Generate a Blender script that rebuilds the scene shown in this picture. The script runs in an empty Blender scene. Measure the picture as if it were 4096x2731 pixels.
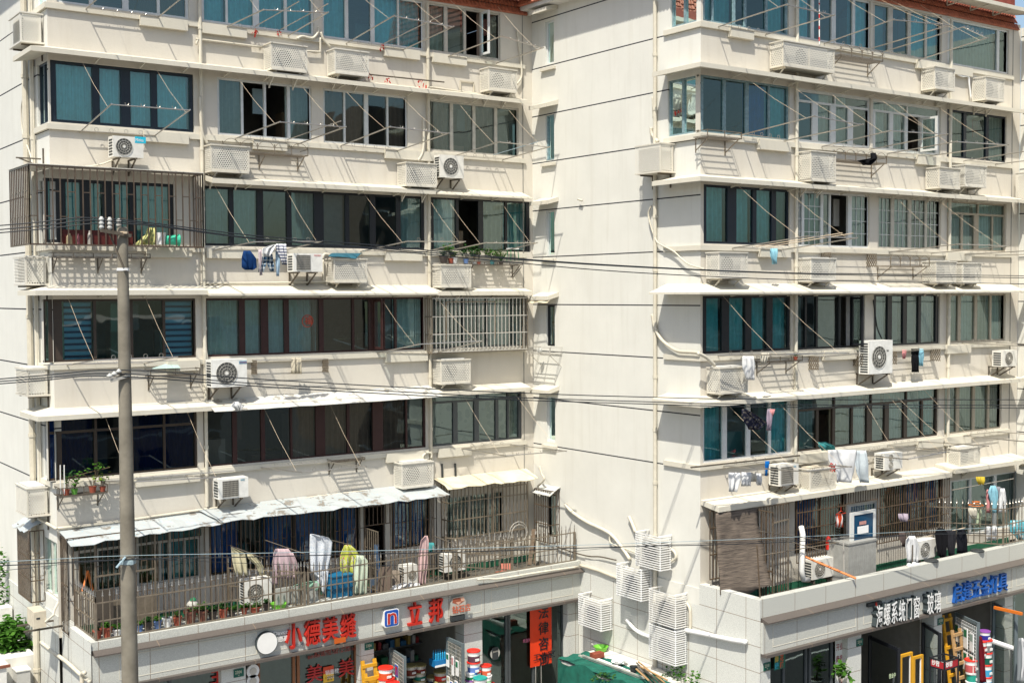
import bpy, math, random
from mathutils import Vector, Matrix
random.seed(7)
S = bpy.context.scene
C = S.collection
# ---------------------------------------------------------------- camera
F_PX, YAW, PIT, ROL, CAMZ = 4867.58, math.radians(35.5685), math.radians(2.21375), math.radians(-0.28637), 12.0
FW = Vector((math.sin(YAW)*math.cos(PIT), math.cos(YAW)*math.cos(PIT), -math.sin(PIT)))
R0 = Vector((math.cos(YAW), -math.sin(YAW), 0)); U0 = R0.cross(FW)
RT = R0*math.cos(ROL)+U0*math.sin(ROL); UP = RT.cross(FW)
CAM = Vector((0, 0, CAMZ))
cd = bpy.data.cameras.new('camera'); cam = bpy.data.objects.new('camera', cd); C.objects.link(cam)
cd.sensor_width = 36; cd.lens = F_PX*36/4096; cd.clip_start = .1; cd.clip_end = 2000
M3 = Matrix((RT, UP, -FW)).transposed()
cam.matrix_world = Matrix.Translation(CAM) @ M3.to_4x4()
S.camera = cam
# ---------------------------------------------------------------- sky, sun, exposure
SUNDIR = Vector((1, .78, -2.05)).normalized()
w = bpy.data.worlds.new('World'); S.world = w; w.use_nodes = True
nt = w.node_tree; nt.nodes.clear()
sky = nt.nodes.new('ShaderNodeTexSky'); sky.sky_type = 'NISHITA'; sky.sun_disc = False
sky.sun_elevation = math.asin(-SUNDIR.z); sky.sun_rotation = math.atan2(-SUNDIR.x, -SUNDIR.y) % (2*math.pi)
sky.air_density = 1.2; sky.dust_density = 2.0; sky.ozone_density = 1.5
bg = nt.nodes.new('ShaderNodeBackground'); bg.inputs[1].default_value = .125
ow = nt.nodes.new('ShaderNodeOutputWorld'); nt.links.new(sky.outputs[0], bg.inputs[0]); nt.links.new(bg.outputs[0], ow.inputs[0])
sl = bpy.data.lights.new('sun', 'SUN'); sl.energy = 5.0; sl.angle = math.radians(.55); sl.color = (1, .955, .86)
so = bpy.data.objects.new('sun', sl); C.objects.link(so); so.rotation_euler = SUNDIR.to_track_quat('-Z', 'Y').to_euler()
so.location = (-20, -15, 40)
S.view_settings.view_transform = 'Standard'; S.view_settings.look = 'None'
S.view_settings.exposure = .34; S.view_settings.gamma = 1
S.cycles.max_bounces = 8; S.cycles.transparent_max_bounces = 16; S.cycles.diffuse_bounces = 3
S.cycles.use_denoising = True
# ---------------------------------------------------------------- measured pixels -> places on the real planes
ROWY = {'a': 0, 'b': 650, 'c': 1350, 'd': 2031}
COLX = {'0': 0, '1': 1000, '2': 2000, '3': 3096, '4': 2750}
def px(k, x, y=0):
    ox = 2700 if k == 'd4' else COLX[k[1]]
    return ox+x/2.24, ROWY[k[0]]+y/2.24
def ray(p): return FW+RT*((p[0]-2048)/F_PX)-UP*((p[1]-1365.5)/F_PX)
def onY(k, x, y, Y): d = ray(px(k, x, y)); return CAM+d*(Y/d.y)
def onX(k, x, y, X): d = ray(px(k, x, y)); return CAM+d*(X/d.x)
def onZ(k, x, y, Z): d = ray(px(k, x, y)); return CAM+d*((Z-CAMZ)/d.z)
def onV(k, x, y, p0, dr):            # vertical plane through p0 along dr (2D)
    d = ray(px(k, x, y)); n = Vector((-dr[1], dr[0], 0)); t = n.dot(Vector((p0[0], p0[1], 0)))/n.dot(d); return CAM+d*t
def Xat(k, x, Y, z):                 # X on plane Y at height z for a pixel column
    u = (px(k, x)[0]-2048)/F_PX; n = RT-FW*u
    return -(n.y*Y+n.z*(z-CAMZ))/n.x
def Yat(k, x, X, z):
    u = (px(k, x)[0]-2048)/F_PX; n = RT-FW*u
    return -(n.x*X+n.z*(z-CAMZ))/n.y
YL, YR, XS, XL = 28.85, 21.87, 21.4, 7.68       # left facade, right facade, side wall, left side wall
SILL = {1: 5.03, 2: 7.76, 3: 10.49, 4: 13.24, 5: 15.99, 6: 18.72}
TOP = {1: 6.45, 2: 9.19, 3: 11.94, 4: 14.71, 5: 17.40, 6: 20.05}
# ---------------------------------------------------------------- materials
def nodes(name):
    m = bpy.data.materials.new(name); m.use_nodes = True; n = m.node_tree
    return m, n, n.nodes['Principled BSDF'], n.nodes['Material Output']
def L(n, a, b): n.links.new(a, b)
def mathn(n, op, a, b=None, c=None):
    k = n.nodes.new('ShaderNodeMath'); k.operation = op
    for i, v in enumerate((a, b, c)):
        if v is None: continue
        if isinstance(v, (int, float)): k.inputs[i].default_value = v
        else: n.links.new(v, k.inputs[i])
    return k.outputs[0]
def posn(n):
    g = n.nodes.new('ShaderNodeNewGeometry'); return g
def noise(n, vec, scale, detail=3, rough=.6):
    k = n.nodes.new('ShaderNodeTexNoise'); k.inputs['Scale'].default_value = scale; k.inputs['Detail'].default_value = detail
    k.inputs['Roughness'].default_value = rough; L(n, vec, k.inputs['Vector']); return k.outputs['Fac']
def mixc(n, f, a, b):
    k = n.nodes.new('ShaderNodeMix'); k.data_type = 'RGBA'
    if isinstance(f, (int, float)): k.inputs[0].default_value = f
    else: L(n, f, k.inputs[0])
    for i, v in ((6, a), (7, b)):
        if isinstance(v, tuple): k.inputs[i].default_value = (*v, 1)
        else: L(n, v, k.inputs[i])
    return k.outputs[2]
def ramp(n, f, a, b):
    k = n.nodes.new('ShaderNodeMapRange'); L(n, f, k.inputs[0]); k.inputs[1].default_value = a; k.inputs[2].default_value = b; k.clamp = True
    return k.outputs[0]
def mat(name, col, rough=.6, metal=0, var=.12, scale=6, spec=.4, bump=0):
    m, n, b, o = nodes(name)
    g = n.nodes.new('ShaderNodeTexCoord')
    f = ramp(n, noise(n, g.outputs['Object'], scale), .3, .7)
    d = tuple(max(0, c*(1-var)) for c in col); l = tuple(min(1, c*(1+var*.5)) for c in col)
    oi = n.nodes.new('ShaderNodeObjectInfo'); rv = mathn(n, 'MULTIPLY', oi.outputs['Random'], .35)
    L(n, mixc(n, rv, mixc(n, f, d, l), tuple(c*q for c, q in zip(col, (.78, .72, .62)))), b.inputs['Base Color'])
    b.inputs['Roughness'].default_value = rough; b.inputs['Metallic'].default_value = metal
    b.inputs['Specular IOR Level'].default_value = spec
    if bump:
        k = n.nodes.new('ShaderNodeBump'); k.inputs['Strength'].default_value = bump; k.inputs['Distance'].default_value = .01
        L(n, noise(n, g.outputs['Object'], scale*8), k.inputs['Height']); L(n, k.outputs[0], b.inputs['Normal'])
    return m
def plaster(name, col, groove=False, zg=()):
    m, n, b, o = nodes(name)
    g = posn(n); P = g.outputs['Position']
    sp = n.nodes.new('ShaderNodeSeparateXYZ'); L(n, P, sp.inputs[0])
    big = ramp(n, noise(n, P, .9, 4), .35, .7)
    mp = n.nodes.new('ShaderNodeMapping'); mp.inputs['Scale'].default_value = (4.5, 4.5, .35); L(n, P, mp.inputs[0])
    st = ramp(n, noise(n, mp.outputs[0], 1.0, 5, .65), .52, .8)
    fine = ramp(n, noise(n, P, 55, 2), .3, .7)
    c = mixc(n, big, tuple(v*.93 for v in col), col)
    c = mixc(n, mathn(n, 'MULTIPLY', st, .28), c, (col[0]*.66, col[1]*.62, col[2]*.55))
    c = mixc(n, mathn(n, 'MULTIPLY', fine, .10), c, tuple(v*.72 for v in col))
    if zg:
        tot = None
        for z in zg:
            q = mathn(n, 'LESS_THAN', mathn(n, 'ABSOLUTE', mathn(n, 'SUBTRACT', sp.outputs[2], z)), .016)
            tot = q if tot is None else mathn(n, 'MAXIMUM', tot, q)
        c = mixc(n, tot, c, (.03, .03, .035))
    L(n, c, b.inputs['Base Color']); b.inputs['Roughness'].default_value = .9; b.inputs['Specular IOR Level'].default_value = .15
    k = n.nodes.new('ShaderNodeBump'); k.inputs['Strength'].default_value = .25; k.inputs['Distance'].default_value = .01
    L(n, noise(n, P, 35, 3), k.inputs['Height']); L(n, k.outputs[0], b.inputs['Normal'])
    return m
def granite(name, col, lines=(1.0, .6), dark=.55, off=(0, 0)):
    m, n, b, o = nodes(name)
    g = posn(n); P = g.outputs['Position']
    sp = n.nodes.new('ShaderNodeSeparateXYZ'); L(n, P, sp.inputs[0]); sn = n.nodes.new('ShaderNodeSeparateXYZ'); L(n, g.outputs['Normal'], sn.inputs[0])
    isx = mathn(n, 'GREATER_THAN', mathn(n, 'ABSOLUTE', sn.outputs[0]), .7)
    u = mathn(n, 'ADD', mathn(n, 'MULTIPLY', isx, sp.outputs[1]), mathn(n, 'MULTIPLY', mathn(n, 'SUBTRACT', 1.0, isx), sp.outputs[0]))
    spk = ramp(n, noise(n, P, 60, 4, .8), .38, .66)
    c = mixc(n, spk, tuple(v*.62 for v in col), col)
    c = mixc(n, mathn(n, 'MULTIPLY', ramp(n, noise(n, P, 1.3, 4), .5, .75), .3), c, tuple(v*.75 for v in col))
    if lines:
        def grid(v, s, o_):
            fr = mathn(n, 'FRACT', mathn(n, 'DIVIDE', mathn(n, 'ADD', v, 100*s+o_), s))
            return mathn(n, 'LESS_THAN', fr, .014/s)
        q = mathn(n, 'MAXIMUM', grid(u, lines[0], off[0]), grid(sp.outputs[2], lines[1], off[1])) if lines[1] else grid(u, lines[0], off[0])
        c = mixc(n, q, c, (.22, .16, .11))
    L(n, c, b.inputs['Base Color']); b.inputs['Roughness'].default_value = dark
    return m
def perf(name, col):
    m, n, b, o = nodes(name)
    g = posn(n); sp = n.nodes.new('ShaderNodeSeparateXYZ'); L(n, g.outputs['Position'], sp.inputs[0])
    sn = n.nodes.new('ShaderNodeSeparateXYZ'); L(n, g.outputs['Normal'], sn.inputs[0])
    isx = mathn(n, 'GREATER_THAN', mathn(n, 'ABSOLUTE', sn.outputs[0]), .7)
    u = mathn(n, 'ADD', mathn(n, 'MULTIPLY', isx, sp.outputs[1]), mathn(n, 'MULTIPLY', mathn(n, 'SUBTRACT', 1.0, isx), sp.outputs[0]))
    s = .058
    zr = mathn(n, 'DIVIDE', sp.outputs[2], s*.8); row = mathn(n, 'FLOOR', zr)
    sh = mathn(n, 'MULTIPLY', mathn(n, 'MODULO', row, 2.0), .5)
    uu = mathn(n, 'SUBTRACT', mathn(n, 'FRACT', mathn(n, 'ADD', mathn(n, 'DIVIDE', u, s), sh)), .5)
    vv = mathn(n, 'MULTIPLY', mathn(n, 'SUBTRACT', mathn(n, 'FRACT', zr), .5), .8)
    r2 = mathn(n, 'ADD', mathn(n, 'MULTIPLY', uu, uu), mathn(n, 'MULTIPLY', vv, vv))
    hole = mathn(n, 'LESS_THAN', r2, .30**2)
    b.inputs['Base Color'].default_value = (*col, 1); b.inputs['Roughness'].default_value = .5
    tr = n.nodes.new('ShaderNodeBsdfTransparent'); mx = n.nodes.new('ShaderNodeMixShader')
    L(n, hole, mx.inputs[0]); L(n, b.outputs[0], mx.inputs[1]); L(n, tr.outputs[0], mx.inputs[2]); L(n, mx.outputs[0], o.inputs[0])
    return m
def glass(name, tint, refl=.16, wob=.10):
    m, n, b, o = nodes(name); n.nodes.remove(b)
    tr = n.nodes.new('ShaderNodeBsdfTransparent'); tr.inputs[0].default_value = (*tint, 1)
    gl = n.nodes.new('ShaderNodeBsdfGlossy'); gl.inputs['Roughness'].default_value = .015; gl.inputs[0].default_value = (.78, .97, .94, 1)
    g = posn(n); k = n.nodes.new('ShaderNodeBump'); k.inputs['Strength'].default_value = wob; k.inputs['Distance'].default_value = .02
    L(n, noise(n, g.outputs['Position'], 1.6, 1), k.inputs['Height']); L(n, k.outputs[0], gl.inputs['Normal'])
    fr = n.nodes.new('ShaderNodeFresnel'); fr.inputs[0].default_value = 1.5
    f = mathn(n, 'ADD', mathn(n, 'MULTIPLY', fr.outputs[0], 1.3), refl)
    mx = n.nodes.new('ShaderNodeMixShader'); L(n, f, mx.inputs[0]); L(n, tr.outputs[0], mx.inputs[1]); L(n, gl.outputs[0], mx.inputs[2]); L(n, mx.outputs[0], o.inputs[0])
    return m
def cloth_mat(name, col, col2=None, kind=None, sc=20, transl=.25):
    m, n, b, o = nodes(name)
    g = n.nodes.new('ShaderNodeTexCoord'); P = g.outputs['Object']
    if kind is None: c = mixc(n, ramp(n, noise(n, P, 7), .3, .7), tuple(v*.85 for v in col), col)
    elif kind == 'stripe':
        sp = n.nodes.new('ShaderNodeSeparateXYZ'); L(n, P, sp.inputs[0])
        c = mixc(n, mathn(n, 'LESS_THAN', mathn(n, 'FRACT', mathn(n, 'MULTIPLY', sp.outputs[2], sc)), .4), col, col2)
    elif kind == 'vstripe':
        sp = n.nodes.new('ShaderNodeSeparateXYZ'); L(n, P, sp.inputs[0])
        c = mixc(n, mathn(n, 'LESS_THAN', mathn(n, 'FRACT', mathn(n, 'MULTIPLY', sp.outputs[0], sc)), .3), col, col2)
    elif kind == 'plaid':
        sp = n.nodes.new('ShaderNodeSeparateXYZ'); L(n, P, sp.inputs[0])
        a = mathn(n, 'LESS_THAN', mathn(n, 'FRACT', mathn(n, 'MULTIPLY', sp.outputs[0], sc)), .35); d = mathn(n, 'LESS_THAN', mathn(n, 'FRACT', mathn(n, 'MULTIPLY', sp.outputs[2], sc)), .35)
        c = mixc(n, mathn(n, 'MULTIPLY', mathn(n, 'ADD', a, d), .5), col, col2)
    else:
        v = n.nodes.new('ShaderNodeTexVoronoi'); v.inputs['Scale'].default_value = sc; L(n, P, v.inputs['Vector'])
        c = mixc(n, mathn(n, 'LESS_THAN', v.outputs['Distance'], .42), col, col2)
        if kind == 'flower': c = mixc(n, mathn(n, 'LESS_THAN', v.outputs['Distance'], .22), c, (.7, .12, .05))
    L(n, c, b.inputs['Base Color']); b.inputs['Roughness'].default_value = .9; b.inputs['Specular IOR Level'].default_value = .1
    tl = n.nodes.new('ShaderNodeBsdfTranslucent'); L(n, c, tl.inputs[0]); mx = n.nodes.new('ShaderNodeMixShader'); mx.inputs[0].default_value = transl
    L(n, b.outputs[0], mx.inputs[1]); L(n, tl.outputs[0], mx.inputs[2]); L(n, mx.outputs[0], o.inputs[0])
    return m
WALLC = (.64, .595, .51)
GRZ = tuple(z for k in range(5) for z in (15.82+2.74*(k-3), 17.18+2.74*(k-3)))+(18.56,)
M = {}
M['wall'] = plaster('beige_plaster', WALLC)
M['side'] = plaster('pale_plaster', (.68, .665, .60), zg=GRZ)
M['trim'] = plaster('trim_plaster', (.63, .59, .49))
M['pipe'] = mat('pipe_paint', (.60, .56, .46), .5)
M['soffit'] = mat('soffit', (.72, .70, .66), .8)
M['gran'] = granite('granite', (.62, .62, .555), (1.13, 0))
M['gran_side'] = granite('granite_side', (.71, .71, .65), (.98, .62), off=(.3, .12))
M['cornice'] = granite('brown_stone', (.125, .105, .09), (2.3, 0), .45)
M['perf'] = perf('perforated_metal', (.65, .62, .54))
M['cage'] = mat('cage_paint', (.65, .62, .54), .5)
M['white'] = mat('white_paint', (.80, .80, .78), .45, var=.06)
M['acw'] = mat('aged_white_plastic', (.74, .73, .68), .5, var=.15)
M['acfan'] = mat('fan_recess', (.10, .10, .09), .6)
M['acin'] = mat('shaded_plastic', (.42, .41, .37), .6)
M['acy'] = mat('yellowed_plastic', (.62, .56, .44), .6, var=.2)
M['cagebar'] = mat('brownish_stainless_bars', (.20, .145, .11), .3, .7, var=.35, scale=3)
M['fan'] = mat('dark_fan', (.035, .04, .042), .5)
M['wire'] = mat('wire_grille', (.55, .53, .48), .4, .3)
M['steel'] = mat('stainless_steel', (.50, .47, .42), .3, .75, var=.15, scale=3)
M['rusty'] = mat('weathered_bars', (.12, .085, .055), .6, .2, var=.45, scale=9)
M['bar'] = mat('galvanised_bars', (.24, .20, .15), .45, .4, var=.3, scale=5)
M['iron'] = mat('old_iron', (.13, .11, .085), .7, .3, var=.4)
M['rope'] = mat('cord', (.62, .50, .36), .8)
M['cable'] = mat('black_cable', (.012, .016, .02), .45)
M['lcable'] = mat('grey_cable', (.32, .42, .46), .5)
M['fwhite'] = mat('white_frame', (.66, .68, .67), .4, var=.1)
M['fcream'] = mat('cream_frame', (.52, .50, .44), .45, var=.2)
M['fblack'] = mat('black_frame', (.014, .016, .02), .35)
M['fnavy'] = mat('navy_frame', (.012, .02, .032), .35)
M['fbrown'] = mat('bronze_frame', (.055, .04, .03), .4)
M['fred'] = mat('redbrown_frame', (.045, .018, .016), .4)
M['fteal'] = mat('weathered_blue_frame', (.22, .33, .36), .5, var=.4, scale=14)
M['fgrey'] = mat('grey_frame', (.07, .08, .085), .35)
M['fbeige'] = mat('beige_frame', (.36, .32, .25), .45)
M['gt'] = glass('teal_glass', (.46, .90, .94), .08)
M['gb'] = glass('blue_glass', (.40, .80, .82), .05)
M['gd'] = glass('dark_glass', (.62, .66, .64), .06)
M['gc'] = glass('clear_glass', (.75, .84, .82), .10)
M['gk'] = glass('deep_blue_glass', (.10, .20, .30), .03)
M['gn'] = glass('tinted_glass', (.66, .80, .80), .08)
for k, c in dict(cur_c=(.70, .92, .90), cur_w=(.80, .80, .76), cur_b=(.44, .33, .26), cur_o=(.50, .16, .05), cur_s=(.55, .70, .66), cur_g=(.38, .40, .38), cur_u=(.04, .20, .62), cur_y=(.50, .48, .34), cur_t=(.10, .50, .55)).items():
    M[k] = cloth_mat(k, c, transl=.3)
M['cur_B'] = cloth_mat('striped_blind', (.55, .62, .75), (.06, .08, .16), 'stripe', 7)
M['film'] = cloth_mat('paper_film', (.34, .32, .28), (.26, .25, .23), 'dots', 5)
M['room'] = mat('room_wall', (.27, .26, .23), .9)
M['roomf'] = mat('room_floor', (.12, .09, .07), .8)
M['tile'] = mat('red_roof_tile', (.42, .13, .075), .7, var=.3, scale=4)
M['tiled'] = mat('red_tile_cladding', (.24, .055, .035), .7, var=.3, scale=4)
M['conc'] = mat('pole_concrete', (.22, .20, .16), .9, var=.42, scale=2.2, bump=.4)
M['porc'] = mat('white_porcelain', (.46, .46, .43), .3)
M['asph'] = mat('asphalt', (.055, .055, .058), .9, scale=3)
M['pave'] = granite('paving', (.36, .35, .33), (.6, 0))
M['floor'] = mat('terrace_paving', (.10, .095, .08), .9, var=.4)
M['greenf'] = mat('green_floor_paint', (.02, .13, .07), .7, var=.3)
M['leaf'] = cloth_mat('leaf', (.055, .15, .02), (.09, .22, .03), 'dots', 9, .35)
M['leafd'] = cloth_mat('dark_leaf', (.03, .09, .025), (.05, .13, .03), 'dots', 9, .3)
M['leafy'] = cloth_mat('yellow_leaf', (.16, .24, .03), (.1, .2, .03), 'dots', 9, .35)
M['stem'] = mat('stem', (.12, .09, .05), .9)
M['terra'] = mat('terracotta', (.33, .08, .045), .75)
M['soil'] = mat('soil', (.04, .03, .02), .95)
def col(name, c, rough=.5, metal=0):
    k = 'c_'+name
    if k not in M: M[k] = mat(name, c, rough, metal, var=.08)
    return M[k]
def clm(name, c, c2=None, kind=None, sc=20):
    k = 'k_'+name
    if k not in M: M[k] = cloth_mat(name, c, c2, kind, sc)
    return M[k]
RED, BLU, GRN, YEL, BLK, WHT, ORA = (.62, .025, .012), (.015, .12, .55), (.01, .16, .07), (.75, .42, .02), (.012, .012, .014), (.8, .8, .78), (.65, .17, .02)
# ---------------------------------------------------------------- mesh helpers
class MB:
    def __init__(s): s.v = []; s.f = []; s.m = []; s.mats = []; s.cur = 0
    def use(s, m):
        if m not in s.mats: s.mats.append(m)
        s.cur = s.mats.index(m); return s
    def face(s, pts):
        b = len(s.v); s.v += [Vector(p) for p in pts]; s.f.append(tuple(range(b, b+len(pts)))); s.m.append(s.cur); return s
    def idx(s, vs, fs):
        b = len(s.v); s.v += [Vector(p) for p in vs]
        for f in fs: s.f.append(tuple(b+i for i in f)); s.m.append(s.cur)
        return s
    def box(s, a, b):
        x0, x1 = sorted((a[0], b[0])); y0, y1 = sorted((a[1], b[1])); z0, z1 = sorted((a[2], b[2]))
        s.idx([(x0,y0,z0),(x1,y0,z0),(x1,y1,z0),(x0,y1,z0),(x0,y0,z1),(x1,y0,z1),(x1,y1,z1),(x0,y1,z1)],
              [(0,3,2,1),(4,5,6,7),(0,1,5,4),(1,2,6,5),(2,3,7,6),(3,0,4,7)])
        return s
    def beam(s, a, b, w, h, up=(0, 0, 1)):      # rectangular bar from a to b
        a = Vector(a); b = Vector(b); d = (b-a).normalized(); up = Vector(up)
        if abs(d.dot(up)) > .98: up = Vector((0, 1, 0))
        r = d.cross(up).normalized()*w/2; u = r.cross(d).normalized()*h/2
        s.idx([a-r-u, a+r-u, a+r+u, a-r+u, b-r-u, b+r-u, b+r+u, b-r+u], [(0,1,2,3),(7,6,5,4),(0,4,5,1),(1,5,6,2),(2,6,7,3),(3,7,4,0)]); return s
    def tube(s, pts, r, n=6, r1=None, cap=True):
        pts = [Vector(p) for p in pts]; N = len(pts); rings = []; prev = None
        for i, p in enumerate(pts):
            d = (pts[min(i+1, N-1)]-pts[max(i-1, 0)]).normalized()
            if prev is None:
                a = Vector((0, 0, 1)) if abs(d.z) < .9 else Vector((1, 0, 0)); q = d.cross(a).normalized()
            else: q = (prev-d*prev.dot(d)).normalized()
            prev = q; t = d.cross(q); rr = r if r1 is None else r+(r1-r)*i/(N-1)
            rings.append([p+(q*math.cos(2*math.pi*j/n)+t*math.sin(2*math.pi*j/n))*rr for j in range(n)])
        vs = [v for g in rings for v in g]; fs = []
        for i in range(N-1):
            for j in range(n): fs.append((i*n+j, (i+1)*n+j, (i+1)*n+(j+1) % n, i*n+(j+1) % n))
        if cap: fs.append(tuple(range(n))); fs.append(tuple((N-1)*n+j for j in reversed(range(n))))
        s.idx(vs, fs); return s
    def lathe(s, c, prof, n=14, axis='Z'):
        vs = []; fs = []; N = len(prof)
        for r, h in prof:
            for j in range(n):
                a = 2*math.pi*j/n; x, y = r*math.cos(a), r*math.sin(a)
                v = Vector((x, y, h)) if axis == 'Z' else (Vector((x, h, y)) if axis == 'Y' else Vector((h, x, y)))
                vs.append(Vector(c)+v)
        for i in range(N-1):
            for j in range(n): fs.append((i*n+j, i*n+(j+1) % n, (i+1)*n+(j+1) % n, (i+1)*n+j))
        fs.append(tuple(range(n-1, -1, -1))); fs.append(tuple((N-1)*n+j for j in range(n)))
        s.idx(vs, fs); return s
    def ring(s, c, R, r, axis='Z', arc=(0, 2*math.pi), n=12):
        pts = []
        for i in range(n+1):
            a = arc[0]+(arc[1]-arc[0])*i/n; x, y = R*math.cos(a), R*math.sin(a)
            pts.append(Vector(c)+(Vector((x, y, 0)) if axis == 'Z' else (Vector((x, 0, y)) if axis == 'Y' else Vector((0, x, y)))))
        return s.tube(pts, r, 5)
    def ball(s, c, r, n=8):
        return s.lathe(c, [(r*math.sin(math.pi*i/n)+1e-4, -r*math.cos(math.pi*i/n)) for i in range(n+1)], n)
    def build(s, name, m=None, parent=None, smooth=False, kind=None):
        me = bpy.data.meshes.new(name); o = bpy.data.objects.new(name, me); C.objects.link(o)
        off = ORG.get(parent.name, Vector((0, 0, 0))) if parent else None
        if parent is None:
            if s.v:
                xs = [v.x for v in s.v]; ys = [v.y for v in s.v]; zs = [v.z for v in s.v]
                off = Vector(((min(xs)+max(xs))/2, (min(ys)+max(ys))/2, min(zs)))
            else: off = Vector((0, 0, 0))
            o.location = off
        me.from_pydata([tuple(v-off) for v in s.v], [], s.f)
        mats = s.mats or [m]
        for x in mats: me.materials.append(x)
        if s.mats:
            me.polygons.foreach_set('material_index', s.m)
        if smooth: me.polygons.foreach_set('use_smooth', [True]*len(me.polygons))
        if parent: o.parent = parent
        ORG[o.name] = off
        if kind: o['kind'] = kind
        return o
ORG = {}
def thing(name, label, cat, loc, group=None):
    o = bpy.data.objects.new(name, None); C.objects.link(o); o.location = loc; o.empty_display_size = .2
    ORG[o.name] = Vector(loc); o['label'] = label; o['category'] = cat
    if group: o['group'] = group
    return o
def tag(o, label, cat, group=None):
    o['label'] = label; o['category'] = cat
    if group: o['group'] = group
    return o
def struct(o): o['kind'] = 'structure'; return o
def text(body, p, h, m, parent, name='lettering', axis='Y', ext=.004, off=0, sx=1, lay='LEFT', tilt=0):
    c = bpy.data.curves.new('t', 'FONT'); c.body = body; c.size = 1; c.extrude = ext/h; c.offset = off; c.align_x = lay; c.resolution_u = 2
    o = bpy.data.objects.new('t', c); C.objects.link(o)
    me = bpy.data.meshes.new_from_object(o.evaluated_get(bpy.context.evaluated_depsgraph_get()))
    C.objects.unlink(o); bpy.data.objects.remove(o)
    s = h/.9; pts = []
    for v in me.vertices:
        x, y, z = v.co.x*s*sx, v.co.y*s, v.co.z*s
        if axis == 'Y': q = Vector((x, -z, y+x*tilt))
        elif axis == 'X': q = Vector((-z, -x, y))
        pts.append(Vector(p)+q)
    mb = MB(); mb.idx(pts, [tuple(f.vertices) for f in me.polygons])
    return mb.build(name, m, parent)
# ================================================================ THE SETTING
struct(MB().box((-400, -400, -.6), (500, 500, -.02)).build('ground', M['asph']))
struct(MB().box((-120, 9.5, -.015), (160, 17.2, .0)).build('road', M['asph']))
struct(MB().box((-60, 17.2, -.01), (120, 26.5, .13)).build('pavement', M['pave']))
struct(MB().box((-60, 5.0, -.01), (120, 9.5, .13)).build('pavement', M['pave']))
mk = MB()
for i in range(40): mk.box((-60+i*5, 13.3, .002), (-57.5+i*5, 13.43, .006))
struct(mk.build('lane_markings', M['white']))

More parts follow.
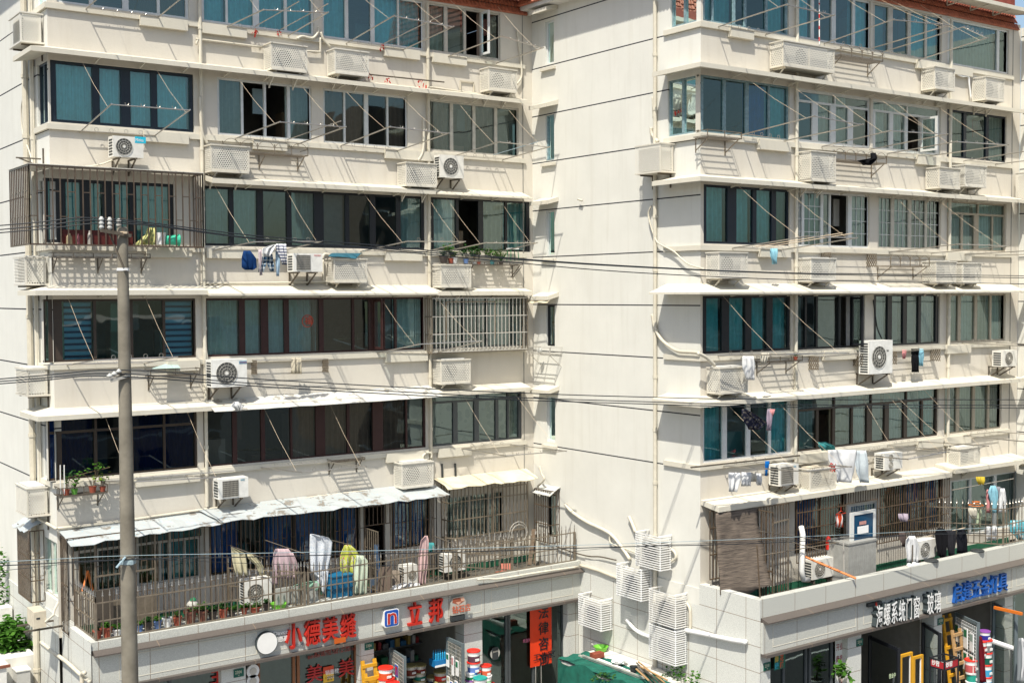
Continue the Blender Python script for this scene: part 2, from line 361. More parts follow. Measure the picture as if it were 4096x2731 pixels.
def U(c, x): return c+'.'+str(x)
def parse(s):
    out = []; col_ = '0'
    for tk in s.split():
        if tk[1] == ':': col_ = tk[0]; tk = tk[2:]
        t = tk[-1]; a, b = tk[:-1].split('-')
        ca = col_; cb = col_
        if '.' in b: cb, b = b.split('.'); col_ = cb
        out.append(((ca, float(a)), (cb, float(b)), t))
    return out
CUR = {'c': 'cur_c', 'w': 'cur_w', 'b': 'cur_b', 'o': 'cur_o', 's': 'cur_s', 'g': 'cur_g', 'u': 'cur_u', 'y': 'cur_y', 't': 'cur_t', 'B': 'cur_B', 'f': 'film', 'L': 'cur_s', 'C': 'cur_c'}
rc = random.Random(3)
def P3(ax, u, d, z, c): return (u, c+d, z) if ax == 'Y' else (c+d, u, z)
def window(bld, ax, c, u0, u1, z0, z1, panes, fm, gm, fw=.05, transom=None, name='window', wob=True):
    """frame with mullions, one glass mesh, curtains behind; panes = [(ua, ub, type)]"""
    fr = MB().use(M[fm])
    def bx(a, b, za, zb, d0=.05, d1=.12): fr.box(P3(ax, a, d0, za, c), P3(ax, b, d1, zb, c))
    bx(u0, u1, z0+.002, z0+fw); bx(u0, u1, z1-fw, z1-.002)
    bx(u0+.002, u0+fw, z0+fw, z1-fw); bx(u1-fw, u1-.002, z0+fw, z1-fw)
    zt = z1-fw if transom is None else transom
    if transom: bx(u0+fw, u1-fw, zt, zt+.06)
    es = [u0+fw]+[e for p in panes for e in (min(p[0], p[1]), max(p[0], p[1]))]+[u1-fw]
    es = sorted(es)
    for i in range(0, len(es), 2):
        a, b = es[i], es[i+1] if i+1 < len(es) else es[i]
        if b-a > .012: bx(max(a, u0+fw), min(b, u1-fw), z0+fw, zt, .045, .115)
    if transom:
        for k, p in enumerate(panes):
            if k % 2 == 0 and k: bx(min(p[0], p[1])-.05, min(p[0], p[1]), zt+.06, z1-fw, .047, .113)
    g = MB(); cu = {}; lat = MB()
    for a, b, t in panes:
        a, b = min(a, b), max(a, b)
        if t != 'x': g.face([P3(ax, a, .085+rc.uniform(0, .006), z0+fw, c), P3(ax, b, .085+rc.uniform(0, .006), z0+fw, c), P3(ax, b, .088, zt, c), P3(ax, a, .088, zt, c)])
        if t in 'LC' or t == 'G':
            for i in range(1, 3):
                u = a+(b-a)*i/3; lat.box(P3(ax, u-.008, .07, z0+fw, c), P3(ax, u+.008, .084, zt, c))
            for i in range(1, 4):
                z = z0+fw+(zt-z0-fw)*i/4; lat.box(P3(ax, a, .068, z-.008, c), P3(ax, b, .082, z+.008, c))
        if t in CUR: cu.setdefault(CUR[t], []).append((a, b))
    if transom: g.face([P3(ax, u0+fw, .086, zt+.06, c), P3(ax, u1-fw, .086, zt+.06, c), P3(ax, u1-fw, .086, z1-fw, c), P3(ax, u0+fw, .086, z1-fw, c)])
    W = fr.build(name, None, bld)
    if g.v: g.build('pane', M[gm], W)
    if lat.v: lat.build('glazing_bars', M['fwhite'], W)
    for k, sp in cu.items():
        mb = MB(); flat = k in ('film', 'cur_B', 'cur_g')
        for a, b in sp:
            d = .10 if k == 'film' else .2+rc.uniform(0, .06)
            nn = 2 if flat else max(6, int((b-a)/.022)); ph = rc.uniform(0, 6); fq = rc.uniform(34, 48)
            a -= 0 if flat else .03; b += 0 if flat else .03
            top = [P3(ax, a+(b-a)*i/nn, d+(0 if flat else .045*math.sin(fq*(b-a)*i/nn+ph)+.01*math.sin(17*i/nn+ph)), z1-fw*.5, c) for i in range(nn+1)]
            bot = [P3(ax, a+(b-a)*i/nn, d+(0 if flat else .06*math.sin(fq*(b-a)*i/nn+ph+.3)), z0+fw*.3, c) for i in range(nn+1)]
            mb.idx(top+bot, [(i, i+1, nn+2+i, nn+1+i) for i in range(nn)])
        mb.build('curtain' if not flat else ('paper_film' if k == 'film' else 'blind'), M[k], W, smooth=True)
    return W
def wall_face(mb, ax, c, u0, u1, z0, z1, holes, depth=.16):
    us = sorted({u0, u1, *[h[0] for h in holes], *[h[1] for h in holes]}); zs = sorted({z0, z1, *[h[2] for h in holes], *[h[3] for h in holes]})
    us = [u for u in us if u0-1e-6 <= u <= u1+1e-6]; zs = [z for z in zs if z0-1e-6 <= z <= z1+1e-6]
    for j in range(len(zs)-1):
        i = 0; zm = (zs[j]+zs[j+1])/2; run = None
        for i in range(len(us)-1):
            um = (us[i]+us[i+1])/2
            solid = not any(h[0] < um < h[1] and h[2] < zm < h[3] for h in holes)
            if solid and run is None: run = us[i]
            if run is not None and (not solid or i == len(us)-2):
                e = us[i+1] if solid else us[i]
                mb.face([P3(ax, run, 0, zs[j], c), P3(ax, e, 0, zs[j], c), P3(ax, e, 0, zs[j+1], c), P3(ax, run, 0, zs[j+1], c)]); run = None
    for a, b, za, zb in holes:
        for q in ([(a, 0, za), (b, 0, za), (b, depth, za), (a, depth, za)], [(a, 0, zb), (a, depth, zb), (b, depth, zb), (b, 0, zb)],
                  [(a, 0, za), (a, depth, za), (a, depth, zb), (a, 0, zb)], [(b, 0, za), (b, 0, zb), (b, depth, zb), (b, depth, za)]):
            mb.face([P3(ax, u, d, z, c) for u, d, z in q])
def canopy(bld, x0, x1, Y, z, d=.5, ends=False, name='canopy', h=.11, rise=.12, Ysol=0):
    """sloping slab on the facade: z = underside of the lip"""
    mb = MB().use(M['trim']); yo = Y-d
    A = [(x0, Y-.004, z+h+rise), (x1, Y-.004, z+h+rise), (x1, yo, z+h), (x0, yo, z+h)]
    mb.face(A); mb.face([(x0, yo, z), (x1, yo, z), (x1, yo, z+h), (x0, yo, z+h)])
    mb.face([(x0, Y-.004, z+.10), (x1, Y-.004, z+.10), (x1, yo+.03, z+.06), (x0, yo+.03, z+.06)])
    mb.face([(x0, yo, z), (x1, yo, z), (x1, yo+.03, z), (x0, yo+.03, z)]); mb.face([(x0, yo+.03, z), (x1, yo+.03, z), (x1, yo+.03, z+.06), (x0, yo+.03, z+.06)])
    for x in (x0, x1): mb.face([(x, Y-.004, z+.1), (x, yo, z), (x, yo, z+h), (x, Y-.004, z+h+rise)])
    n = int((x1-x0)/1.05)
    for i in range(1, n): 
        x = x0+(x1-x0)*i/n; mb.beam((x, Y-.01, z-.05), (x, yo+.05, z+.03), .03, .03); mb.beam((x, Y-.02, z-.06), (x, Y-.02, z+.1), .03, .03)
    return mb.build(name, None, bld)
def canopy_side(bld, y0, y1, X, z, d=.5, name='canopy', h=.11, rise=.12):
    mb = MB().use(M['trim']); xo = X-d
    mb.face([(X-.004, y0, z+h+rise), (X-.004, y1, z+h+rise), (xo, y1, z+h), (xo, y0, z+h)]); mb.face([(xo, y0, z), (xo, y1, z), (xo, y1, z+h), (xo, y0, z+h)])
    mb.face([(X-.004, y0, z+.1), (X-.004, y1, z+.1), (xo+.03, y1, z+.06), (xo+.03, y0, z+.06)]); mb.face([(xo, y0, z), (xo, y1, z), (xo+.03, y1, z), (xo+.03, y0, z)])
    mb.face([(xo+.03, y0, z), (xo+.03, y1, z), (xo+.03, y1, z+.06), (xo+.03, y0, z+.06)])
    for y in (y0, y1): mb.face([(X-.004, y, z+.1), (xo, y, z), (xo, y, z+h), (X-.004, y, z+h+rise)])
    return mb.build(name, None, bld)
def corner_canopy(bld, X, Y, z, x1, y1, d=.5, name='canopy', h=.11, rise=.12):
    """canopy that wraps round a corner: along +X to x1 on the facade, along +Y to y1 on the side"""
    mb = MB().use(M['trim']); xo, yo = X-d, Y-d; t = z+h; r = t+rise
    mb.face([(X, Y, r), (x1, Y, r), (x1, yo, t), (xo, yo, t)]); mb.face([(X, Y, r), (xo, yo, t), (xo, y1, t), (X, y1, r)])
    mb.face([(xo, yo, z), (x1, yo, z), (x1, yo, t), (xo, yo, t)]); mb.face([(xo, yo, z), (xo, y1, z), (xo, y1, t), (xo, yo, t)])
    mb.face([(X, Y, z+.1), (x1, Y, z+.1), (x1, yo, z+.01), (xo, yo, z+.01)]); mb.face([(X, Y, z+.1), (xo, yo, z+.01), (xo, y1, z+.01), (X, y1, z+.1)])
    mb.face([(x1, Y, z+.1), (x1, yo, z), (x1, yo, t), (x1, Y, r)]); mb.face([(X, y1, z+.1), (xo, y1, z), (xo, y1, t), (X, y1, r)])
    for i in range(1, int((x1-X)/1.05)):
        x = X+i*1.05; mb.beam((x, Y-.01, z-.05), (x, yo+.05, z+.03), .03, .03)
    return mb.build(name, None, bld)

def block(name, label, X0, X1, Y, wins, sides, sideY, zlow, ledges, pipes, extra=None):
    B = thing(name, label, 'building', (X0, Y, 0))
    holes = []
    for r, z0, z1, xl, xr, fm, gm, ps, kw in wins:
        zm = (z0+z1)/2; rk = {6: 'a', 5: 'a', 4: 'b', 3: 'b', 2: 'c', 1: 'd'}[r]
        pan = [(Xat('a'+a[0], a[1], Y+.08, zm), Xat('a'+b[0], b[1], Y+.08, zm), t) for a, b, t in parse(ps)]
        u0 = Xat('a'+xl[0], xl[1], Y+.02, zm); u1 = Xat('a'+xr[0], xr[1], Y+.02, zm)
        holes.append((u0, u1, z0, z1))
        window(B, 'Y', Y, u0, u1, z0, z1, pan, fm, gm, **kw)
    mb = MB().use(M['wall'])
    wall_face(mb, 'Y', Y, X0, X1, zlow, 20.2, holes)
    mb.build('wall', None, B)
    sh = []
    for z0, z1, ya, yb, fm, gm, ps in sides:
        sh.append((min(ya, yb), max(ya, yb), z0, z1)); window(B, 'X', X0, min(ya, yb), max(ya, yb), z0, z1, ps, fm, gm)
    mb = MB().use(M['side']); 
    wall_face(mb, 'X', X0, Y, sideY, 0 if name != 'x' else 0, 20.2, sh)
    mb.build('side_wall', None, B)
    # rooms behind the windows
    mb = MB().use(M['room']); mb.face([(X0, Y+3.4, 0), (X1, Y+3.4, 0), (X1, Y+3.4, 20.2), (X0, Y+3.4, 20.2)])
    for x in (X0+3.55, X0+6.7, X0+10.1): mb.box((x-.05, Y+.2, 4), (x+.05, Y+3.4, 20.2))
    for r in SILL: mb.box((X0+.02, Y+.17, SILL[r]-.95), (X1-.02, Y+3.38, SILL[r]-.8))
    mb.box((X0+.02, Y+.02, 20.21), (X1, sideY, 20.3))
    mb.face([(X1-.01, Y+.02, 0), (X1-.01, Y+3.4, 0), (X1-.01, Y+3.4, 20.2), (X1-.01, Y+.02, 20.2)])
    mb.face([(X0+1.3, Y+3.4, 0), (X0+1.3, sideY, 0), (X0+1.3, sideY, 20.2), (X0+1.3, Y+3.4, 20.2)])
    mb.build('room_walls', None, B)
    rf = random.Random(len(label)); pal = [col('furn%d' % i, c) for i, c in enumerate(((.30, .22, .14), (.42, .40, .36), (.12, .08, .06), (.20, .28, .30), (.45, .36, .28), (.30, .10, .08)))]
    for r in SILL:
        x = X0+.4
        while x < X1-1.2:
            w = rf.uniform(.3, 1.0); y = Y+rf.uniform(.5, 1.9); MB().use(rf.choice(pal)).box((x, y, SILL[r]-.79), (x+w, y+.4, SILL[r]+rf.uniform(-.1, 1.1))).build('furniture', None, B); x += w+rf.uniform(.2, 1.0)
        for i in range(5):
            x = rf.uniform(X0+.5, X1-.6); MB().use(rf.choice(pal)).box((x, Y+.42, TOP[r]-rf.uniform(.5, .9)), (x+rf.uniform(.15, .3), Y+.46, TOP[r]-.12)).build('hanging_clothes', None, B)
    return B, holes
DF = dict()
def w_(r, xl, xr, fm, gm, ps, z0=None, z1=None, **kw):
    return (r, SILL[r] if z0 is None else z0, TOP[r] if z1 is None else z1, xl, xr, fm, gm, ps, kw)
LW = [
 w_(6, ('0', 500), ('0', 1690), 'fwhite', 'gt', '0:515-790d 830-1090d 1145-1400o 1425-1655o'),
 w_(6, ('0', 1765), ('1', 570), 'fwhite', 'gt', '0:1820-2015c 2035-1.20c 1:75-300c 325-545c'),
 w_(6, ('1', 645), ('1', 1550), 'fwhite', 'gt', '1:655-845c 875-1075d 1110-1315c 1330-1530c'),
 w_(6, ('1', 1580), ('1', 2240), 'fcream', 'gc', '1:1590-1735s 1765-1910g 1930-2060x 2075-2225b'),
 w_(5, ('0', 450), ('0', 1735), 'fnavy', 'gt', '0:500-825c 890-1080c 1165-1350c 1405-1695c', fw=.07),
 w_(5, ('0', 1945), ('1', 550), 'fwhite', 'gd', '0:1960-2155s 2175-1.120x 1:140-330x 355-535s'),
 w_(5, ('1', 655), ('1', 1410), 'fwhite', 'gd', '1:665-835b 850-1020b 1055-1220d 1235-1390b'),
 w_(5, ('1', 1600), ('2', 165), 'fcream', 'gd', '1:1608-1788b 1815-1990d 2015-2185b 2210-2.145g'),
 w_(4, ('0', 400), ('0', 1558), 'fblack', 'gt', '0:430-500s 585-720s 810-920s 1030-1160s 1220-1510s', fw=.07),
 w_(4, ('0', 1818), ('1', 1565), 'fblack', 'gn', '0:1838-2050s 2090-1.60s 1:115-325d 368-572s 655-850g 885-1070d 1120-1305d 1345-1530s', fw=.06),
 w_(4, ('1', 1605), ('2', 270), 'fblack', 'gc', '1:1640-1840c 1865-2040x 2085-2.40y 2:60-230t', fw=.05),
 w_(3, ('0', 390), ('0', 1755), 'fbrown', 'gt', '0:400-430d 555-835B 860-1160d 1188-1455d 1478-1735B', fw=.05),
 w_(3, ('0', 1835), ('1', 1560), 'fred', 'gc', '0:1853-2140c 2192-1.95c 1:160-302c 345-615c 655-910d 930-1060d 1105-1195x 1205-1290g 1310-1550c', fw=.05),
 w_(3, ('1', 1625), ('2', 240), 'fgrey', 'gc', '1:1640-1900d 1920-2110d 2130-2.220g'),
 w_(2, ('0', 430), ('0', 1768), 'fbrown', 'gk', '0:440-505u 550-840u 868-1160d 1190-1460u 1480-1740u', transom=8.83),
 w_(2, ('0', 1822), ('1', 1575), 'fred', 'gd', '0:1830-2080d 2120-1.95d 1:130-358d 375-585b 668-865b 888-1095b 1187-1390b 1405-1550g', fw=.04),
 w_(2, ('1', 1625), ('2', 195), 'fgrey', 'gc', '1:1635-1815f 1855-2005f 2045-2195f 2220-2.60f 2:75-160f', fw=.05, transom=8.95),
 w_(1, ('0', 640), ('0', 1830), 'fcream', 'gb', '0:700-850o 880-1080d 1240-1420o 1440-1500t 1530-1640t 1660-1770t', z1=6.3, transom=6.0),
 w_(1, ('0', 1870), ('1', 980), 'fbrown', 'gb', '0:1890-2150u 2165-1.120d 1:135-380u 400-640u 655-800d 815-965u', z1=6.45, fw=.035),
 w_(1, ('1', 1015), ('1', 1210), 'fbrown', 'gd', '1:1030-1190x', z0=4.2, z1=6.3),
 w_(1, ('1', 1265), ('1', 1615), 'fbrown', 'gb', '1:1280-1430u 1445-1600u', z1=6.45, fw=.035),
 w_(1, ('1', 1745), ('2', 30), 'fcream', 'gc', '1:1760-1950g 1970-2120g 2140-2.20g', z1=6.3),
]
LS = []
for r, fm, gm, cu in ((6, 'fwhite', 'gt', 'c'), (5, 'fnavy', 'gt', 's'), (4, 'fblack', 'gt', 's'), (3, 'fbrown', 'gc', 'y'), (2, 'fbrown', 'gk', 'u')):
    LS.append((SILL[r], TOP[r], 28.93, 29.78, fm, gm, [(29.0, 29.33, cu), (29.4, 29.72, cu)]))
LS.append((4.95, 6.3, 28.9, 30.1, 'fcream', 'gc', [(28.97, 29.45, 's'), (29.52, 30.04, 's')]))
LB, LH = block('apartment_building', 'cream apartment block on the left with five rows of windows above a shop terrace', XL, XS, YL, LW, LS, 52, 4.1, None, None)
RW = [
 w_(6, ('2', 1815), ('3', 130), 'fteal', 'gb', '2:1828-1890c 1905-2080c 2100-2180d 2200-2370d 2390-2550c'),
 w_(6, ('3', 190), ('3', 862), 'fwhite', 'gt', '3:205-325c 350-510d 545-695d 718-845c'),
 w_(6, ('3', 880), ('3', 1500), 'fcream', 'gt', '3:893-1015g 1055-1190d 1218-1345c 1362-1478c'),
 w_(6, ('3', 1550), ('3', 2098), 'fwhite', 'gc', '3:1562-1990s 2010-2085d'),
 w_(5, ('2', 1790), ('3', 135), 'fteal', 'gb', '2:1812-1990d 2015-2190d 2220-2395u 2410-2562c'),
 w_(5, ('3', 195), ('3', 862), 'fwhite', 'gn', '3:205-335d 385-498s 545-655s 700-835d', fw=.08, transom=17.05),
 w_(5, ('3', 880), ('3', 1490), 'fwhite', 'gc', '3:900-1025s 1060-1165s 1190-1300x 1320-1440d', fw=.08, transom=17.05),
 w_(5, ('3', 1545), ('3', 2078), 'fnavy', 'gd', '3:1560-1690y 1715-1890d 1915-2060s'),
 w_(4, ('2', 1820), ('3', 138), 'fnavy', 'gb', '2:1840-2030c 2110-2255c 2290-2425c 2465-2565b', fw=.06),
 w_(4, ('3', 195), ('3', 850), 'fwhite', 'gc', '3:202-240G 262-412L 432-488d 500-655x 688-828L'),
 w_(4, ('3', 925), ('3', 1492), 'fcream', 'gc', '3:932-1040L 1068-1195L 1222-1345G 1362-1470G'),
 w_(4, ('3', 1545), ('3', 2078), 'fbeige', 'gc', '3:1552-1668s 1685-1785s 1825-1945c 1955-2050s', transom=14.32),
 w_(3, ('2', 1810), ('3', 150), 'fblack', 'gb', '2:1840-1980c 2045-2190c 2245-2380c 2435-2570c', fw=.06),
 w_(3, ('3', 195), ('3', 808), 'fblack', 'gd', '3:203-270c 285-370d 385-570g 590-690x 703-785w', fw=.05),
 w_(3, ('3', 888), ('3', 1482), 'fblack', 'gc', '3:905-1010w 1048-1148g 1183-1285g 1308-1440w', fw=.05),
 w_(3, ('3', 1538), ('3', 2070), 'fbeige', 'gc', '3:1545-1640y 1665-1788s 1812-1925y 1940-2050s'),
 w_(2, ('2', 1815), ('3', 155), 'fwhite', 'gt', '2:1820-1985c 2025-2200d 2235-2400d 2420-2570c', fw=.045),
 w_(2, ('3', 182), ('3', 1468), 'fbrown', 'gc', '3:215-370s 392-515x 540-685y 700-825s 870-985g 1022-1155s 1185-1312s 1328-1440t', fw=.05, transom=8.83),
 w_(2, ('3', 1520), ('3', 2035), 'fbeige', 'gc', '3:1525-1625g 1652-1770y 1792-1905y 1922-2025b'),
 w_(1, ('3', 180), ('3', 640), 'fbrown', 'gb', '3:195-400u 415-625d', z1=6.5),
 w_(1, ('3', 660), ('3', 925), 'fwhite', 'gb', '3:680-900u', z0=4.25, z1=6.1),
 w_(1, ('3', 940), ('3', 1510), 'fbrown', 'gb', '3:950-1160d 1175-1330u 1345-1500u', z1=6.5),
 w_(1, ('3', 1570), ('3', 2200), 'fwhite', 'gc', '3:1580-1740s 1760-1960g 1985-2180g', z0=4.6, z1=6.35),
]
def sy(a, x, z): return Yat('a'+a, x, XS, z)
RS = [(18.72, TOP[6], 22.02, 22.95, 'fteal', 'gb', [(22.08, 22.44, 's'), (22.52, 22.9, 's')]),
      (15.99, TOP[5], 22.05, 23.05, 'fteal', 'gb', [(22.1, 22.5, 'c'), (22.58, 22.99, 'c')])]
for k, z0, z1, fm, t in ((0, 18.6, 19.83, 'fwhite', 'd'), (1, 15.85, 17.15, 'fteal', 'd'), (2, 13.1, 14.42, 'fwhite', 'd'), (3, 10.5, 11.68, 'fblack', 'g'), (4, 7.72, 9.05, 'fwhite', 'y'), (5, 4.95, 6.2, 'fbrown', 'g')):
    RS.append((z0, z1, 27.8, 28.2, fm, 'gk', [(27.86, 28.14, t)]))
RB, RH = block('apartment_building', 'cream apartment block on the right with a broad blank side wall facing the left block', XS, 35.2, YR, RW, RS, 28.85, 4.2, None, None)
TB = thing('apartment_building', 'slice of a third cream block at the right edge of the photo', 'building', (35.2, 21.8, 0))
m3 = MB().use(M['side']); m3.face([(35.2, 14, 0), (35.2, 21.86, 0), (35.2, 21.86, 20.2), (35.2, 14, 20.2)]); m3.face([(35.2, 14, 0), (50, 14, 0), (50, 14, 20.2), (35.2, 14, 20.2)]); m3.build('wall', None, TB)
for k in range(5):
    z = 17.15-2.74*k
    canopy_side(TB, 20.6, 21.5, 35.2, z+.3, .45); MB().box((35.1, 20.7, z-1.55), (35.2, 21.5, z-1.43)).build('window_sill', M['trim'], TB)
# ---- ledges, sill blocks
def ledge(B, X0, X1, Y, r, blocks):
    z = SILL[r]
    MB().box((X0, Y-.07, z-.17), (X1, Y-.002, z-.045)).build('window_sill', M['trim'], B)
    for a, b in blocks:
        rk = 'a'; u0 = Xat('a'+a[0], a[1], Y-.1, z-.2); u1 = Xat('a'+b[0], b[1], Y-.1, z-.2)
        MB().box((u0, Y-.13, z-.31), (u1, Y-.003, z-.06)).build('sill_block', M['trim'], B)
ledge(LB, XL-.07, 21.1, YL, 6, [(('0', 1255), ('0', 1680)), (('0', 1812), ('0', 2210)), (('1', 1208), ('1', 1520)), (('1', 1640), ('1', 1940))])
ledge(LB, XL-.07, 21.1, YL, 5, [(('0', 1290), ('0', 1690)), (('1', 30), ('1', 330)), (('1', 1212), ('1', 1650))])
ledge(LB, XL-.07, 21.1, YL, 4, [(('0', 1315), ('0', 1715)), (('0', 1848), ('1', 330)), (('1', 1215), ('1', 1540))])
ledge(LB, XL-.07, 21.1, YL, 3, [(('0', 1500), ('0', 1790)), (('1', 1220), ('1', 1590))])
ledge(LB, XL-.07, 21.1, YL, 2, [(('1', 1225), ('1', 1600)), (('1', 1690), ('1', 1980)), (('0', 1220), ('0', 1790))])
ledge(RB, XS-.07, 34.75, YR, 6, [(('2', 2065+0), ('2', 2270)), (('3', 1285), ('3', 1530)), (('3', 1590), ('3', 1775))])
ledge(RB, XS-.07, 34.75, YR, 5, [(('2', 2320), ('3', 145)), (('3', 1285), ('3', 1485))])
ledge(RB, XS-.07, 34.75, YR, 4, [(('2', 2330), ('3', 145)), (('3', 1550), ('3', 1765))])
ledge(RB, XS-.07, 34.75, YR, 3, [(('3', 1550), ('3', 1760)), (('3', 450), ('3', 800))])
ledge(RB, XS-.07, 34.75, YR, 2, [(('3', 1290), ('3', 1510)), (('3', 1540), ('3', 1760)), (('3', 220), ('3', 480))])
for r in (2, 3, 4, 5, 6):
    z = SILL[r]
    MB().box((XL-.07, YL, z-.17), (XL-.002, 29.9, z-.045)).build('window_sill', M['trim'], LB)
    MB().box((XS-.07, YR, z-.17), (XS-.002, 23.15, z-.045)).build('window_sill', M['trim'], RB)
for k in range(5):
    z = (18.5, 15.77, 13.02, 10.4, 7.62)[k]
    if k != 3: MB().box((XS-.09, 27.7, z-.08), (XS-.002, 28.35, z)).build('window_sill', M['trim'], RB)
    canopy_side(RB, 27.6, 28.45, XS, (20.0, 17.3, 14.55, 11.83, 9.14)[k], .42)
# ---- canopies
for r, z in ((5, 17.46), (2, 9.2)):
    corner_canopy(LB, XL, YL, z, 20.95, 29.95)
corner_canopy(LB, XL, YL, 12.03, 11.2, 29.95)
canopy(LB, 11.2, 17.75, YL, 12.0, .62, h=.05, rise=.22); canopy(LB, 17.8, 21.0, YL, 11.98)
canopy(LB, 11.35, 17.75, YL, 14.74)
canopy(LB, 17.8, 21.0, YL, 14.74, .55, h=.03, rise=.2)
for z in (17.46, 14.72, 9.22): corner_canopy(RB, XS, YR, z, 34.7, 23.1)
corner_canopy(RB, XS, YR, 11.98, 34.7, 23.1, .6, h=.05, rise=.22)
canopy(RB, XS+.02, 30.95, YR, 6.62, .62, h=.13, rise=.1); canopy(RB, 30.98, 34.9, YR, 6.72, .7, h=.12, rise=.1)
# weathered sheet roofs of the left terrace row
def sheet(name, label, pts, m, n=14, sag=.03, seed=1, group=None):
    rr = random.Random(seed); (a, b, c_, d) = [Vector(p) for p in pts]; mb = MB(); vs = []
    for i in range(n+1):
        t = i/n; e = Vector((0, 0, 0))
        for j in range(5):
            s = j/4; p = (a*(1-t)+b*t)*(1-s)+(d*(1-t)+c_*t)*s
            vs.append(p+Vector((0, rr.uniform(-.03, .03)*(j == 4), rr.uniform(-sag, sag)*s-.10*s*s+.0)))
    mb.idx(vs, [(i*5+j, (i+1)*5+j, (i+1)*5+j+1, i*5+j+1) for i in range(n) for j in range(4)])
    o = mb.build(name, m); so = o.modifiers.new('s', 'SOLIDIFY'); so.thickness = .012
    return tag(o, label, 'awning', group)
def peel(name, colr, under):
    m, n, b, o = nodes(name); P = posn(n).outputs['Position']
    f = ramp(n, noise(n, P, 2.3, 5, .65), .56, .6)
    c = mixc(n, f, colr, under); c = mixc(n, mathn(n, 'MULTIPLY', ramp(n, noise(n, P, 14, 3), .62, .66), .5), c, (.25, .5, .62))
    L(n, c, b.inputs['Base Color']); b.inputs['Roughness'].default_value = .5; return m
M['peel'] = peel('peeling_film_sheet', (.40, .425, .42), (.22, .20, .17)); M['peel2'] = peel('worn_sheet', (.52, .51, .47), (.28, .26, .22)); M['cream'] = mat('cream_sheet', (.66, .60, .44), .7, var=.2, scale=2)
G_ = 'sheet metal awnings over the left terrace'
sheet('awning', 'white peeling sheet awning behind the utility pole at terrace level', [(7.7, 28.84, 6.6), (11.25, 28.84, 6.68), (11.35, 28.0, 6.56), (7.75, 28.0, 6.45)], M['peel'], seed=2, group=G_)
sheet('awning', 'long white peeling sheet awning over the blue curtained terrace windows', [(11.0, 28.84, 6.74), (17.75, 28.84, 6.78), (17.9, 27.95, 6.6), (11.3, 27.95, 6.6)], M['peel'], 24, seed=3, group=G_)
sheet('awning', 'cream corrugated awning over the brass coloured window grille', [(17.9, 28.84, 6.86), (21.1, 28.84, 6.86), (21.05, 28.15, 6.74), (17.95, 28.15, 6.74)], M['cream'], seed=4, group=G_)
sheet('awning', 'small bluish sheet awning on the left side wall above the corner grille', [(7.67, 30.0, 6.63), (7.67, 31.2, 6.63), (7.25, 31.3, 6.5), (7.25, 30.1, 6.5)], M['peel'], 6, seed=5, group=G_)
sheet('awning', 'grey worn roll edge awning above the brown curtained windows', [(11.2, 28.84, 9.42), (17.75, 28.84, 9.48), (17.8, 28.15, 9.3), (11.25, 28.15, 9.28)], M['peel2'], 20, .006, seed=6, group=G_)
sheet('awning', 'small bent white awning over the narrow stair window in the corner', [(21.39, 27.6, 12.02), (21.39, 28.5, 12.02), (20.95, 28.6, 11.86), (20.95, 27.6, 11.86)], M['cream'], 6, .05, seed=7, group=G_)
sheet('awning', 'tiny grey awning over the barred stair window beside the terrace', [(21.39, 27.55, 6.45), (21.39, 28.4, 6.45), (20.95, 28.45, 6.33), (20.95, 27.5, 6.33)], M['peel2'], 6, .02, seed=8, group=G_)
# ---- roofs
def tiles(B, a, b, up, out, rows=5, wave=.11, m='tile', name='roof'):
    """tiled slope from eave line a-b rising along up; out = outward horizontal for tile thickness"""
    a, b, up, out = map(Vector, (a, b, up, out)); Ln = (b-a).length; n = int(Ln/wave)*4; vs = []; fs = []; mb = MB()
    nrm = (b-a).normalized().cross(up).normalized()
    if nrm.dot(out) < 0 and nrm.z < 0: nrm = -nrm
    if nrm.z < 0: nrm = -nrm
    for r in range(rows):
        base = len(vs)
        for k in (0, 1):
            s = (r+k)/rows
            for i in range(n+1):
                t = i/n; vs.append(a+(b-a)*t+up*s+nrm*(.035*abs(math.sin(math.pi*i/4))+(.035 if k == 0 else 0)))
        for i in range(n): fs.append((base+i, base+i+1, base+n+2+i, base+n+1+i))
        if r == 0:
            bb = len(vs)
            for i in range(n+1): vs.append(a+(b-a)*i/n-nrm*.03)
            for i in range(n): fs.append((bb+i, bb+i+1, base+i+1, base+i))
    mb.idx(vs, fs); return mb.build(name, M[m], B)
def eave(B, X0, X1, Y, z, side_y1, lipd=.75):
    MB().box((X0-.0, Y-.001, z), (X1, Y+.3, z+.1)).build('eave', M['tiled'], B)
    # clad band over the top windows, canopy in front of it and the tiled slope above
    MB().box((X0+.05, Y+.06, z+.1), (X1-.05, Y+.3, z+.95)).build('roof_backing', M['tiled'], B); MB().face([(X0, Y+.3, z+.9), (X1, Y+.3, z+.9), (X1, Y+1.1, z+3.2), (X0, Y+1.1, z+3.2)]).build('roof_backing', M['tiled'], B)
    canopy(B, X0-.4, X1-.2, Y, z+.32, lipd, name='gutter_canopy')
    tiles(B, (X0, Y-.05, z-.02), (X1, Y-.05, z-.02), (0, 1.05, 3.1), (0, -1, 0), 17, .13)
eave(LB, 7.6, 21.2, YL, 20.12, 40)
eave(RB, 22.6, 35.0, YR, 20.12, 28)
for B, X, y0, y1 in ((LB, XL, YL, 45), (RB, XS, YR-.3, 28.84)):
    MB().box((X-.44, y0, 20.2), (X+.3, y1, 20.33)).build('eave', M['soffit'], B)
    tiles(B, (X-.5, y1, 20.31), (X-.5, y0-.3, 20.31), (1.1, 0, 3.1), (-1, 0, 0), 17, .13); MB().face([(X-.4, y0, 20.34), (X-.4, y1, 20.34), (X+.65, y1, 23.3), (X+.65, y0, 23.3)]).build('roof_backing', M['tiled'], B)
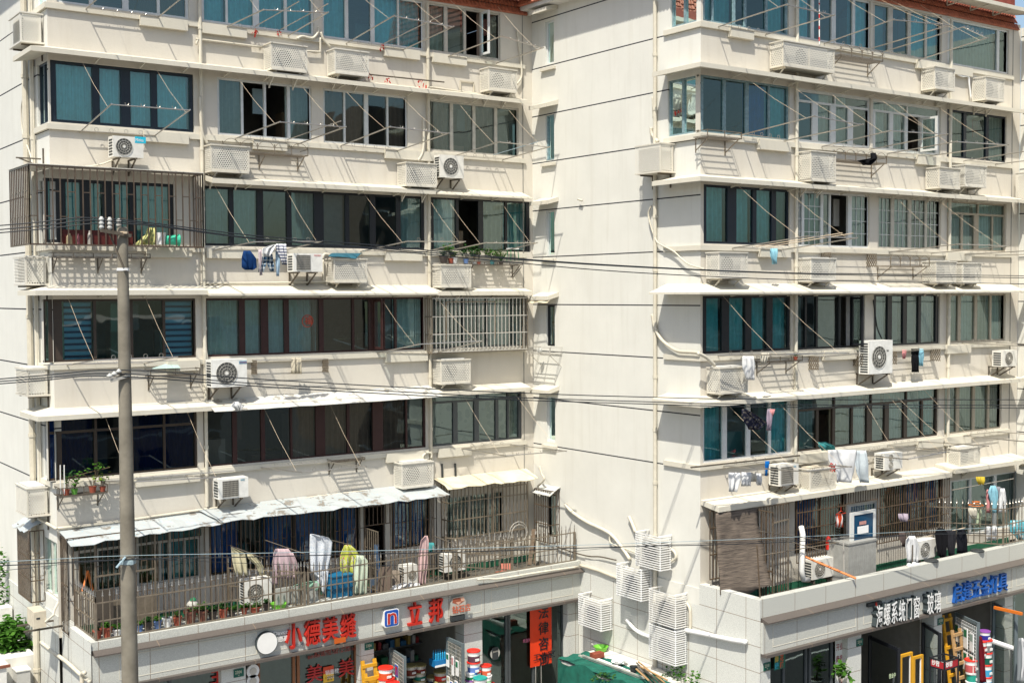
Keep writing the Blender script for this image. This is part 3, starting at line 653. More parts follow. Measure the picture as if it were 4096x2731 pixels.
# ---- shop storeys
def shop(B, X0, X1, Yf, ptop, ypar, openings, zo=3.38):
    MB().box((X0, ypar, 4.30), (X1, ypar+.22, ptop)).build('parapet', M['gran'], B)
    c = MB().use(M['cornice']); c.idx([(X0+.03, Yf-.16, 4.19), (X1, Yf-.16, 4.19), (X1, ypar+.1, 4.19), (X0+.03, ypar+.1, 4.19), (X0+.03, Yf-.16, 4.22), (X1, Yf-.16, 4.22), (X1, ypar, 4.298), (X0+.03, ypar, 4.298)], [(0, 1, 2, 3), (4, 5, 6, 7), (0, 1, 5, 4), (0, 4, 7, 3)])
    c.box((X0+.01, Yf-.13, zo), (X1, Yf+.1, zo+.07)); c.build('cornice', None, B)
    f = MB().use(M['gran']); f.box((X0+.01, Yf, zo+.071), (X1, Yf+.25, 4.188))
    f.build('fascia', None, B)
    g = MB().use(M['trim'])
    for a, b in openings['frames']:
        for (p, q) in (((a, 3.56), (b, 3.575)), ((a, 4.08), (b, 4.095)), ((a, 3.575), (a+.015, 4.08)), ((b-.015, 3.575), (b, 4.08))):
            g.box((p[0], Yf-.006, p[1]), (q[0], Yf+.01, q[1]))
    g.build('fascia_panel_lines', None, B)
    p = None
    for a, b in openings['pillars']:
        MB().box((a, Yf+.1, 0), (b, Yf+.55, zo-.002)).build('pillar', M['gran_side'], B)
    MB().box((X0, Yf+.26, 4.0), (X1, openings['back'], 4.12)).build('terrace_floor', M['floor'], B)
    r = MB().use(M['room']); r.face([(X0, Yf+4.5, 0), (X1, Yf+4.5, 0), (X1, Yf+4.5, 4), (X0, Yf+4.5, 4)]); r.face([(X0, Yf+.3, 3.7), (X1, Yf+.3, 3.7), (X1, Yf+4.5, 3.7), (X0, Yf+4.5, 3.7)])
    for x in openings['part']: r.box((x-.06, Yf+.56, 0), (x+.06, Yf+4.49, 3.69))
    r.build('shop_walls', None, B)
    MB().box((X0, Yf+.3, .131), (X1, Yf+4.5, .16)).build('shop_floor', M['pave'], B)
YF = 26.62; YG = 19.78
shop(LB, 7.76, XS-.01, YF, 4.48, YF+.02, dict(frames=[(8.35, 11.6), (11.9, 14.3), (14.75, 18.0), (18.3, 21.1)], pillars=[(7.8, 8.3), (10.75, 11.35), (14.38, 14.78), (17.5, 18.08), (20.98, 21.38)], part=[11.0, 14.6, 17.8], back=YL))
shop(RB, XS+.0, 35.1, YG, 4.74, YG+.07, dict(frames=[(21.75, 24.8), (25.1, 28.35), (28.6, 31.7), (31.9, 34.8)], pillars=[(21.42, 21.78), (24.62, 25.15), (28.2, 28.55), (31.5, 31.9), (34.8, 35.1)], part=[24.9, 28.4, 31.7], back=YR))
sd = MB().use(M['gran_side'])
sd.face([(7.745, YF-.02, 0), (7.745, YL+.001, 0), (7.745, YL+.001, 4.48), (7.745, YF-.02, 4.48)]); sd.box((7.75, YF+.25, 4.3), (7.95, YL, 4.48)); sd.build('side_base', None, LB)
sd = MB().use(M['gran_side']); sd.box((XS-.03, YG+.06, 0), (XS-.004, YF+.03, 4.19)); sd.box((XS-.03, YG+.30, 4.19), (XS+.2, YR, 4.73)); sd.box((XS-.03, YG+.06, 4.19), (XS-.002, YG+.30, 4.73)); sd.build('side_base', None, RB)
MB().box((XS-.03, YR+.001, 4.19), (XS-.005, 26.4, 4.62)).build('side_band', M['side'], RB)
for X, Y0, B in ((7.60, YL, LB),):
    MB().box((7.66, YL+.002, 0), (7.679, 40, 4.6)).build('side_base', M['gran_side'], LB)
# terrace back walls (rendered white with green skirting)
for B, X0, X1, Y in ((LB, 7.8, XS-.02, YL), (RB, XS+.02, 34.8, YR)):
    MB().box((X0, Y-.016, 4.12), (X1, Y-.004, 4.3)).build('skirting', M['greenf'], B)
# grooves and joints on the left facade end
MB().box((21.04, YL-.012, 4.3), (21.065, YL-.002, 20.1)).build('joint', M['room'], LB)
MB().box((34.76, YR-.012, 6.8), (34.785, YR-.002, 20.1)).build('joint', M['room'], RB)
# ---- rain pipes
def pipe(B, pts, r=.05, name='drain_pipe', m='pipe', clips=True):
    mb = MB().tube(pts, r, 8)
    if clips and abs(Vector(pts[0]).z-Vector(pts[-1]).z) > 3:
        a, b = Vector(pts[0]), Vector(pts[-1]); n = int(abs(a.z-b.z)/1.37)
        for i in range(1, n):
            p = a+(b-a)*i/n; mb.lathe(p-Vector((0, 0, .04)), [(r*1.25, 0), (r*1.25, .08)], 8)
    return mb.build(name, M[m], B, smooth=False)
for x in (11.27, 17.78): pipe(LB, [(x, YL-.08, 20.0), (x, YL-.08, 6.8)], .045)
for x in (24.82, 31.5): pipe(RB, [(x, YR-.08, 20.0), (x, YR-.08, 6.9)], .045)
pipe(RB, [(XS-.08, 23.45, 19.5), (XS-.08, 23.45, .2)], .05)
pipe(LB, [(XL-.1, 30.5, 20.1), (XL-.1, 30.5, .1)], .075); pipe(LB, [(XL-.07, 30.05, 20.1), (XL-.07, 30.05, 7)], .045); pipe(LB, [(XL-.06, 29.93, 20.1), (XL-.06, 29.93, 7)], .02, clips=False)
# ================================================================ AIR CONDITIONERS
def ac_body(T, x0, x1, z0, z1, yf, yb, fan=.5, square=False, body='acw', badge=None, ax='Y', fan2=False, vents=True, handed=1):
    """condenser whose grille faces -Y (ax Y) ; x0..x1 width"""
    MB().use(M[body]).box((x0, yf, z0), (x1, yb, z1)).build('casing', None, T)
    cx = x0+(x1-x0)*fan; h = z1-z0; R = min(h*.40, (x1-x0)*.30)
    g = MB()
    cs = [(cx, (z0+z1)/2)] if not fan2 else [(cx, z0+h*.27), (cx, z0+h*.73)]
    if fan2: R = h*.2
    for c in cs:
        if square:
            g.use(M['acfan']).box((c[0]-R*1.05, yf-.006, c[1]-R), (c[0]+R*1.05, yf-.001, c[1]+R)); g.use(M['wire'])
            for i in range(12): x = c[0]-R+2*R*i/11; g.box((x-.003, yf-.018, c[1]-R), (x+.003, yf-.01, c[1]+R))
            for i in range(9): z = c[1]-R+2*R*i/8; g.box((c[0]-R, yf-.02, z-.003), (c[0]+R, yf-.012, z+.003))
        else:
            g.use(M['acfan']).lathe((c[0], yf-.006, c[1]), [(R, 0), (R, .005)], 20, 'Y'); g.use(M['wire'])
            for q in (1, .72, .45, .2): g.ring((c[0], yf-.016, c[1]), R*q, .005, 'Y', n=16)
            for i in range(14):
                a = math.pi*2*i/14; g.beam((c[0]+R*.15*math.cos(a), yf-.014, c[1]+R*.15*math.sin(a)), (c[0]+R*math.cos(a), yf-.014, c[1]+R*math.sin(a)), .005, .005)
            g.use(M[body]).lathe((c[0], yf-.024, c[1]), [(R*.16, 0), (R*.16, .01)], 10, 'Y')
    g.build('fan_grille', None, T)
    if vents:
        v = MB().use(M['fan'])
        n = max(4, int(h/.075)); 
        for i in range(n):
            z = z0+.04+(h-.08)*i/n; v.box((x0-.004, yf+.04, z), (x0-.001, yb-.05, z+(h-.08)/n*.62))
        v.build('side_vents', None, T)
    if badge:
        body_, c, tc, bx, bz, bw, bh = badge
        if c: MB().box((x0+(x1-x0)*bx, yf-.004, z0+h*bz), (x0+(x1-x0)*bx+bw, yf-.001, z0+h*bz+bh)).build('badge', col('badge_'+body_, c), T)
        text(body_, (x0+(x1-x0)*bx+.01, yf-.006, z0+h*bz+bh*.25), bh*.6, col('lt_'+body_, tc), T, 'badge_lettering', ext=.001, sx=.8)
def brackets(T, xs, yf, yw, z, m='iron'):
    for x in xs:
        MB().beam((x, yf, z-.02), (x, yw, z-.02), .035, .035).beam((x, yw-.02, z-.02), (x, yw-.02, z-.38), .035, .03).beam((x, yf+.08, z-.04), (x, yw-.02, z-.34), .03, .03).build('bracket', M[m], T)
def cage_ac(label, x0, x1, z0, z1, Y, d=.46, div=False, peek=True, body='acw', group='perforated cages around air conditioners'):
    T = thing('caged_air_conditioner', label, 'air conditioner', ((x0+x1)/2, Y, z0), group)
    yf = Y-d-.05; yb = Y-.05; mb = MB().use(M['perf'])
    mb.face([(x0, yf, z0), (x1, yf, z0), (x1, yf, z1), (x0, yf, z1)]); mb.face([(x0, yf, z0), (x0, yb, z0), (x0, yb, z1), (x0, yf, z1)]); mb.face([(x1, yf, z0), (x1, yb, z0), (x1, yb, z1), (x1, yf, z1)])
    mb.build('perforated_panel', None, T)
    fr = MB().use(M['cage']); t = .022; e = .004
    fr.box((x0-e, yf-e-.02, z0-.05), (x1+e, yb, z0-.001)) 
    fr.box((x0-.03, yf-.035, z1), (x1+.03, yf+.02, z1+.03)); fr.box((x0-.03, yf+.021, z1), (x0+.02, yb, z1+.03)); fr.box((x1-.02, yf+.021, z1), (x1+.03, yb, z1+.03))
    for x in (x0, x1)+(((x0+x1)/2,) if div else ()): fr.box((x-t, yf-e-.006, z0), (x+t, yf-e, z1))
    for a in (z0, z1-.035): fr.box((x0+t, yf-e-.004, a), (x1-t, yf-e, a+.035))
    for x in (x0-e, x1+e):
        for y in (yf, yb-.04): fr.box((x-.003, y, z0), (x+.003, y+.04, z1))
    fr.build('cage_frame', None, T)
    h = (z1-z0); up = .05 if peek else -.06
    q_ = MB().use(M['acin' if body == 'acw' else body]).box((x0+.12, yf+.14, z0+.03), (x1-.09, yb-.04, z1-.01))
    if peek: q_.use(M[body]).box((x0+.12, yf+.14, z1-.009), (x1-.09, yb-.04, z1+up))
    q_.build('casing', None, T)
    cx = x0+(x1-x0)*.42; R = h*.36
    MB().use(M['fan']).lathe((cx, yf+.13, (z0+z1)/2), [(R, 0), (R, .008)], 16, 'Y').build('fan_grille', None, T)
    brackets(T, (x0+.15, x1-.15), yf+.05, Y, z0-.05, 'cage')
    return T
def fr(k, xl, yt, yb, xr, Y):
    a = onY(k, xl, yt, Y); b = onY(k, xl, yb, Y); x1 = Xat(k, xr, Y, (a.z+b.z)/2); return a.x, x1, b.z, a.z
for k, xl, yt, yb, xr, Y, kw, lab in [
 ('a1', 190, 388, 605, 503, YL, {}, 'perforated cage under the teal windows of the top left row, first right of the pipe'),
 ('a1', 762, 442, 640, 1055, YL, {}, 'perforated cage just right of the first, above the red tied pole'),
 ('a1', 2140, 610, 795, 2384, YL, {}, 'perforated cage at the right end of the top spandrel on the left block'),
 ('a0', 1890, 1302, 1520, 2225, YL, {}, 'perforated cage beside the iron shelf under the fan shadow bars, second spandrel left block'),
 ('b1', 1397, 5, 195, 1665, YL, {}, 'perforated cage touching a bare white fan unit on the left block'),
 ('b1', 752, 868, 1060, 1040, YL, {}, 'perforated cage right of the square grilled unit near the hung laundry'),
 ('b1', 1712, 922, 1105, 1973, YL, dict(peek=False), 'perforated cage with potted plants standing on top'),
 ('c1', 1712, 210, 405, 1968, YL, {}, 'perforated cage below the barred enclosed balcony window'),
 ('c1', 1363, 1138, 1340, 1635, YL, {}, 'perforated cage above the long white peeling awning'),
 ('a4', 858, 370, 575, 1308, YR, dict(div=True), 'double width perforated cage with two panels on the right block top spandrel'),
 ('a3', 1440, 600, 780, 1612, YR, {}, 'perforated cage under the top right row, left of the twin at the far end'),
 ('a3', 1895, 692, 880, 2055, YR, {}, 'last perforated cage at the far right end of the top spandrel'),
 ('a3', 330, 1358, 1605, 545, YR, {}, 'perforated cage left of the shelf with the black cloth'),
 ('b3', 1480, 48, 215, 1660, YR, {}, 'front perforated cage of the overlapping pair at the right'),
 ('b4', 283, 810, 1020, 530, YR, dict(peek=False), 'perforated cage at the right block corner above the long white awning'),
 ('b4', 1107, 862, 1050, 1320, YR, {}, 'perforated cage left of the folded metal drying rack'),
 ('b3', 1450, 890, 1068, 1625, YR, {}, 'perforated cage directly behind the arched plant shelf'),
 ('b3', 1690, 905, 1070, 1850, YR, dict(peek=False), 'perforated cage right of the pipe on the third spandrel, last in its row'),
 ('c4', 290, 280, 490, 530, YR, {}, 'perforated cage fed by the sagging wrapped hose, right block corner'),
 ('c4', 1100, 1190, 1365, 1318, YR, dict(body='acy'), 'perforated cage with a yellowed unit showing at its open left side'),
 ('c3', 1665, 1002, 1165, 1840, YR, {}, 'perforated cage at the right end above the pale slab over the fenced laundry terrace')]:
    x0, x1, z0, z1 = fr(k, xl, yt, yb, xr, Y-.5)
    cage_ac(lab, x0, x1, z0, z1, Y, **kw)
x0, x1, z0, z1 = fr('b3', 1710, 25, 200, 1885, YR-.5); cage_ac('rear perforated cage of the overlapping pair at the right', x0, x1+.05, z0, z1, YR)
# side wall cages: louvred front, perforated end
def side_cage(label, X, y0, y1, z0, z1, d=.5, louv=True, group='cages on the side walls'):
    T = thing('caged_air_conditioner', label, 'air conditioner', (X, y0, z0), group); xf = X-d
    mb = MB().use(M['perf']); mb.face([(xf, y0, z0), (X-.06, y0, z0), (X-.06, y0, z1), (xf, y0, z1)])
    if not louv: mb.face([(xf, y0, z0), (xf, y1, z0), (xf, y1, z1), (xf, y0, z1)])
    mb.build('perforated_panel', None, T)
    fr_ = MB().use(M['cage']); fr_.box((xf-.01, y0-.02, z0-.04), (X-.002, y1, z0-.001)); fr_.box((xf-.02, y0-.03, z1), (X-.002, y0+.02, z1+.03)); fr_.box((xf-.02, y0+.021, z1), (xf+.03, y1, z1+.03))
    fr_.box((xf-.008, y0-.008, z0), (xf+.03, y0-.001, z1)); fr_.box((X-.12, y0-.008, z0), (X-.07, y0-.001, z1)); fr_.box((xf-.008, y0, z0), (xf-.001, y0+.04, z1))
    for i in range(16 if louv else 0):
        z = z0+.02+(z1-z0-.04)*i/16; fr_.face([(xf-.005, y0+.04, z), (xf-.005, y1, z), (xf+.02, y1, z+.03), (xf+.02, y0+.04, z+.03)])
    fr_.build('cage_frame', None, T)
    MB().use(M['acw']).box((xf+.08, y0+.09, z0+.03), (X-.08, y1-.05, z1+.05)).build('casing', None, T)
    for y in (y0+.15, y1-.15): MB().beam((xf+.05, y, z0-.06), (X, y, z0-.06), .035, .035).beam((X-.02, y, z0-.06), (X-.02, y, z0-.4), .03, .03).build('bracket', M['iron'], T)
for k, yt, yb, lab in (('a0', 115, 365, 'louvred cage on the left side wall, topmost of four in a column'), ('b0', 852, 1085, 'louvred cage on the left side wall just below the barred balcony cage'),
                  ('c0', 292, 515, 'louvred cage on the left side wall beside the horizontal cables'), ('c0', 1362, 1595, 'louvred cage on the left side wall, lowest of the column')):
    xe = {('a0', 115): 180, ('b0', 852): 225, ('c0', 292): 240, ('c0', 1362): 240}[(k, yt)]
    a = onX(k, xe, yt, XL-.52); b = onX(k, xe, yb, XL-.52)
    side_cage(lab, XL, a.y, a.y+1.05, b.z, a.z, .52)
a = onX('a2', 1438, 1288, XS-.5); b = onX('a2', 1438, 1528, XS-.5); c_ = onX('a2', 1210, 1330, XS-.5)
side_cage('perforated cage alone on the bright blank side wall beside the drain pipe', XS, a.y, c_.y, b.z, a.z, .5, False)
a = onX('b3', 2165, 100, 35.2-.45); side_cage('perforated cage cut by the right edge of the photo', 35.2, 19.2, a.y, a.z-.85, a.z, .45, False)
# white slatted boxes near the ground
def slat_cage(label, ke, xe, yt, yb, xf_, n):
    X = XS; d = .47; a = onX('d2', xe, yt, X-d); b = onX('d2', xe, yb, X-d); y0 = a.y; y1 = Yat('d2', xf_, X-d, a.z); z0, z1 = b.z, a.z
    T = thing('slatted_air_conditioner_box', label, 'air conditioner', (X, y0, z0), 'white slatted boxes on the corner wall'); xf = X-d
    mb = MB().use(M['white'])
    for i in range(n):
        z = z0+(z1-z0)*i/(n-1)
        mb.box((xf-.012, y0, z-.013), (xf, y1, z+.011)); mb.box((xf, y0-.012, z-.013), (X-.1, y0, z+.011)); mb.box((xf, y1, z-.013), (X-.1, y1+.012, z+.011))
    mb.build('slats', None, T)
    f = MB().use(M['white'])
    for x, y in ((xf+.012, y0+.012), (xf+.012, y1-.012), (X-.12, y0+.012), (X-.12, y1-.012)): f.box((x-.012, y-.012, z0-.02), (x+.012, y+.012, z1+.02))
    for y in (y0+.03, y1-.05):
        for z in (z0-.03, z1+.01): f.box((xf, y, z-.01), (X-.03, y+.03, z+.015))
    f.build('slat_frame', None, T)
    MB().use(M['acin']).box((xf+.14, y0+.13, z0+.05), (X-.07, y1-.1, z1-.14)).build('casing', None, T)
    cy = (y0+y1)/2; R = .24
    MB().use(M['fan']).lathe((xf+.08, cy, (z0+z1)/2-.05), [(R, 0), (R, .008)], 16, 'X').build('fan_grille', None, T)
    return T
for a_ in ((905, 835, 1100, 703, 14, 'white slatted box standing alone left of the cluster'), (1265, 560, 832, 1045, 14, 'white slatted box in the middle of the cluster, below the top one'),
           (1435, 265, 560, 1215, 15, 'topmost white slatted box with an open upper edge'), (1573, 790, 1078, 1335, 15, 'upper white slatted box of the stacked pair'), (1573, 1112, 1412, 1335, 16, 'lowest white slatted box, directly below its twin')):
    slat_cage(a_[5], None, a_[0], a_[1], a_[2], a_[3], a_[4])
# bare units
def bare(label, k, xl, yt, yb, xr, Y, d=.34, off=.22, **kw):
    x0, x1, z0, z1 = fr(k, xl, yt, yb, xr, Y-d-off)
    T = thing('air_conditioner', label, 'air conditioner', ((x0+x1)/2, Y, z0), 'air conditioners without a cage')
    ac_body(T, x0, x1, z0, z1, Y-d-off, Y-off, **kw); brackets(T, (x0+.15, x1-.18), Y-d-off-.05, Y, z0)
    return T
CY = (.02, .45, .62)
bare('white unit with a sky blue maker badge under the navy framed corner windows', 'a0', 1010, 1215, 1402, 1285, YL, fan=.36, badge=('Midea', CY, WHT, .72, .72, .26, .15))
bare('white fan unit beside a perforated cage on the second spandrel', 'a1', 1700, 1440, 1700-130+10, 1915, YL, fan=.45) if 0 else None
x0, x1, z0, z1 = fr('a1', 1700, 1440, 1588, 1915, YL-.5)
T = thing('air_conditioner', 'white swirl fan unit right beside a perforated cage on the left block', 'air conditioner', (x0, YL, z0), 'air conditioners without a cage')
ac_body(T, x0, x1, z0, z0+.62, YL-.5, YL-.2, fan=.45); brackets(T, (x0+.12, x1-.12), YL-.55, YL, z0)
bare('beige unit with a square grille left of a perforated cage, near the laundry', 'b1', 385, 812, 978, 650, YL, fan=.35, square=True, badge=('MITSUBISHI', None, (.5, .03, .03), .7, .82, .2, .07))
bare('large two handled unit below the teal curtained red brown window', 'c0', 1893, 200, 450, 2213, YL, d=.36, fan=.42, badge=('MITSUBISHI', (.05, .3, .45), WHT, .78, .82, .2, .07))
bare('small white unit with a striped corner sticker above the white awning', 'c0', 1957, 1272, 1452, 2225, YL, fan=.4, square=True, badge=('GREE', None, (.05, .3, .45), .72, .8, .2, .09))
bare('white unit with slotted side next to the white washing on the right block', 'c4', 825, 1145, 1333, 995, YR, d=.36, off=.15, fan=.4, square=True, badge=('GREE', None, (.05, .3, .45), .72, .8, .15, .08))
bare('tall upright unit marked VRV between two folding racks', 'c3', 852, 30, 330, 1062, YR, d=.34, off=.2, fan=.42, badge=('VRV', None, BLK, .72, .62, .2, .12))
bare('grey twin fan unit behind the draped white quilt', 'c3', 990, 1042, 1190, 1150, YR, fan=.35, fan2=True)
bare('small white fan unit at the far right end above the pale slab', 'c3', 2045, 118, 262, 2178, YR, fan=.45)
# terrace level units
def floor_ac(label, k, xl, yt, yb, xr, Y, **kw):
    x0, x1, z0, z1 = fr(k, xl, yt, yb, xr, Y)
    T = thing('air_conditioner', label, 'air conditioner', ((x0+x1)/2, Y+.17, z0), 'air conditioners on the terraces')
    ac_body(T, x0, x1, z0, z1, Y, Y+.34, **kw)
    for x in (x0+.08, x1-.12): MB().box((x, Y+.02, z0-.12), (x+.05, Y+.32, z0-.001)).build('foot', M['iron'], T)
floor_ac('fan unit behind the spiked fence between plants and grey board', 'd1', -45, 655, 885, 195, 27.3, fan=.38)
floor_ac('white unit on the left terrace beside the pink robe', 'd1', 1385, 525, 690, 1505, 27.9, fan=.55)
floor_ac('pale unit in front of the brass coloured grille', 'd1', 1745, 420, 580, 1935, 28.1, fan=.5)
floor_ac('white unit behind the orange pole on the right terrace', 'd3', 345, 475, 645, 545, 21.1, fan=.32)
floor_ac('white unit between the white shirt and the black coats', 'd3', 1300, 300, 465, 1452, 20.5, fan=.35)
T = thing('air_conditioner', 'stained unit on brackets on the outside wall below the corner grille', 'air conditioner', (7.2, 28.6, 3.6))
a = onX('d0', 395, 900, 7.3); b = onX('d0', 395, 1065, 7.3)
MB().use(M['acy']).box((7.05, a.y-.1, b.z+.03), (7.32, a.y+.5, a.z-.03)).build('casing', None, T)
MB().use(M['fan']).box((7.1, a.y-.106, a.z-.2), (7.18, a.y-.101, a.z-.16)).build('side_vents', None, T)
MB().tube([(7.3, a.y-.1, b.z+.15), (7.45, a.y-.2, b.z+.3), (7.5, a.y-.1, a.z-.05), (7.62, a.y, a.z+.1)], .03).build('hose', M['pipe'], T)
for y in (a.y, a.y+.6): MB().beam((6.85, y, b.z-.03), (7.72, y, b.z-.03), .04, .04).build('bracket', M['iron'], T)
# ================================================================ DRYING RACKS
RK = 'drying racks on poles under the windows'
def rack(label, Y, b1, t1, b2, t2, cords=True, ringtop=False, r=.016, ring=True):
    """b = (key,x,y) bases on the facade, t = tips; a cross bar joins the tips"""
    B1 = onY(*b1, Y-.06); B2 = onY(*b2, Y-.06)
    def tip(B, t):
        P = onX(*t, B.x)
        if not (.5 < Y-P.y < 2.7): P = B+Vector((0, -2.2, P.z-B.z if abs(P.z-B.z) < 1 else .2))
        return P
    T1 = tip(B1, t1); T2 = tip(B2, t2)
    T = thing('drying_rack', label, 'drying rack', ((B1+B2)/2), RK)
    for p, q in ((B1, T1), (B2, T2)): MB().tube([p+Vector((0, .06, 0)), q+(q-p).normalized()*.06], r, 6).build('rod', M['steel'], T)
    MB().tube([T1, T2], r*.9, 6).build('cross_bar', M['steel'], T)
    MB().tube([B1+Vector((0, -.08, .02)), B2+Vector((0, -.08, .02))], r*.7, 5).build('wall_bar', M['steel'], T)
    if ring:
        for i in range(4):
            s = (i+1)/5; p = T1.lerp(T2, s); q = (B1.lerp(B2, s)+Vector((0, -.08, .02)))
            for c_, full in ((p, ringtop), (q, not ringtop)):
                mb = MB()
                if full: mb.ring(c_+Vector((0, 0, .05)), .045, .006, 'Y', n=9)
                else: mb.ring(c_+Vector((0, 0, .05)), .04, .006, 'Y', (math.pi*.9, math.pi*2.1), n=6)
                mb.build('ring' if full else 'hook', M['steel'], T)
    if cords:
        for t in (T1, T2):
            top = Vector((t.x+.02, Y-.12, min(z for z in TOPZ if z > t.z) if any(z > t.z for z in TOPZ) else t.z+1)); a_ = t+(Vector((0, .22, -.02)))
            MB().tube([a_, a_.lerp(top, .5)+Vector((0, 0, -.05)), top], .0036, 4).build('cord', M['rope'], T)
    return T
TOPZ = [9.25, 12.02, 14.78, 17.46, 20.2]
rack('rack leftmost in the top row with its outer bar above the photo', YL, ('a0', 770, 85), ('a0', 1040, -160), ('a0', 1410, 165), ('a0', 1700, -75), ringtop=True)
rack('rack before the wide teal windows of the top row, red ribbons tied at its foot', YL, ('a0', 2025, 245), ('a1', 300, 5), ('a1', 340, 325), ('a1', 795, 73))
rack('rack in the top left row ending in front of the cream window post', YL, ('a1', 860, 395), ('a1', 1285, 145), ('a1', 1360, 455), ('a1', 1815, 243))
rack('rack at the right end of the top left row reaching the stair window', YL, ('a1', 1765, 512), ('a2', 10, 328), ('a2', -35, 570), ('a2', 470, 408))
rack('rack with four hooks before the navy framed corner windows', YL, ('a0', 720, 1185), ('a0', 993, 938), ('a0', 1380, 1225), ('a0', 1695, 990))
rack('rack over the iron shelf in the second left row', YL, ('a0', 2105, 1245), ('a1', 262, 1095), ('a1', 425, 1295), ('a1', 852, 1140))
rack('rack before the brown curtained white framed windows', YL, ('a1', 810, 1312), ('a1', 1250, 1138), ('a1', 1310, 1358), ('a1', 1775, 1197))
rack('rack at the right end of the second left row with a green pole inside', YL, ('a1', 1825, 1403), ('a2', 75, 1258), ('a2', 20, 1435), ('a2', 525, 1305))
rack('rack that carries the blue shorts and checked trousers', YL, ('b0', 1905, 790), ('b1', 30, 712), ('b1', 300, 790), ('b1', 640, 706), ringtop=True)
rack('rack over the blue plastic sheet in the third left row', YL, ('b1', 990, 800), ('b1', 1405, 707), ('b1', 1560, 805), ('b1', 1920, 710), ringtop=True)
rack('rack above the potted plants by the corner', YL, ('b1', 1725, 805), ('b1', 2105, 720), ('b2', -30, 808), ('b2', 325, 722))
rack('rack half hidden by the utility pole in the fourth left row', YL, ('c0', 600, 248), ('c0', 870, 203), ('c0', 1290, 235), ('c0', 1583, 173), ringtop=True)
rack('rack reaching across the barred balcony window', YL, ('c1', 1140, 140), ('c1', 1510, 60), ('c1', 1630, 150), ('c1', 2075, 30), ringtop=True)
rack('rack right of the utility pole below the dark blue windows', YL, ('c0', 930, 1290), ('c0', 1288, 1322), ('c0', 1660, 1238), ('c0', 1968, 1250), ringtop=True)
rack('rack hanging below the brown curtained windows', YL, ('c1', 100, 1165), ('c1', 455, 1205), ('c1', 690, 1112), ('c1', 1030, 1155), ringtop=True)
rack('rack below the paper covered grey windows near the inner corner', YL, ('c1', 1885, 992), ('c2', 133, 1073), ('c2', 90, 957), ('c2', 585, 1015))
rack('rack at the left end of the top right row', YR, ('a4', 275, 243), ('a4', 1027, 7), ('a4', 695, 315), ('a3', 680, 105))
rack('rack in the top right row standing behind the arched iron shelf', YR, ('a3', 445, 395), ('a3', 1200, 148), ('a3', 830, 450), ('a3', 1570, 228))
rack('rack before the wide pale green curtained window', YR, ('a3', 975, 470), ('a3', 1695, 245), ('a3', 1285, 545), ('a3', 2050, 315), ringtop=True)
rack('rack right of the rusty corner shelf in the second right row', YR, ('a4', 490, 1210), ('a4', 1130, 1043), ('a4', 870, 1265), ('a3', 785, 1118))
rack('rack over the shelf with the black cloth', YR, ('a3', 425, 1317), ('a3', 1175, 1155), ('a3', 870, 1340), ('a3', 1543, 1205))
rack('rack ending before the dark sliding window of the second right row', YR, ('a3', 1010, 1380), ('a3', 1760, 1255), ('a3', 1400, 1398), ('a3', 2090, 1300))
rack('rack leaving the photo at the right edge of the second right row', YR, ('a3', 1695, 1445), ('a3', 2300, 1350), ('a3', 1980, 1475), ('a3', 2600, 1400), False)
rack('rack before the lattice windows with a pale blue cloth on its foot', YR, ('b4', 400, 770), ('b4', 1073, 662), ('b4', 820, 790), ('b3', 733, 677), ringtop=True)
rack('rack above the arched plant shelf in the third right row', YR, ('b3', 1030, 805), ('b3', 1780, 727), ('b3', 1405, 815), ('b3', 2110, 750))
rack('rack leaving the photo at the right edge of the third right row', YR, ('b3', 1690, 825), ('b3', 2300, 790), ('b3', 1980, 832), ('b3', 2560, 815), False)
rack('nearly level rack above the white towel in the fourth right row', YR, ('c4', 270, 165), ('c3', 235, 158), ('c4', 740, 150), ('c3', 655, 138))
rack('nearly level rack leaving the right edge in the fourth right row', YR, ('c3', 1700, 48), ('c3', 2240, 75), ('c3', 1990, 45), ('c3', 2500, 70), False)
rack('rack carrying white washing above the last awning corner', YR, ('c4', 320, 1150), ('c4', 1045, 1197), ('c4', 760, 1105), ('c3', 680, 1155))
rack('rack with its bar in front of the twin fan unit', YR, ('c3', 740, 1050), ('c3', 1190, 1088), ('c3', 960, 990), ('c3', 1550, 1023))
rack('rack before the beige framed windows of the lowest right row', YR, ('c3', 1010, 965), ('c3', 1725, 1020), ('c3', 1300, 930), ('c3', 2050, 985))
rack('rack leaving the photo below the beige framed windows', YR, ('c3', 1680, 878), ('c3', 2300, 935), ('c3', 2000, 845), ('c3', 2500, 880), False)
def pole(label, pts, r=.012, m='steel', cat='pole', name='bamboo_pole', group='loose poles laid on the racks'):
    return tag(MB().tube(pts, r, 6).build(name, M[m]), label, cat, group)
def inout(Y, b, t):
    B = onY(*b, Y-.05); return [B, onX(*t, B.x)]
pole('steel pole stretched through the second top left rack, red ribbon at its foot', inout(YL, ('a1', 45, 240), ('a1', 440, 15)), name='pole')
pole('steel pole beside it on the second top left rack', inout(YL, ('a1', 260, 275), ('a1', 700, 35)), name='pole')
pole('steel pole on the third top left rack, red ribbon at its foot', inout(YL, ('a1', 1185, 400), ('a1', 1710, 140)), name='pole')
pole('steel pole lying over the rack above the iron shelf', inout(YL, ('a1', 330, 1255), ('a1', 815, 1085)), name='pole')
pole('pale green pole inside the rack by the inner corner', inout(YL, ('a1', 2180, 1390), ('a2', 340, 1272)), .01, 'gc' if 0 else 'lcable', name='pole')
pole('pole laid in the rack above the white towel', [onY('c0', 390, 245, YL-.5), onY('c0', 1590, 203, YL-.5)], name='pole')
pole('pole along the rack beside the utility pole below the dark blue windows', [onY('c0', 1200, 1262, YL-.5), onY('c0', 2100, 1190, YL-.5)], name='pole')
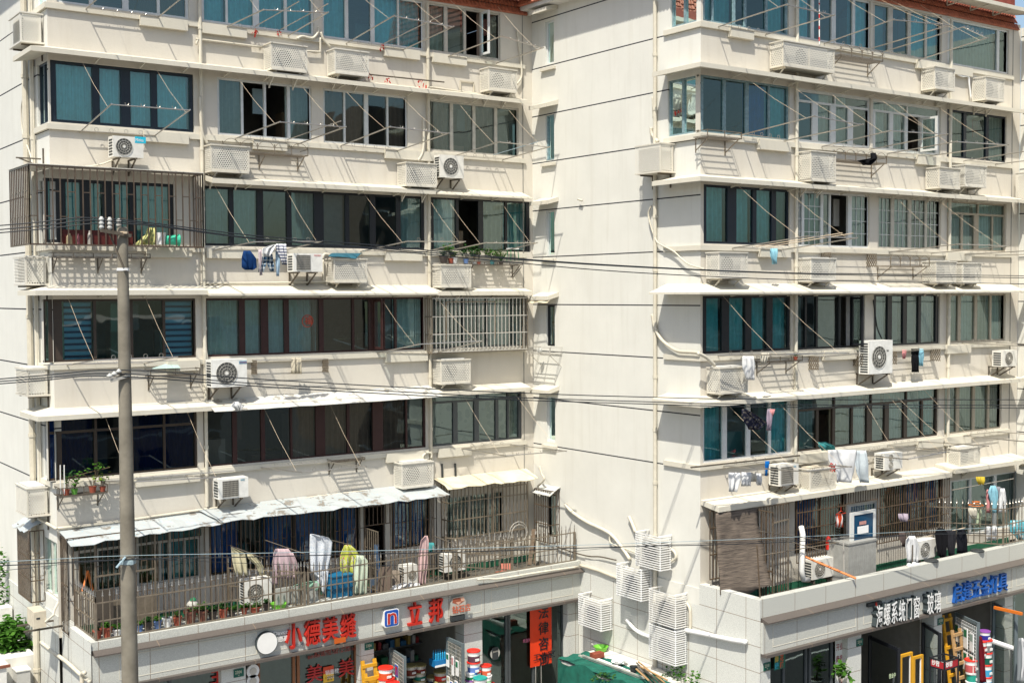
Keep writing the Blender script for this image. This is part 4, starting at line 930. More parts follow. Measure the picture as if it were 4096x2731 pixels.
pole('upper bamboo pole before the lattice windows', [onY('b4', 610, 755, YR-.3), onX('b3', 612, 632, onY('b4', 610, 755, YR-.3).x)], m='rope')
pole('lower bamboo pole before the lattice windows', [onY('b4', 700, 760, YR-.3), onX('b3', 708, 635, onY('b4', 700, 760, YR-.3).x)], m='rope')
pole('weathered bamboo pole along the sill of the lowest right corner windows', [onY('c4', 30, 1162, YR-.5), onY('c4', 1005, 1055, YR-.5)], .022, 'iron')
pole('tied pole with red ribbons on the top left spandrel', [onY('a1', 1060, 668, YL-.2), onY('a1', 1740, 738, YL-.2)], .02, 'iron', name='pole')
pole('red and white striped pole standing before the top right windows', [onY('a3', 405, 0, YR-.35), onY('a3', 407, 400, YR-.35)], .015, 'white', name='striped_pole')
st = MB()
for a_, b_ in ((30, 50), (130, 165), (235, 265), (335, 370)): st.tube([onY('a3', 405, a_, YR-.35), onY('a3', 406, b_, YR-.35)], .0165, 6)
sp_ = [o for o in C.objects if o.name.startswith('striped_pole')][0]; st.build('red_band', col('band', RED), sp_)
def ribbon(label, k, x, y, Y, s=.08, c=RED, n=9):
    P = onY(k, x, y, Y); rr = random.Random(int(x)); mb = MB()
    for i in range(n):
        a_ = P+Vector((rr.uniform(-s, s), rr.uniform(-.04, .04), rr.uniform(-s*1.6, s*.4))); b_ = a_+Vector((rr.uniform(-.05, .05), .02, rr.uniform(-.12, .02)))
        mb.beam(a_, b_, .035, .006)
    return tag(mb.build('ribbon', col('ribbon_red', c)), label, 'ribbon', 'red ribbons tied to racks')
ribbon('red ribbon knot at the foot of a steel pole, left of its twin', 'a1', 42, 250, YL-.1); ribbon('red ribbon knot at the foot of the pole right above the branded unit', 'a1', 260, 280, YL-.1)
ribbon('red ribbon knot under the third top rack', 'a1', 1187, 402, YL-.1); ribbon('red ribbons at the left end of the tied pole', 'a1', 1078, 668, YL-.22, .06)
ribbon('red ribbons in the middle of the tied pole', 'a1', 1230, 700, YL-.22, .12); ribbon('bunch of red ribbons at the pipe end of the tied pole', 'a1', 1545, 725, YL-.22, .16, n=18)
ribbon('red tassels on the rack in front of the quilt', 'c3', 520, 1135, YR-1.6, .1, n=16)
# ================================================================ IRON SHELVES
def shelf(label, k, x0, x1, yt, Y, d=.45, h=.16, arch=False, m='iron', y2=None, blabel=None, legs=2, ax='Y'):
    a_ = onY(k, x0, yt, Y-d); b_ = onY(k, x1, yt if y2 is None else y2, Y-d); z = a_.z-h; X0_, X1_ = a_.x, b_.x
    T = thing('iron_shelf', label, 'shelf', ((X0_+X1_)/2, Y, z), 'iron plant shelves on the walls'); r = .011
    t = MB().use(M[m])
    for i in range(9): y = Y-d+(d-.03)*i/8; t.beam((X0_, y, z), (X1_, y, z), .014, .01)
    t.build('shelf_slats', None, T)
    g = MB().use(M[m]); yf = Y-d
    for zz in (z+.02, z+h): g.beam((X0_, yf, zz), (X1_, yf, zz), .016, .016); g.beam((X0_, yf, zz), (X0_, Y-.01, zz), .016, .016); g.beam((X1_, yf, zz), (X1_, Y-.01, zz), .016, .016)
    n = max(2, int((X1_-X0_)/.42))
    for i in range(n+1):
        x = X0_+(X1_-X0_)*i/n; g.beam((x, yf, z), (x, yf, z+h+(.04 if arch else 0)), .018, .018)
        if arch:
            g.ball((x, yf, z+h+.06), .02, 6)
            if i < n: g.ring((x+(X1_-X0_)/n/2, yf, z+h*.5), (X1_-X0_)/n/2, .007, 'Y', (.35, math.pi-.35), 8)
    g.build('railing', None, T)
    for i in range(legs):
        x = X0_+.08+(X1_-X0_-.16)*i/(legs-1); MB().beam((x, yf+.03, z-.01), (x, Y-.01, z-.3), .02, .02).beam((x, Y-.01, z), (x, Y-.01, z-.36), .025, .02).build('bracket', M[m], T)
    return T, X0_, X1_, z, yf
shelf('arched iron shelf between two cages on the second left spandrel', 'a1', -245, 518, 1290, YL, arch=True, m='bar', y2=1300, legs=3)
shelf('arched iron shelf under the top right windows', 'a3', 600, 975, 440, YR, arch=True, m='bar')
shelf('arched shelf with the black cloth twisted through its rail', 'a3', 545, 1008, 1375, YR, arch=True, m='bar')
shelf('rusty shelf hung by cords at the right block corner', 'a4', 180, 485, 1160, YR, .5, m='bar')
shelf('long low iron shelf below the barred balcony, partly behind the utility pole', 'b0', 480, 1345, 808, YL, .42, .1, legs=3)
shelf('arched plant shelf in front of two perforated cages', 'b3', 1045, 1392, 865, YR, .5, .2, True, 'bar')
shelf('low iron shelf holding a pale green glass pane', 'c0', 1350, 1790, 290, YL, .42)
SH1 = shelf('iron planter shelf full of herbs at the left block corner', 'c0', 535, 962, 1352, YL, .5, .2)
SH2 = shelf('long plant shelf at the inner corner of the left block', 'b1', 1985, 2440, 890, YL, .4, .08)
SH3 = shelf('small plant shelf beside the pipe on the right block', 'c4', 730, 1030, 175, YR, .5, .14)
shelf('rusty sheet iron shelf below the brown curtains', 'c1', 735, 1030, 1100, YL, .35, .06)
# shelf under the stair window
a = onX('c2', 250, 110, XS-.45); T = thing('iron_shelf', 'white railed shelf below the stair window in the inner corner', 'shelf', (XS, 27.8, a.z), 'iron plant shelves on the walls')
mb = MB().use(M['wire']); z = 10.28
for x in (XS-.45, XS-.3, XS-.15, XS-.02): mb.beam((x, 27.45, z), (x, 28.5, z), .015, .012)
for zz in (z+.06, z+.2): mb.beam((XS-.45, 27.45, zz), (XS-.45, 28.5, zz), .015, .015); mb.beam((XS-.45, 27.45, zz), (XS, 27.45, zz), .015, .015); mb.beam((XS-.45, 28.5, zz), (XS, 28.5, zz), .015, .015)
for y in (27.45, 27.97, 28.5): mb.beam((XS-.45, y, z), (XS-.45, y, z+.21), .018, .018)
mb.build('railing', None, T)
for y in (27.5, 28.45): MB().beam((XS-.43, y, z-.01), (XS-.01, y, z-.35), .018, .018).build('bracket', M['wire'], T)
tag(MB().ball((XS-.25, 28.2, z+.09), .08).build('bowl', M['porc']), 'white bowl on the small railed shelf below the stair window', 'bowl')
# folding accordion racks
def accordion(label, k, x0, x1, y0, y1, Y, n=5, d=.35):
    a_ = onY(k, x0, y0, Y-d); b_ = onY(k, x1, y1, Y-d); T = thing('folding_rack', label, 'drying rack', (a_+b_)/2, 'folding accordion racks')
    mb = MB().use(M['steel'])
    for i in range(4): mb.tube([a_+Vector((0, i*.07, 0)), b_+Vector((0, i*.07, 0))], .007, 5)
    mb.build('rails', None, T)
    for e in (a_, b_):
        m2 = MB().use(M['bar'])
        for i in range(n):
            y = i*.07; 
            for s in (0, 1, 2): m2.beam(e+Vector((0, y, -.12*s)), e+Vector((0, y+.06, -.12*(s+1))), .012, .02); m2.beam(e+Vector((0.01, y+.06, -.12*s)), e+Vector((.01, y, -.12*(s+1))), .012, .02)
        m2.build('scissor_arm', None, T)
    return a_, b_
accordion('folding rack with clothes pegs beside the big unit on the left block', 'c1', 60, 700, 205, 190, YL)
accordion('folding rack above the arched plant shelf, folded flat', 'b3', 510, 920, 805, 818, YR)
accordion('folding rack left of the tall upright unit', 'c3', 400, 800, 170, 140, YR)
accordion('folding rack right of the tall upright unit, hung with black tights', 'c3', 1100, 1490, 125, 100, YR, 7)
# ================================================================ SECURITY GRILLES
def grille(T, ax, c, u0, u1, z0, z1, sp=.115, m='rusty', rails=(0, 1), r=.009, stag=True, name='bars', w=None):
    mb = MB().use(M[m]); n = max(1, round((u1-u0)/sp)); P = lambda u, d, z: P3(ax, u, d, z, c)
    for i in range(n+1):
        u = u0+(u1-u0)*i/n; mb.beam(P(u, 0, z0), P(u, 0, z1), r*2, r*2)
        if stag and i < n:
            for k, f in enumerate((.36, .68)):
                if (i+k) % 2 == 0: z = z0+(z1-z0)*f; mb.beam(P(u, 0, z), P(u+(u1-u0)/n, 0, z), r*1.6, r*1.6)
    for f in rails: z = z0+(z1-z0)*f; mb.beam(P(u0, .002, z), P(u1, .002, z), r*2.6, r*2.6)
    return mb.build(name, None, T)
GG = 'security grilles over windows'
# fourth row left: the stainless balcony cage
T = thing('window_grille', 'large stainless balcony cage wrapped round the left block corner', 'window grille', (9, YL, 13), GG)
CX0, CX1, CY_, CZ0, CZ1 = XL-.62, onY('b0', 1815, 140, YL-.62).x, YL-.62, 13.17, 14.92
grille(T, 'Y', CY_, CX0, CX1, CZ0, CZ1, .165, 'cagebar', (0, 1), .013)
grille(T, 'X', CX0, CY_, 29.95, CZ0, CZ1, .15, 'cagebar', (0, 1), .013); grille(T, 'X', CX1, CY_, YL-.02, CZ0, CZ1, .15, 'cagebar', (0, 1), .013)
mb = MB().use(M['steel'])
for i in range(14): x = CX0+(CX1-CX0)*i/13; mb.beam((x, CY_, CZ0+.01), (x, YL-.02, CZ0+.01), .015, .012)
for y in (CY_, CY_+.2, CY_+.4): mb.beam((CX0, y, CZ0), (CX1, y, CZ0), .02, .015)
mb.build('floor_bars', None, T)
MB().use(M['cage']).box((CX0-.03, CY_-.03, CZ1+.02), (CX1+.03, YL-.01, CZ1+.035)).box((CX0-.03, YL, CZ1+.02), (XL-.01, 29.97, CZ1+.035)).build('roof_sheet', None, T)
shelfb = None
tag(MB().box((10.0, YL-.5, 13.21), (10.25, YL-.3, 13.42)).use(col('blue_label', BLU)).box((10.03, YL-.504, 13.26), (10.2, YL-.501, 13.36)).build('bucket_box', M['white'] ) if 0 else MB().use(M['white']).lathe(onY('b0', 1440, 735, YL-.35), [(.10, 0), (.13, .28), (.11, .28), (.09, .02)], 14).build('bucket'), 'white bucket tipped inside the stainless balcony cage', 'bucket')
q = onY('b0', 1545, 740, YL-.35); tag(MB().use(col('mint', (.05, .5, .32))).lathe(q+Vector((0, 0, .12)), [(.10, -.16), (.13, .14), (.15, .16), (.12, .16)], 14, 'X').build('basin'), 'mint green plastic tub lying in the stainless balcony cage', 'tub')
def cloth(name, label, cat, k, rows, Y, m, group=None, wave=.035, nu=18, slope=0, freq=5, tilt=0, legs=None, seed=0):
    """fabric hung at plane Y; rows=[(y, xl, xr)...] in tile pixels"""
    rr = random.Random(seed or len(label)); ph = rr.uniform(0, 6); mb = MB()
    def strip(rows):
        R = []
        for i in range(len(rows)-1):
            (ya, la, ra), (yb, lb, rb) = rows[i], rows[i+1]; st = max(1, int(abs(yb-ya)/28))
            for j in range(st): t = j/st; R.append((ya+(yb-ya)*t, la+(lb-la)*t, ra+(rb-ra)*t))
        R.append(rows[-1]); n = nu; vs = []
        for i, (y, l, r_) in enumerate(R):
            s = i/max(1, len(R)-1)
            for j in range(n+1):
                t = j/n; x = l+(r_-l)*t
                dy = wave*(.35+.65*s)*math.sin(freq*math.pi*t+ph+.8*s)+wave*.5*math.sin(freq*2.3*t+ph*2)+wave*.4*math.sin(6*s+3*t)+wave*.22*math.sin(freq*7*t+3*s+ph)
                vs.append(onY(k, x, y+rr.uniform(-2, 2)*(0 < i < len(R)-1), Y+tilt*t)+Vector((0, dy, 0)))
        mb.idx(vs, [(i*(n+1)+j, (i+1)*(n+1)+j, (i+1)*(n+1)+j+1, i*(n+1)+j+1) for i in range(len(R)-1) for j in range(n)])
    strip(rows)
    for l in (legs or []): strip(l)
    o = mb.build(name, m, smooth=True); so = o.modifiers.new('s', 'SOLIDIFY'); so.thickness = .008
    return tag(o, label, cat, group)
cloth('plastic_bag', 'crumpled yellow printed bag standing in the stainless balcony cage', 'bag', 'b0', [(585, 1330, 1380), (640, 1315, 1385), (690, 1260, 1385), (738, 1205, 1380)], YL-.35, clm('yellow_bag', (.62, .60, .25), (.4, .45, .2), 'dots', 12), wave=.06)
# grille over F3 right window
T = thing('window_grille', 'steel grille bulging from the balcony window full of drying clothes', 'window grille', (19.5, YL, 10.4), GG)
gx0, gx1 = onY('b1', 1625, 1300, YL-.35).x, onY('b2', 240, 1300, YL-.35).x
grille(T, 'Y', YL-.38, gx0, gx1, 10.42, 11.9, .13, 'wire', (0, .33, .66, 1), .010, False); grille(T, 'X', gx0, YL-.38, YL-.02, 10.42, 11.9, .12, 'bar', (0, .33, .66, 1), .012, False); grille(T, 'X', gx1, YL-.38, YL-.02, 10.42, 11.9, .12, 'bar', (0, .5, 1), .012, False)
mb = MB().use(M['bar']); mb.beam((gx0+.45, YL-.39, 10.75), (gx0+.45, YL-.39, 11.8), .03, .03).beam((gx0+2.1, YL-.39, 10.75), (gx0+2.1, YL-.39, 11.8), .03, .03).beam((gx0+.45, YL-.39, 11.8), (gx0+2.1, YL-.39, 11.8), .03, .03).box((gx0, YL-.38, 10.38), (gx1, YL, 10.4)); mb.build('grille_door', None, T)
# terrace level, left
T = thing('window_grille', 'tall rusty barred enclosure along the left half of the terrace', 'window grille', (9.4, YL, 4.2), GG)
XA, XB_ = 7.74, 11.25
grille(T, 'Y', 28.25, XA, XB_, 4.25, 6.5, .13, 'rusty', (0, 1)); grille(T, 'X', XA, 28.25, YL-.03, 4.3, 6.48, .11, 'rusty', (0, .5, 1))
mb = MB().use(M['bar']); mb.beam((8.35, 28.23, 4.25), (8.35, 28.23, 6.4), .04, .04).beam((9.75, 28.23, 4.25), (9.75, 28.23, 6.4), .04, .04).beam((8.35, 28.23, 5.55), (9.75, 28.23, 5.55), .035, .035).box((8.38, 28.235, 4.25), (9.72, 28.245, 4.95)); mb.build('grille_door', None, T)
T = thing('window_grille', 'rusty barred enclosure in front of the blue curtains on the left terrace', 'window grille', (14.5, YL, 4.2), GG)
grille(T, 'Y', 28.3, 11.45, 15.4, 4.25, 6.62, .125, 'rusty', (0, 1)); grille(T, 'Y', 28.3, 16.2, 17.65, 4.25, 6.62, .125, 'rusty', (0, 1)); grille(T, 'Y', 28.3, 15.42, 16.18, 5.9, 6.62, .125, 'rusty', (0, 1), stag=False); grille(T, 'X', 17.65, 28.3, YL-.02, 4.25, 6.6, .12, 'rusty')
mb = MB().use(M['bar']); grl = grille(T, 'X', 15.42, 27.6, 28.28, 4.3, 5.85, .12, 'bar', (0, 1), name='open_gate')
T = thing('window_grille', 'brass coloured window grille under the cream awning', 'window grille', (19.5, YL, 4.6), GG)
grille(T, 'Y', 28.4, 18.15, 20.85, 4.7, 6.72, .13, 'bar', (0, .25, .5, .75, 1), .011, False); grille(T, 'X', 18.15, 28.4, YL-.02, 4.7, 6.7, .14, 'bar', (0, .25, .5, .75, 1), .011, False)
MB().use(M['bar']).beam((19.6, 28.37, 5.2), (19.6, 28.37, 6.5), .035, .03).beam((20.8, 28.37, 5.2), (20.8, 28.37, 6.5), .035, .03).beam((19.6, 28.37, 6.5), (20.8, 28.37, 6.5), .035, .03).beam((19.6, 28.37, 5.2), (20.8, 28.37, 5.2), .035, .03).build('grille_door', None, T)
T = thing('window_grille', 'narrow rusty grille box over the lowest stair window', 'window grille', (XS, 27.9, 4.8), GG)
grille(T, 'X', XS-.35, 27.6, 28.35, 4.85, 6.35, .11, 'rusty', (0, .35, .7, 1), stag=False); grille(T, 'Y', 27.6, XS-.35, XS-.02, 4.85, 6.35, .11, 'rusty', (0, .35, .7, 1), stag=False)
T = thing('window_grille', 'dense brown grille on the left side wall at terrace level', 'window grille', (XL, 30, 4.7), GG)
grille(T, 'X', XL-.33, 29.95, 31.15, 4.75, 6.45, .1, 'rusty', (0, .3, .6, 1)); grille(T, 'Y', 29.95, XL-.33, XL-.02, 4.75, 6.45, .11, 'rusty', (0, .3, .6, 1))
# terrace level, right
T = thing('window_grille', 'tall barred enclosure behind the washing of the right terrace', 'window grille', (27, YR, 4.9), GG)
g0 = onY('d3', 205, 300, 21.35).x
grille(T, 'Y', 21.35, g0, g0+1.95, 4.95, 6.7, .105, 'rusty', (0, .25, .5, .75, 1), .009, False); g1 = onY('d3', 925, 300, 21.35).x; g2 = 30.95
grille(T, 'Y', 21.35, g1, g2, 5.05, 6.7, .105, 'rusty', (0, .3, .6, 1), .009, False); grille(T, 'Y', 21.35, g0+1.95, g1, 6.3, 6.7, .105, 'rusty', (0, 1), .009, False)
T = thing('window_grille', 'rusty barred gate between the bamboo blind and the white air duct', 'window grille', (23.4, 21.2, 4.2), GG)
h0 = onY('d4', 745, 300, 21.2).x; h1 = onY('d4', 1018, 300, 21.2).x
grille(T, 'Y', 21.2, h0, h1, 4.2, 6.6, .1, 'rusty', (0, 1)); grille(T, 'X', h0, 20.7, 21.2, 4.25, 6.55, .12, 'rusty', (0, .35, .7, 1))
MB().use(M['bar']).beam((h0+.5, 21.17, 5.0), (h0+.5, 21.17, 6.15), .035, .03).beam((h1-.05, 21.17, 4.2), (h1-.05, 21.17, 6.2), .035, .03).beam((h0+.5, 21.17, 6.15), (h1, 21.17, 6.2), .035, .03).build('grille_door', None, T)
T = thing('window_grille', 'brown grille on the right block side beside the bamboo blind', 'window grille', (XS, 21.6, 4.9), GG)
grille(T, 'Y', 21.55, XS+.02, XS+.62, 4.9, 6.6, .11, 'rusty', (0, .36, .75, 1), .011, False); 
# bamboo blind
def slatblind():
    m, n, b, o = nodes('bamboo_weave'); P = posn(n).outputs['Position']; mp = n.nodes.new('ShaderNodeMapping'); mp.inputs['Scale'].default_value = (3, 3, 90); L(n, P, mp.inputs[0])
    L(n, mixc(n, ramp(n, noise(n, mp.outputs[0], 1, 3), .35, .65), (.045, .035, .028), (.19, .15, .115)), b.inputs['Base Color']); b.inputs['Roughness'].default_value = .9; return m
M['bamboo'] = slatblind()
mb = MB(); pts = [[onY('d4', 375+(735-375)*i/12, (62 if j == 0 else 0)+0, 21.3) for i in range(1)] for j in range(1)]
xa, xb = onY('d4', 372, 300, 21.25).x, onY('d4', 740, 300, 21.25).x; vs = []
for j in range(15):
    for i in range(11): vs.append((xa+(xb-xa)*i/10, 21.28-.55*(j/14)**1.3*(.3+.7*i/10)+.015*math.sin(i*1.7+j), 6.6-1.98*j/14-.10*math.sin(i*.5)*(j == 14)))
mb.idx(vs, [(j*11+i, j*11+i+1, (j+1)*11+i+1, (j+1)*11+i) for j in range(14) for i in range(10)])
tag(mb.build('bamboo_blind', M['bamboo'], smooth=True), 'brown woven bamboo blind hanging at the corner of the right terrace', 'blind').modifiers.new('s', 'SOLIDIFY').thickness = .01
# ================================================================ SPIKED FENCES
def fence(label, pts, z0, z1, zs, sp=.155, rails=(0, .5, 1), m='bar'):
    T = thing('spiked_fence', label, 'fence', (*pts[0], z0), 'spiked metal fences on the terraces')
    b = MB().use(M[m]); s = MB().use(M['steel']); r = MB().use(M[m])
    for (xa, ya), (xb, yb) in zip(pts, pts[1:]):
        Ln = math.hypot(xb-xa, yb-ya); n = round(Ln/sp)
        for i in range(n+1):
            t = i/n; x, y = xa+(xb-xa)*t, ya+(yb-ya)*t
            b.beam((x, y, z0), (x, y, zs-.1), .018, .018); s.lathe((x, y, zs-.13), [(.006, 0), (.022, .02), (.022, .04), (.008, .06), (.018, .07), (.001, .16)], 6)
        for f in rails: z = z0+(z1-z0)*f; r.beam((xa, ya, z), (xb, yb, z), .028, .025)
        r.beam((xa, ya, z0), (xa, ya, z1+.02), .045, .045)
    r.beam((*pts[-1], z0), (*pts[-1], z1+.02), .047, .047)
    b.build('bars', None, T); s.build('spear_tips', None, T); r.build('rails', None, T)
fence('spiked fence round the potted plants at the left end of the terrace', [(7.9, 28.7), (7.9, 26.74), (13.1, 26.74), (13.1, 28.2)] if 0 else [(7.9, 28.25), (7.9, 26.74), (12.9, 26.74)], 4.50, 5.30, 5.55)
fence('short spiked fence crossing the terrace behind the row of plants', [(12.84, 26.80), (11.6, 28.3)], 4.5, 5.30, 5.55, rails=(0, .45, 1))
fence('long spiked fence before the washing on the left terrace', [(13.0, 26.75), (17.2, 26.75)], 4.50, 5.28, 5.5)
fence('spiked fence at the right end of the left terrace', [(17.3, 26.76), (21.27, 26.76)], 4.50, 5.28, 5.5)
fence('short spiked fence turning back beside the brass coloured grille', [(19.1, 26.78), (17.95, 28.3)], 4.5, 5.28, 5.5)
fence('tall spiked fence enclosing the laundry at the right end of the right terrace', [(29.9, 21.9), (31.5, 19.95), (34.9, 19.95)], 4.8, 5.8, 6.03, rails=(0, .22, .55, 1))
# ================================================================ UTILITY POLE AND CABLES
PX, PY = 7.2, 22.5
pt = onV('b0', 1095, 590, (PX, PY), (1, 0)); pb = onV('d0', 1165, 1568, (PX, PY), (1, 0)); PX = pt.x
ZT = pt.z
T = thing('utility_pole', 'tall grey concrete utility pole with white insulators in front of the left block', 'utility pole', (PX, PY, 0))
mb = MB().use(M['conc']); mb.lathe((PX, PY, 0), [(.096+(ZT-z)/150, z) for z in [0+ZT*i/24 for i in range(25)]]+[(.08, ZT+.02)], 24); mb.build('shaft', None, T, smooth=True)
def insul(x, y, z, parent, r=.055, n=3, h=.24):
    pr = [(.03, 0)]
    for i in range(n): a_ = h*i/n; pr += [(.03, a_+.01), (r, a_+.03), (r, a_+.045), (.03, a_+h/n)]
    pr += [(.02, h+.02)]
    return MB().lathe((x, y, z), pr, 14).build('insulator', M['porc'], parent, smooth=True)
tipz = ZT+.02
I1 = onV('b0', 895, 600, (PX, PY), (1, 0)); I2 = onV('b0', 968, 605, (PX, PY), (1, 0)); I3 = onV('b0', 1062, 580, (PX, PY), (1, 0))
for q, n in ((I1, 3), (I2, 3), (I3, 2)): insul(q.x, PY-.1 if q is not I3 else PY-.02, q.z, T, .048, n, .07*n)
MB().use(M['iron']).beam((I1.x-.02, PY-.12, I1.z-.02), (PX+.12, PY-.12, I3.z-.16), .06, .06).build('crossarm', None, T)
b0, b1 = onV('b0', 975, 625, (PX, PY), (1, 0)), onV('b0', 1085, 940, (PX, PY), (1, 0)); MB().use(M['iron']).beam(b0, (b1.x, PY-.15, b1.z), .05, .02).build('strut', None, T)
for z, m, w in ((onV('b0', 1095, 958, (PX, PY), (1, 0)).z, 'white', .05), (onV('b0', 1095, 632, (PX, PY), (1, 0)).z, 'rope', .05), (onV('d0', 1150, 472, (PX, PY), (1, 0)).z, 'lcable', .09)):
    r = .098+(ZT-z)/150; MB().use(M[m]).lathe((PX, PY, z-w/2), [(r+.008, 0), (r+.008, w)], 24).box((PX-.03, PY-r-.08, z-w*.4), (PX+.03, PY-r, z+w*.4)).build('clamp', None, T)
for kx, ky in ((965, 340), (1005, 322), (1045, 300)):
    q = onV('c0', kx, ky, (PX, PY), (1, 0)); MB().lathe((q.x, PY-.12, q.z-.03), [(.02, 0), (.055, .015), (.055, .04), (.03, .06), (.01, .08)], 12).build('insulator', M['porc'], T, smooth=True)
q = onV('c0', 975, 385, (PX, PY), (1, 0)); MB().use(M['wire']).beam((q.x, PY-.12, q.z), (PX+.05, PY-.12, q.z+.09), .05, .05).build('crossarm', None, T)
q = onV('d0', 1045, 480, (PX, PY), (1, 0)); MB().use(M['lcable']).beam((q.x-.05, PY-.14, q.z-.08), (q.x+.12, PY-.14, q.z+.1), .06, .02).build('clamp', None, T)
DR = (1, -.155)
def wire(label, pts, r=.0115, m='cable', group='cables strung in front of the blocks', off=0, name='power_cable'):
    P = [onV(k, x, y, (PX, PY-.15+off), DR) for k, x, y in pts]
    a_, b_ = P[0], P[1]; P.insert(0, a_+(a_-b_)*4); a_, b_ = P[-1], P[-2]; P.append(a_+(a_-b_)*1.5)
    Q = [P[0]]
    for i in range(len(P)-1):                                   # smooth through the measured points
        p0 = P[max(i-1, 0)]; p1, p2 = P[i], P[i+1]; p3 = P[min(i+2, len(P)-1)]
        for j in range(1, 7):
            t = j/6; Q.append(.5*((2*p1)+(-p0+p2)*t+(2*p0-5*p1+4*p2-p3)*t*t+(-p0+3*p1-3*p2+p3)*t**3) if 0 < i < len(P)-2 else p1.lerp(p2, t))
    return tag(MB().tube(Q, r, 6).build(name, M[m]), label, 'cable', group)
wire('top black cable on the insulators of the pole head', [('b0', 0, 565), ('b0', 900, 500), ('b1', 0, 652), ('b1', 1120, 742), ('b1', 2240, 848), ('b2', 1120, 925), ('b3', 0, 985), ('b3', 1200, 1003), ('b3', 2240, 1015)])
wire('second black cable on the pole head', [('b0', 0, 602), ('b0', 968, 522), ('b1', 0, 674), ('b1', 1120, 766), ('b1', 2240, 858), ('b2', 1120, 932), ('b3', 0, 991), ('b3', 1200, 1018), ('b3', 2240, 1034)])
wire('third black cable of the pole head, hanging lowest', [('b0', 0, 630), ('b0', 1060, 546), ('b1', 0, 680), ('b1', 1120, 778), ('b1', 2240, 885), ('b2', 1120, 980), ('b3', 0, 1045), ('b3', 1200, 1072), ('b3', 2240, 1088)])
wire('upper black cable of the middle set', [('c0', 0, 370), ('c0', 1060, 290), ('c0', 2240, 367), ('c1', 1120, 432), ('c1', 2240, 488), ('c2', 1120, 527), ('c3', 0, 553), ('c3', 2240, 556)])
wire('middle black cable of the middle set', [('c0', 0, 392), ('c0', 1000, 322), ('c0', 2240, 408), ('c1', 1120, 472), ('c1', 2240, 530), ('c2', 1120, 568), ('c3', 0, 600), ('c3', 2240, 606)])
wire('lowest black cable of the middle set', [('c0', 0, 413), ('c0', 950, 345), ('c0', 2240, 431), ('c1', 1120, 498), ('c1', 2240, 552), ('c2', 1120, 588), ('c3', 0, 622), ('c3', 2240, 630)])
wire('thin pale messenger wire crossing the terrace washing', [('d0', 0, 482), ('d0', 1080, 428), ('d0', 2240, 405), ('d1', 1100, 382), ('d1', 2240, 352), ('d2', 1120, 318), ('d2', 2240, 276), ('d3', 1200, 212), ('d3', 2240, 160)], .006, 'lcable', name='messenger_wire')
wire('black telephone cable hung below the messenger wire', [('d0', 0, 516), ('d0', 1080, 462), ('d0', 2240, 437), ('d1', 1100, 410), ('d1', 2240, 381), ('d2', 1120, 345), ('d2', 2240, 318), ('d3', 1200, 246), ('d3', 2240, 212)], .010, name='telephone_cable')
wire('thin dark drop wire sagging lowest over the terrace', [('d0', 0, 562), ('d0', 700, 490), ('d0', 1350, 462), ('d0', 2240, 495), ('d1', 1100, 515), ('d1', 2240, 470), ('d2', 1000, 355), ('d3', 0, 292), ('d3', 2240, 190)], .005, name='telephone_cable')
# ================================================================ LAUNDRY
LG = 'washing hung out to dry'
Wm = clm('white_cotton', (.80, .80, .79)); 
cloth('shorts', 'dark blue shorts hanging leftmost in the third left row', 'clothing', 'b0', [(790, 2185, 2240), (860, 2172, 2290), (940, 2170, 2300), (962, 2200, 2262)], YL-1.6, clm('navy_cloth', (.012, .05, .17)), LG, nu=8)
cloth('shirt', 'white bunched shirt on the rack above the checked trousers', 'clothing', 'b1', [(735, 205, 235), (770, 115, 225), (810, 105, 205), (840, 130, 180)], YL-1.6, Wm, LG)
cloth('trousers', 'blue checked short trousers', 'clothing', 'b1', [(820, 125, 205), (860, 100, 212), (895, 90, 215)], YL-1.55, clm('plaid', (.03, .08, .15), (.6, .65, .65), 'plaid', 11), LG, legs=[[(890, 90, 150), (982, 72, 128)], [(890, 150, 216), (980, 180, 217)]])
cloth('shirt', 'white sailor shirt with dark stripes', 'clothing', 'b1', [(728, 235, 322), (780, 232, 325), (840, 262, 330), (915, 285, 335)], YL-1.6, clm('sailor', (.8, .8, .8), (.03, .05, .15), 'stripe', 14), LG)
cloth('towel', 'thin pale pink towel beside the checked trousers', 'towel', 'b1', [(780, 78, 103), (900, 78, 110), (1010, 88, 115)], YL-1.55, clm('palepink', (.7, .6, .62)), LG, nu=5)
cloth('towel', 'thin pale blue towel between checked trousers and sailor shirt', 'towel', 'b1', [(790, 228, 262), (900, 230, 268), (1018, 236, 258)], YL-1.55, clm('paleblue', (.45, .6, .72)), LG, nu=5)
cloth('towel', 'beige towel on the folding rack of the left block', 'towel', 'c1', [(180, 375, 456), (250, 375, 458), (325, 370, 462)], YL-.3, clm('beige_cloth', (.62, .56, .43)), LG)
cloth('rag', 'white rag caught on the grey awning', 'rag', 'c0', [(575, 2100, 2140), (610, 2065, 2190), (650, 2120, 2160)], YL-.75, Wm, LG)
cloth('cloth', 'black cloth looped under the arched shelf', 'cloth', 'a3', [(1370, 870, 905), (1420, 870, 915), (1440, 735, 915), (1480, 800, 870)], YR-.55, clm('black_cloth', BLK), LG, wave=.05)
cloth('towel', 'light blue towel at the foot of the rack by the lattice windows', 'towel', 'b4', [(770, 742, 802), (840, 738, 800), (910, 765, 800)], YR-.4, clm('skyblue', (.3, .58, .68)), LG)
cloth('towel', 'long white towel beside the corner cage', 'towel', 'c4', [(165, 502, 592), (260, 500, 600), (380, 530, 602)], YR-.75, Wm, LG)
cloth('cloth', 'small beige undergarments pegged above the small shelf', 'cloth', 'c4', [(135, 660, 735), (200, 650, 712), (232, 660, 700)], YR-.8, clm('cream_cloth', (.62, .58, .48)), LG)
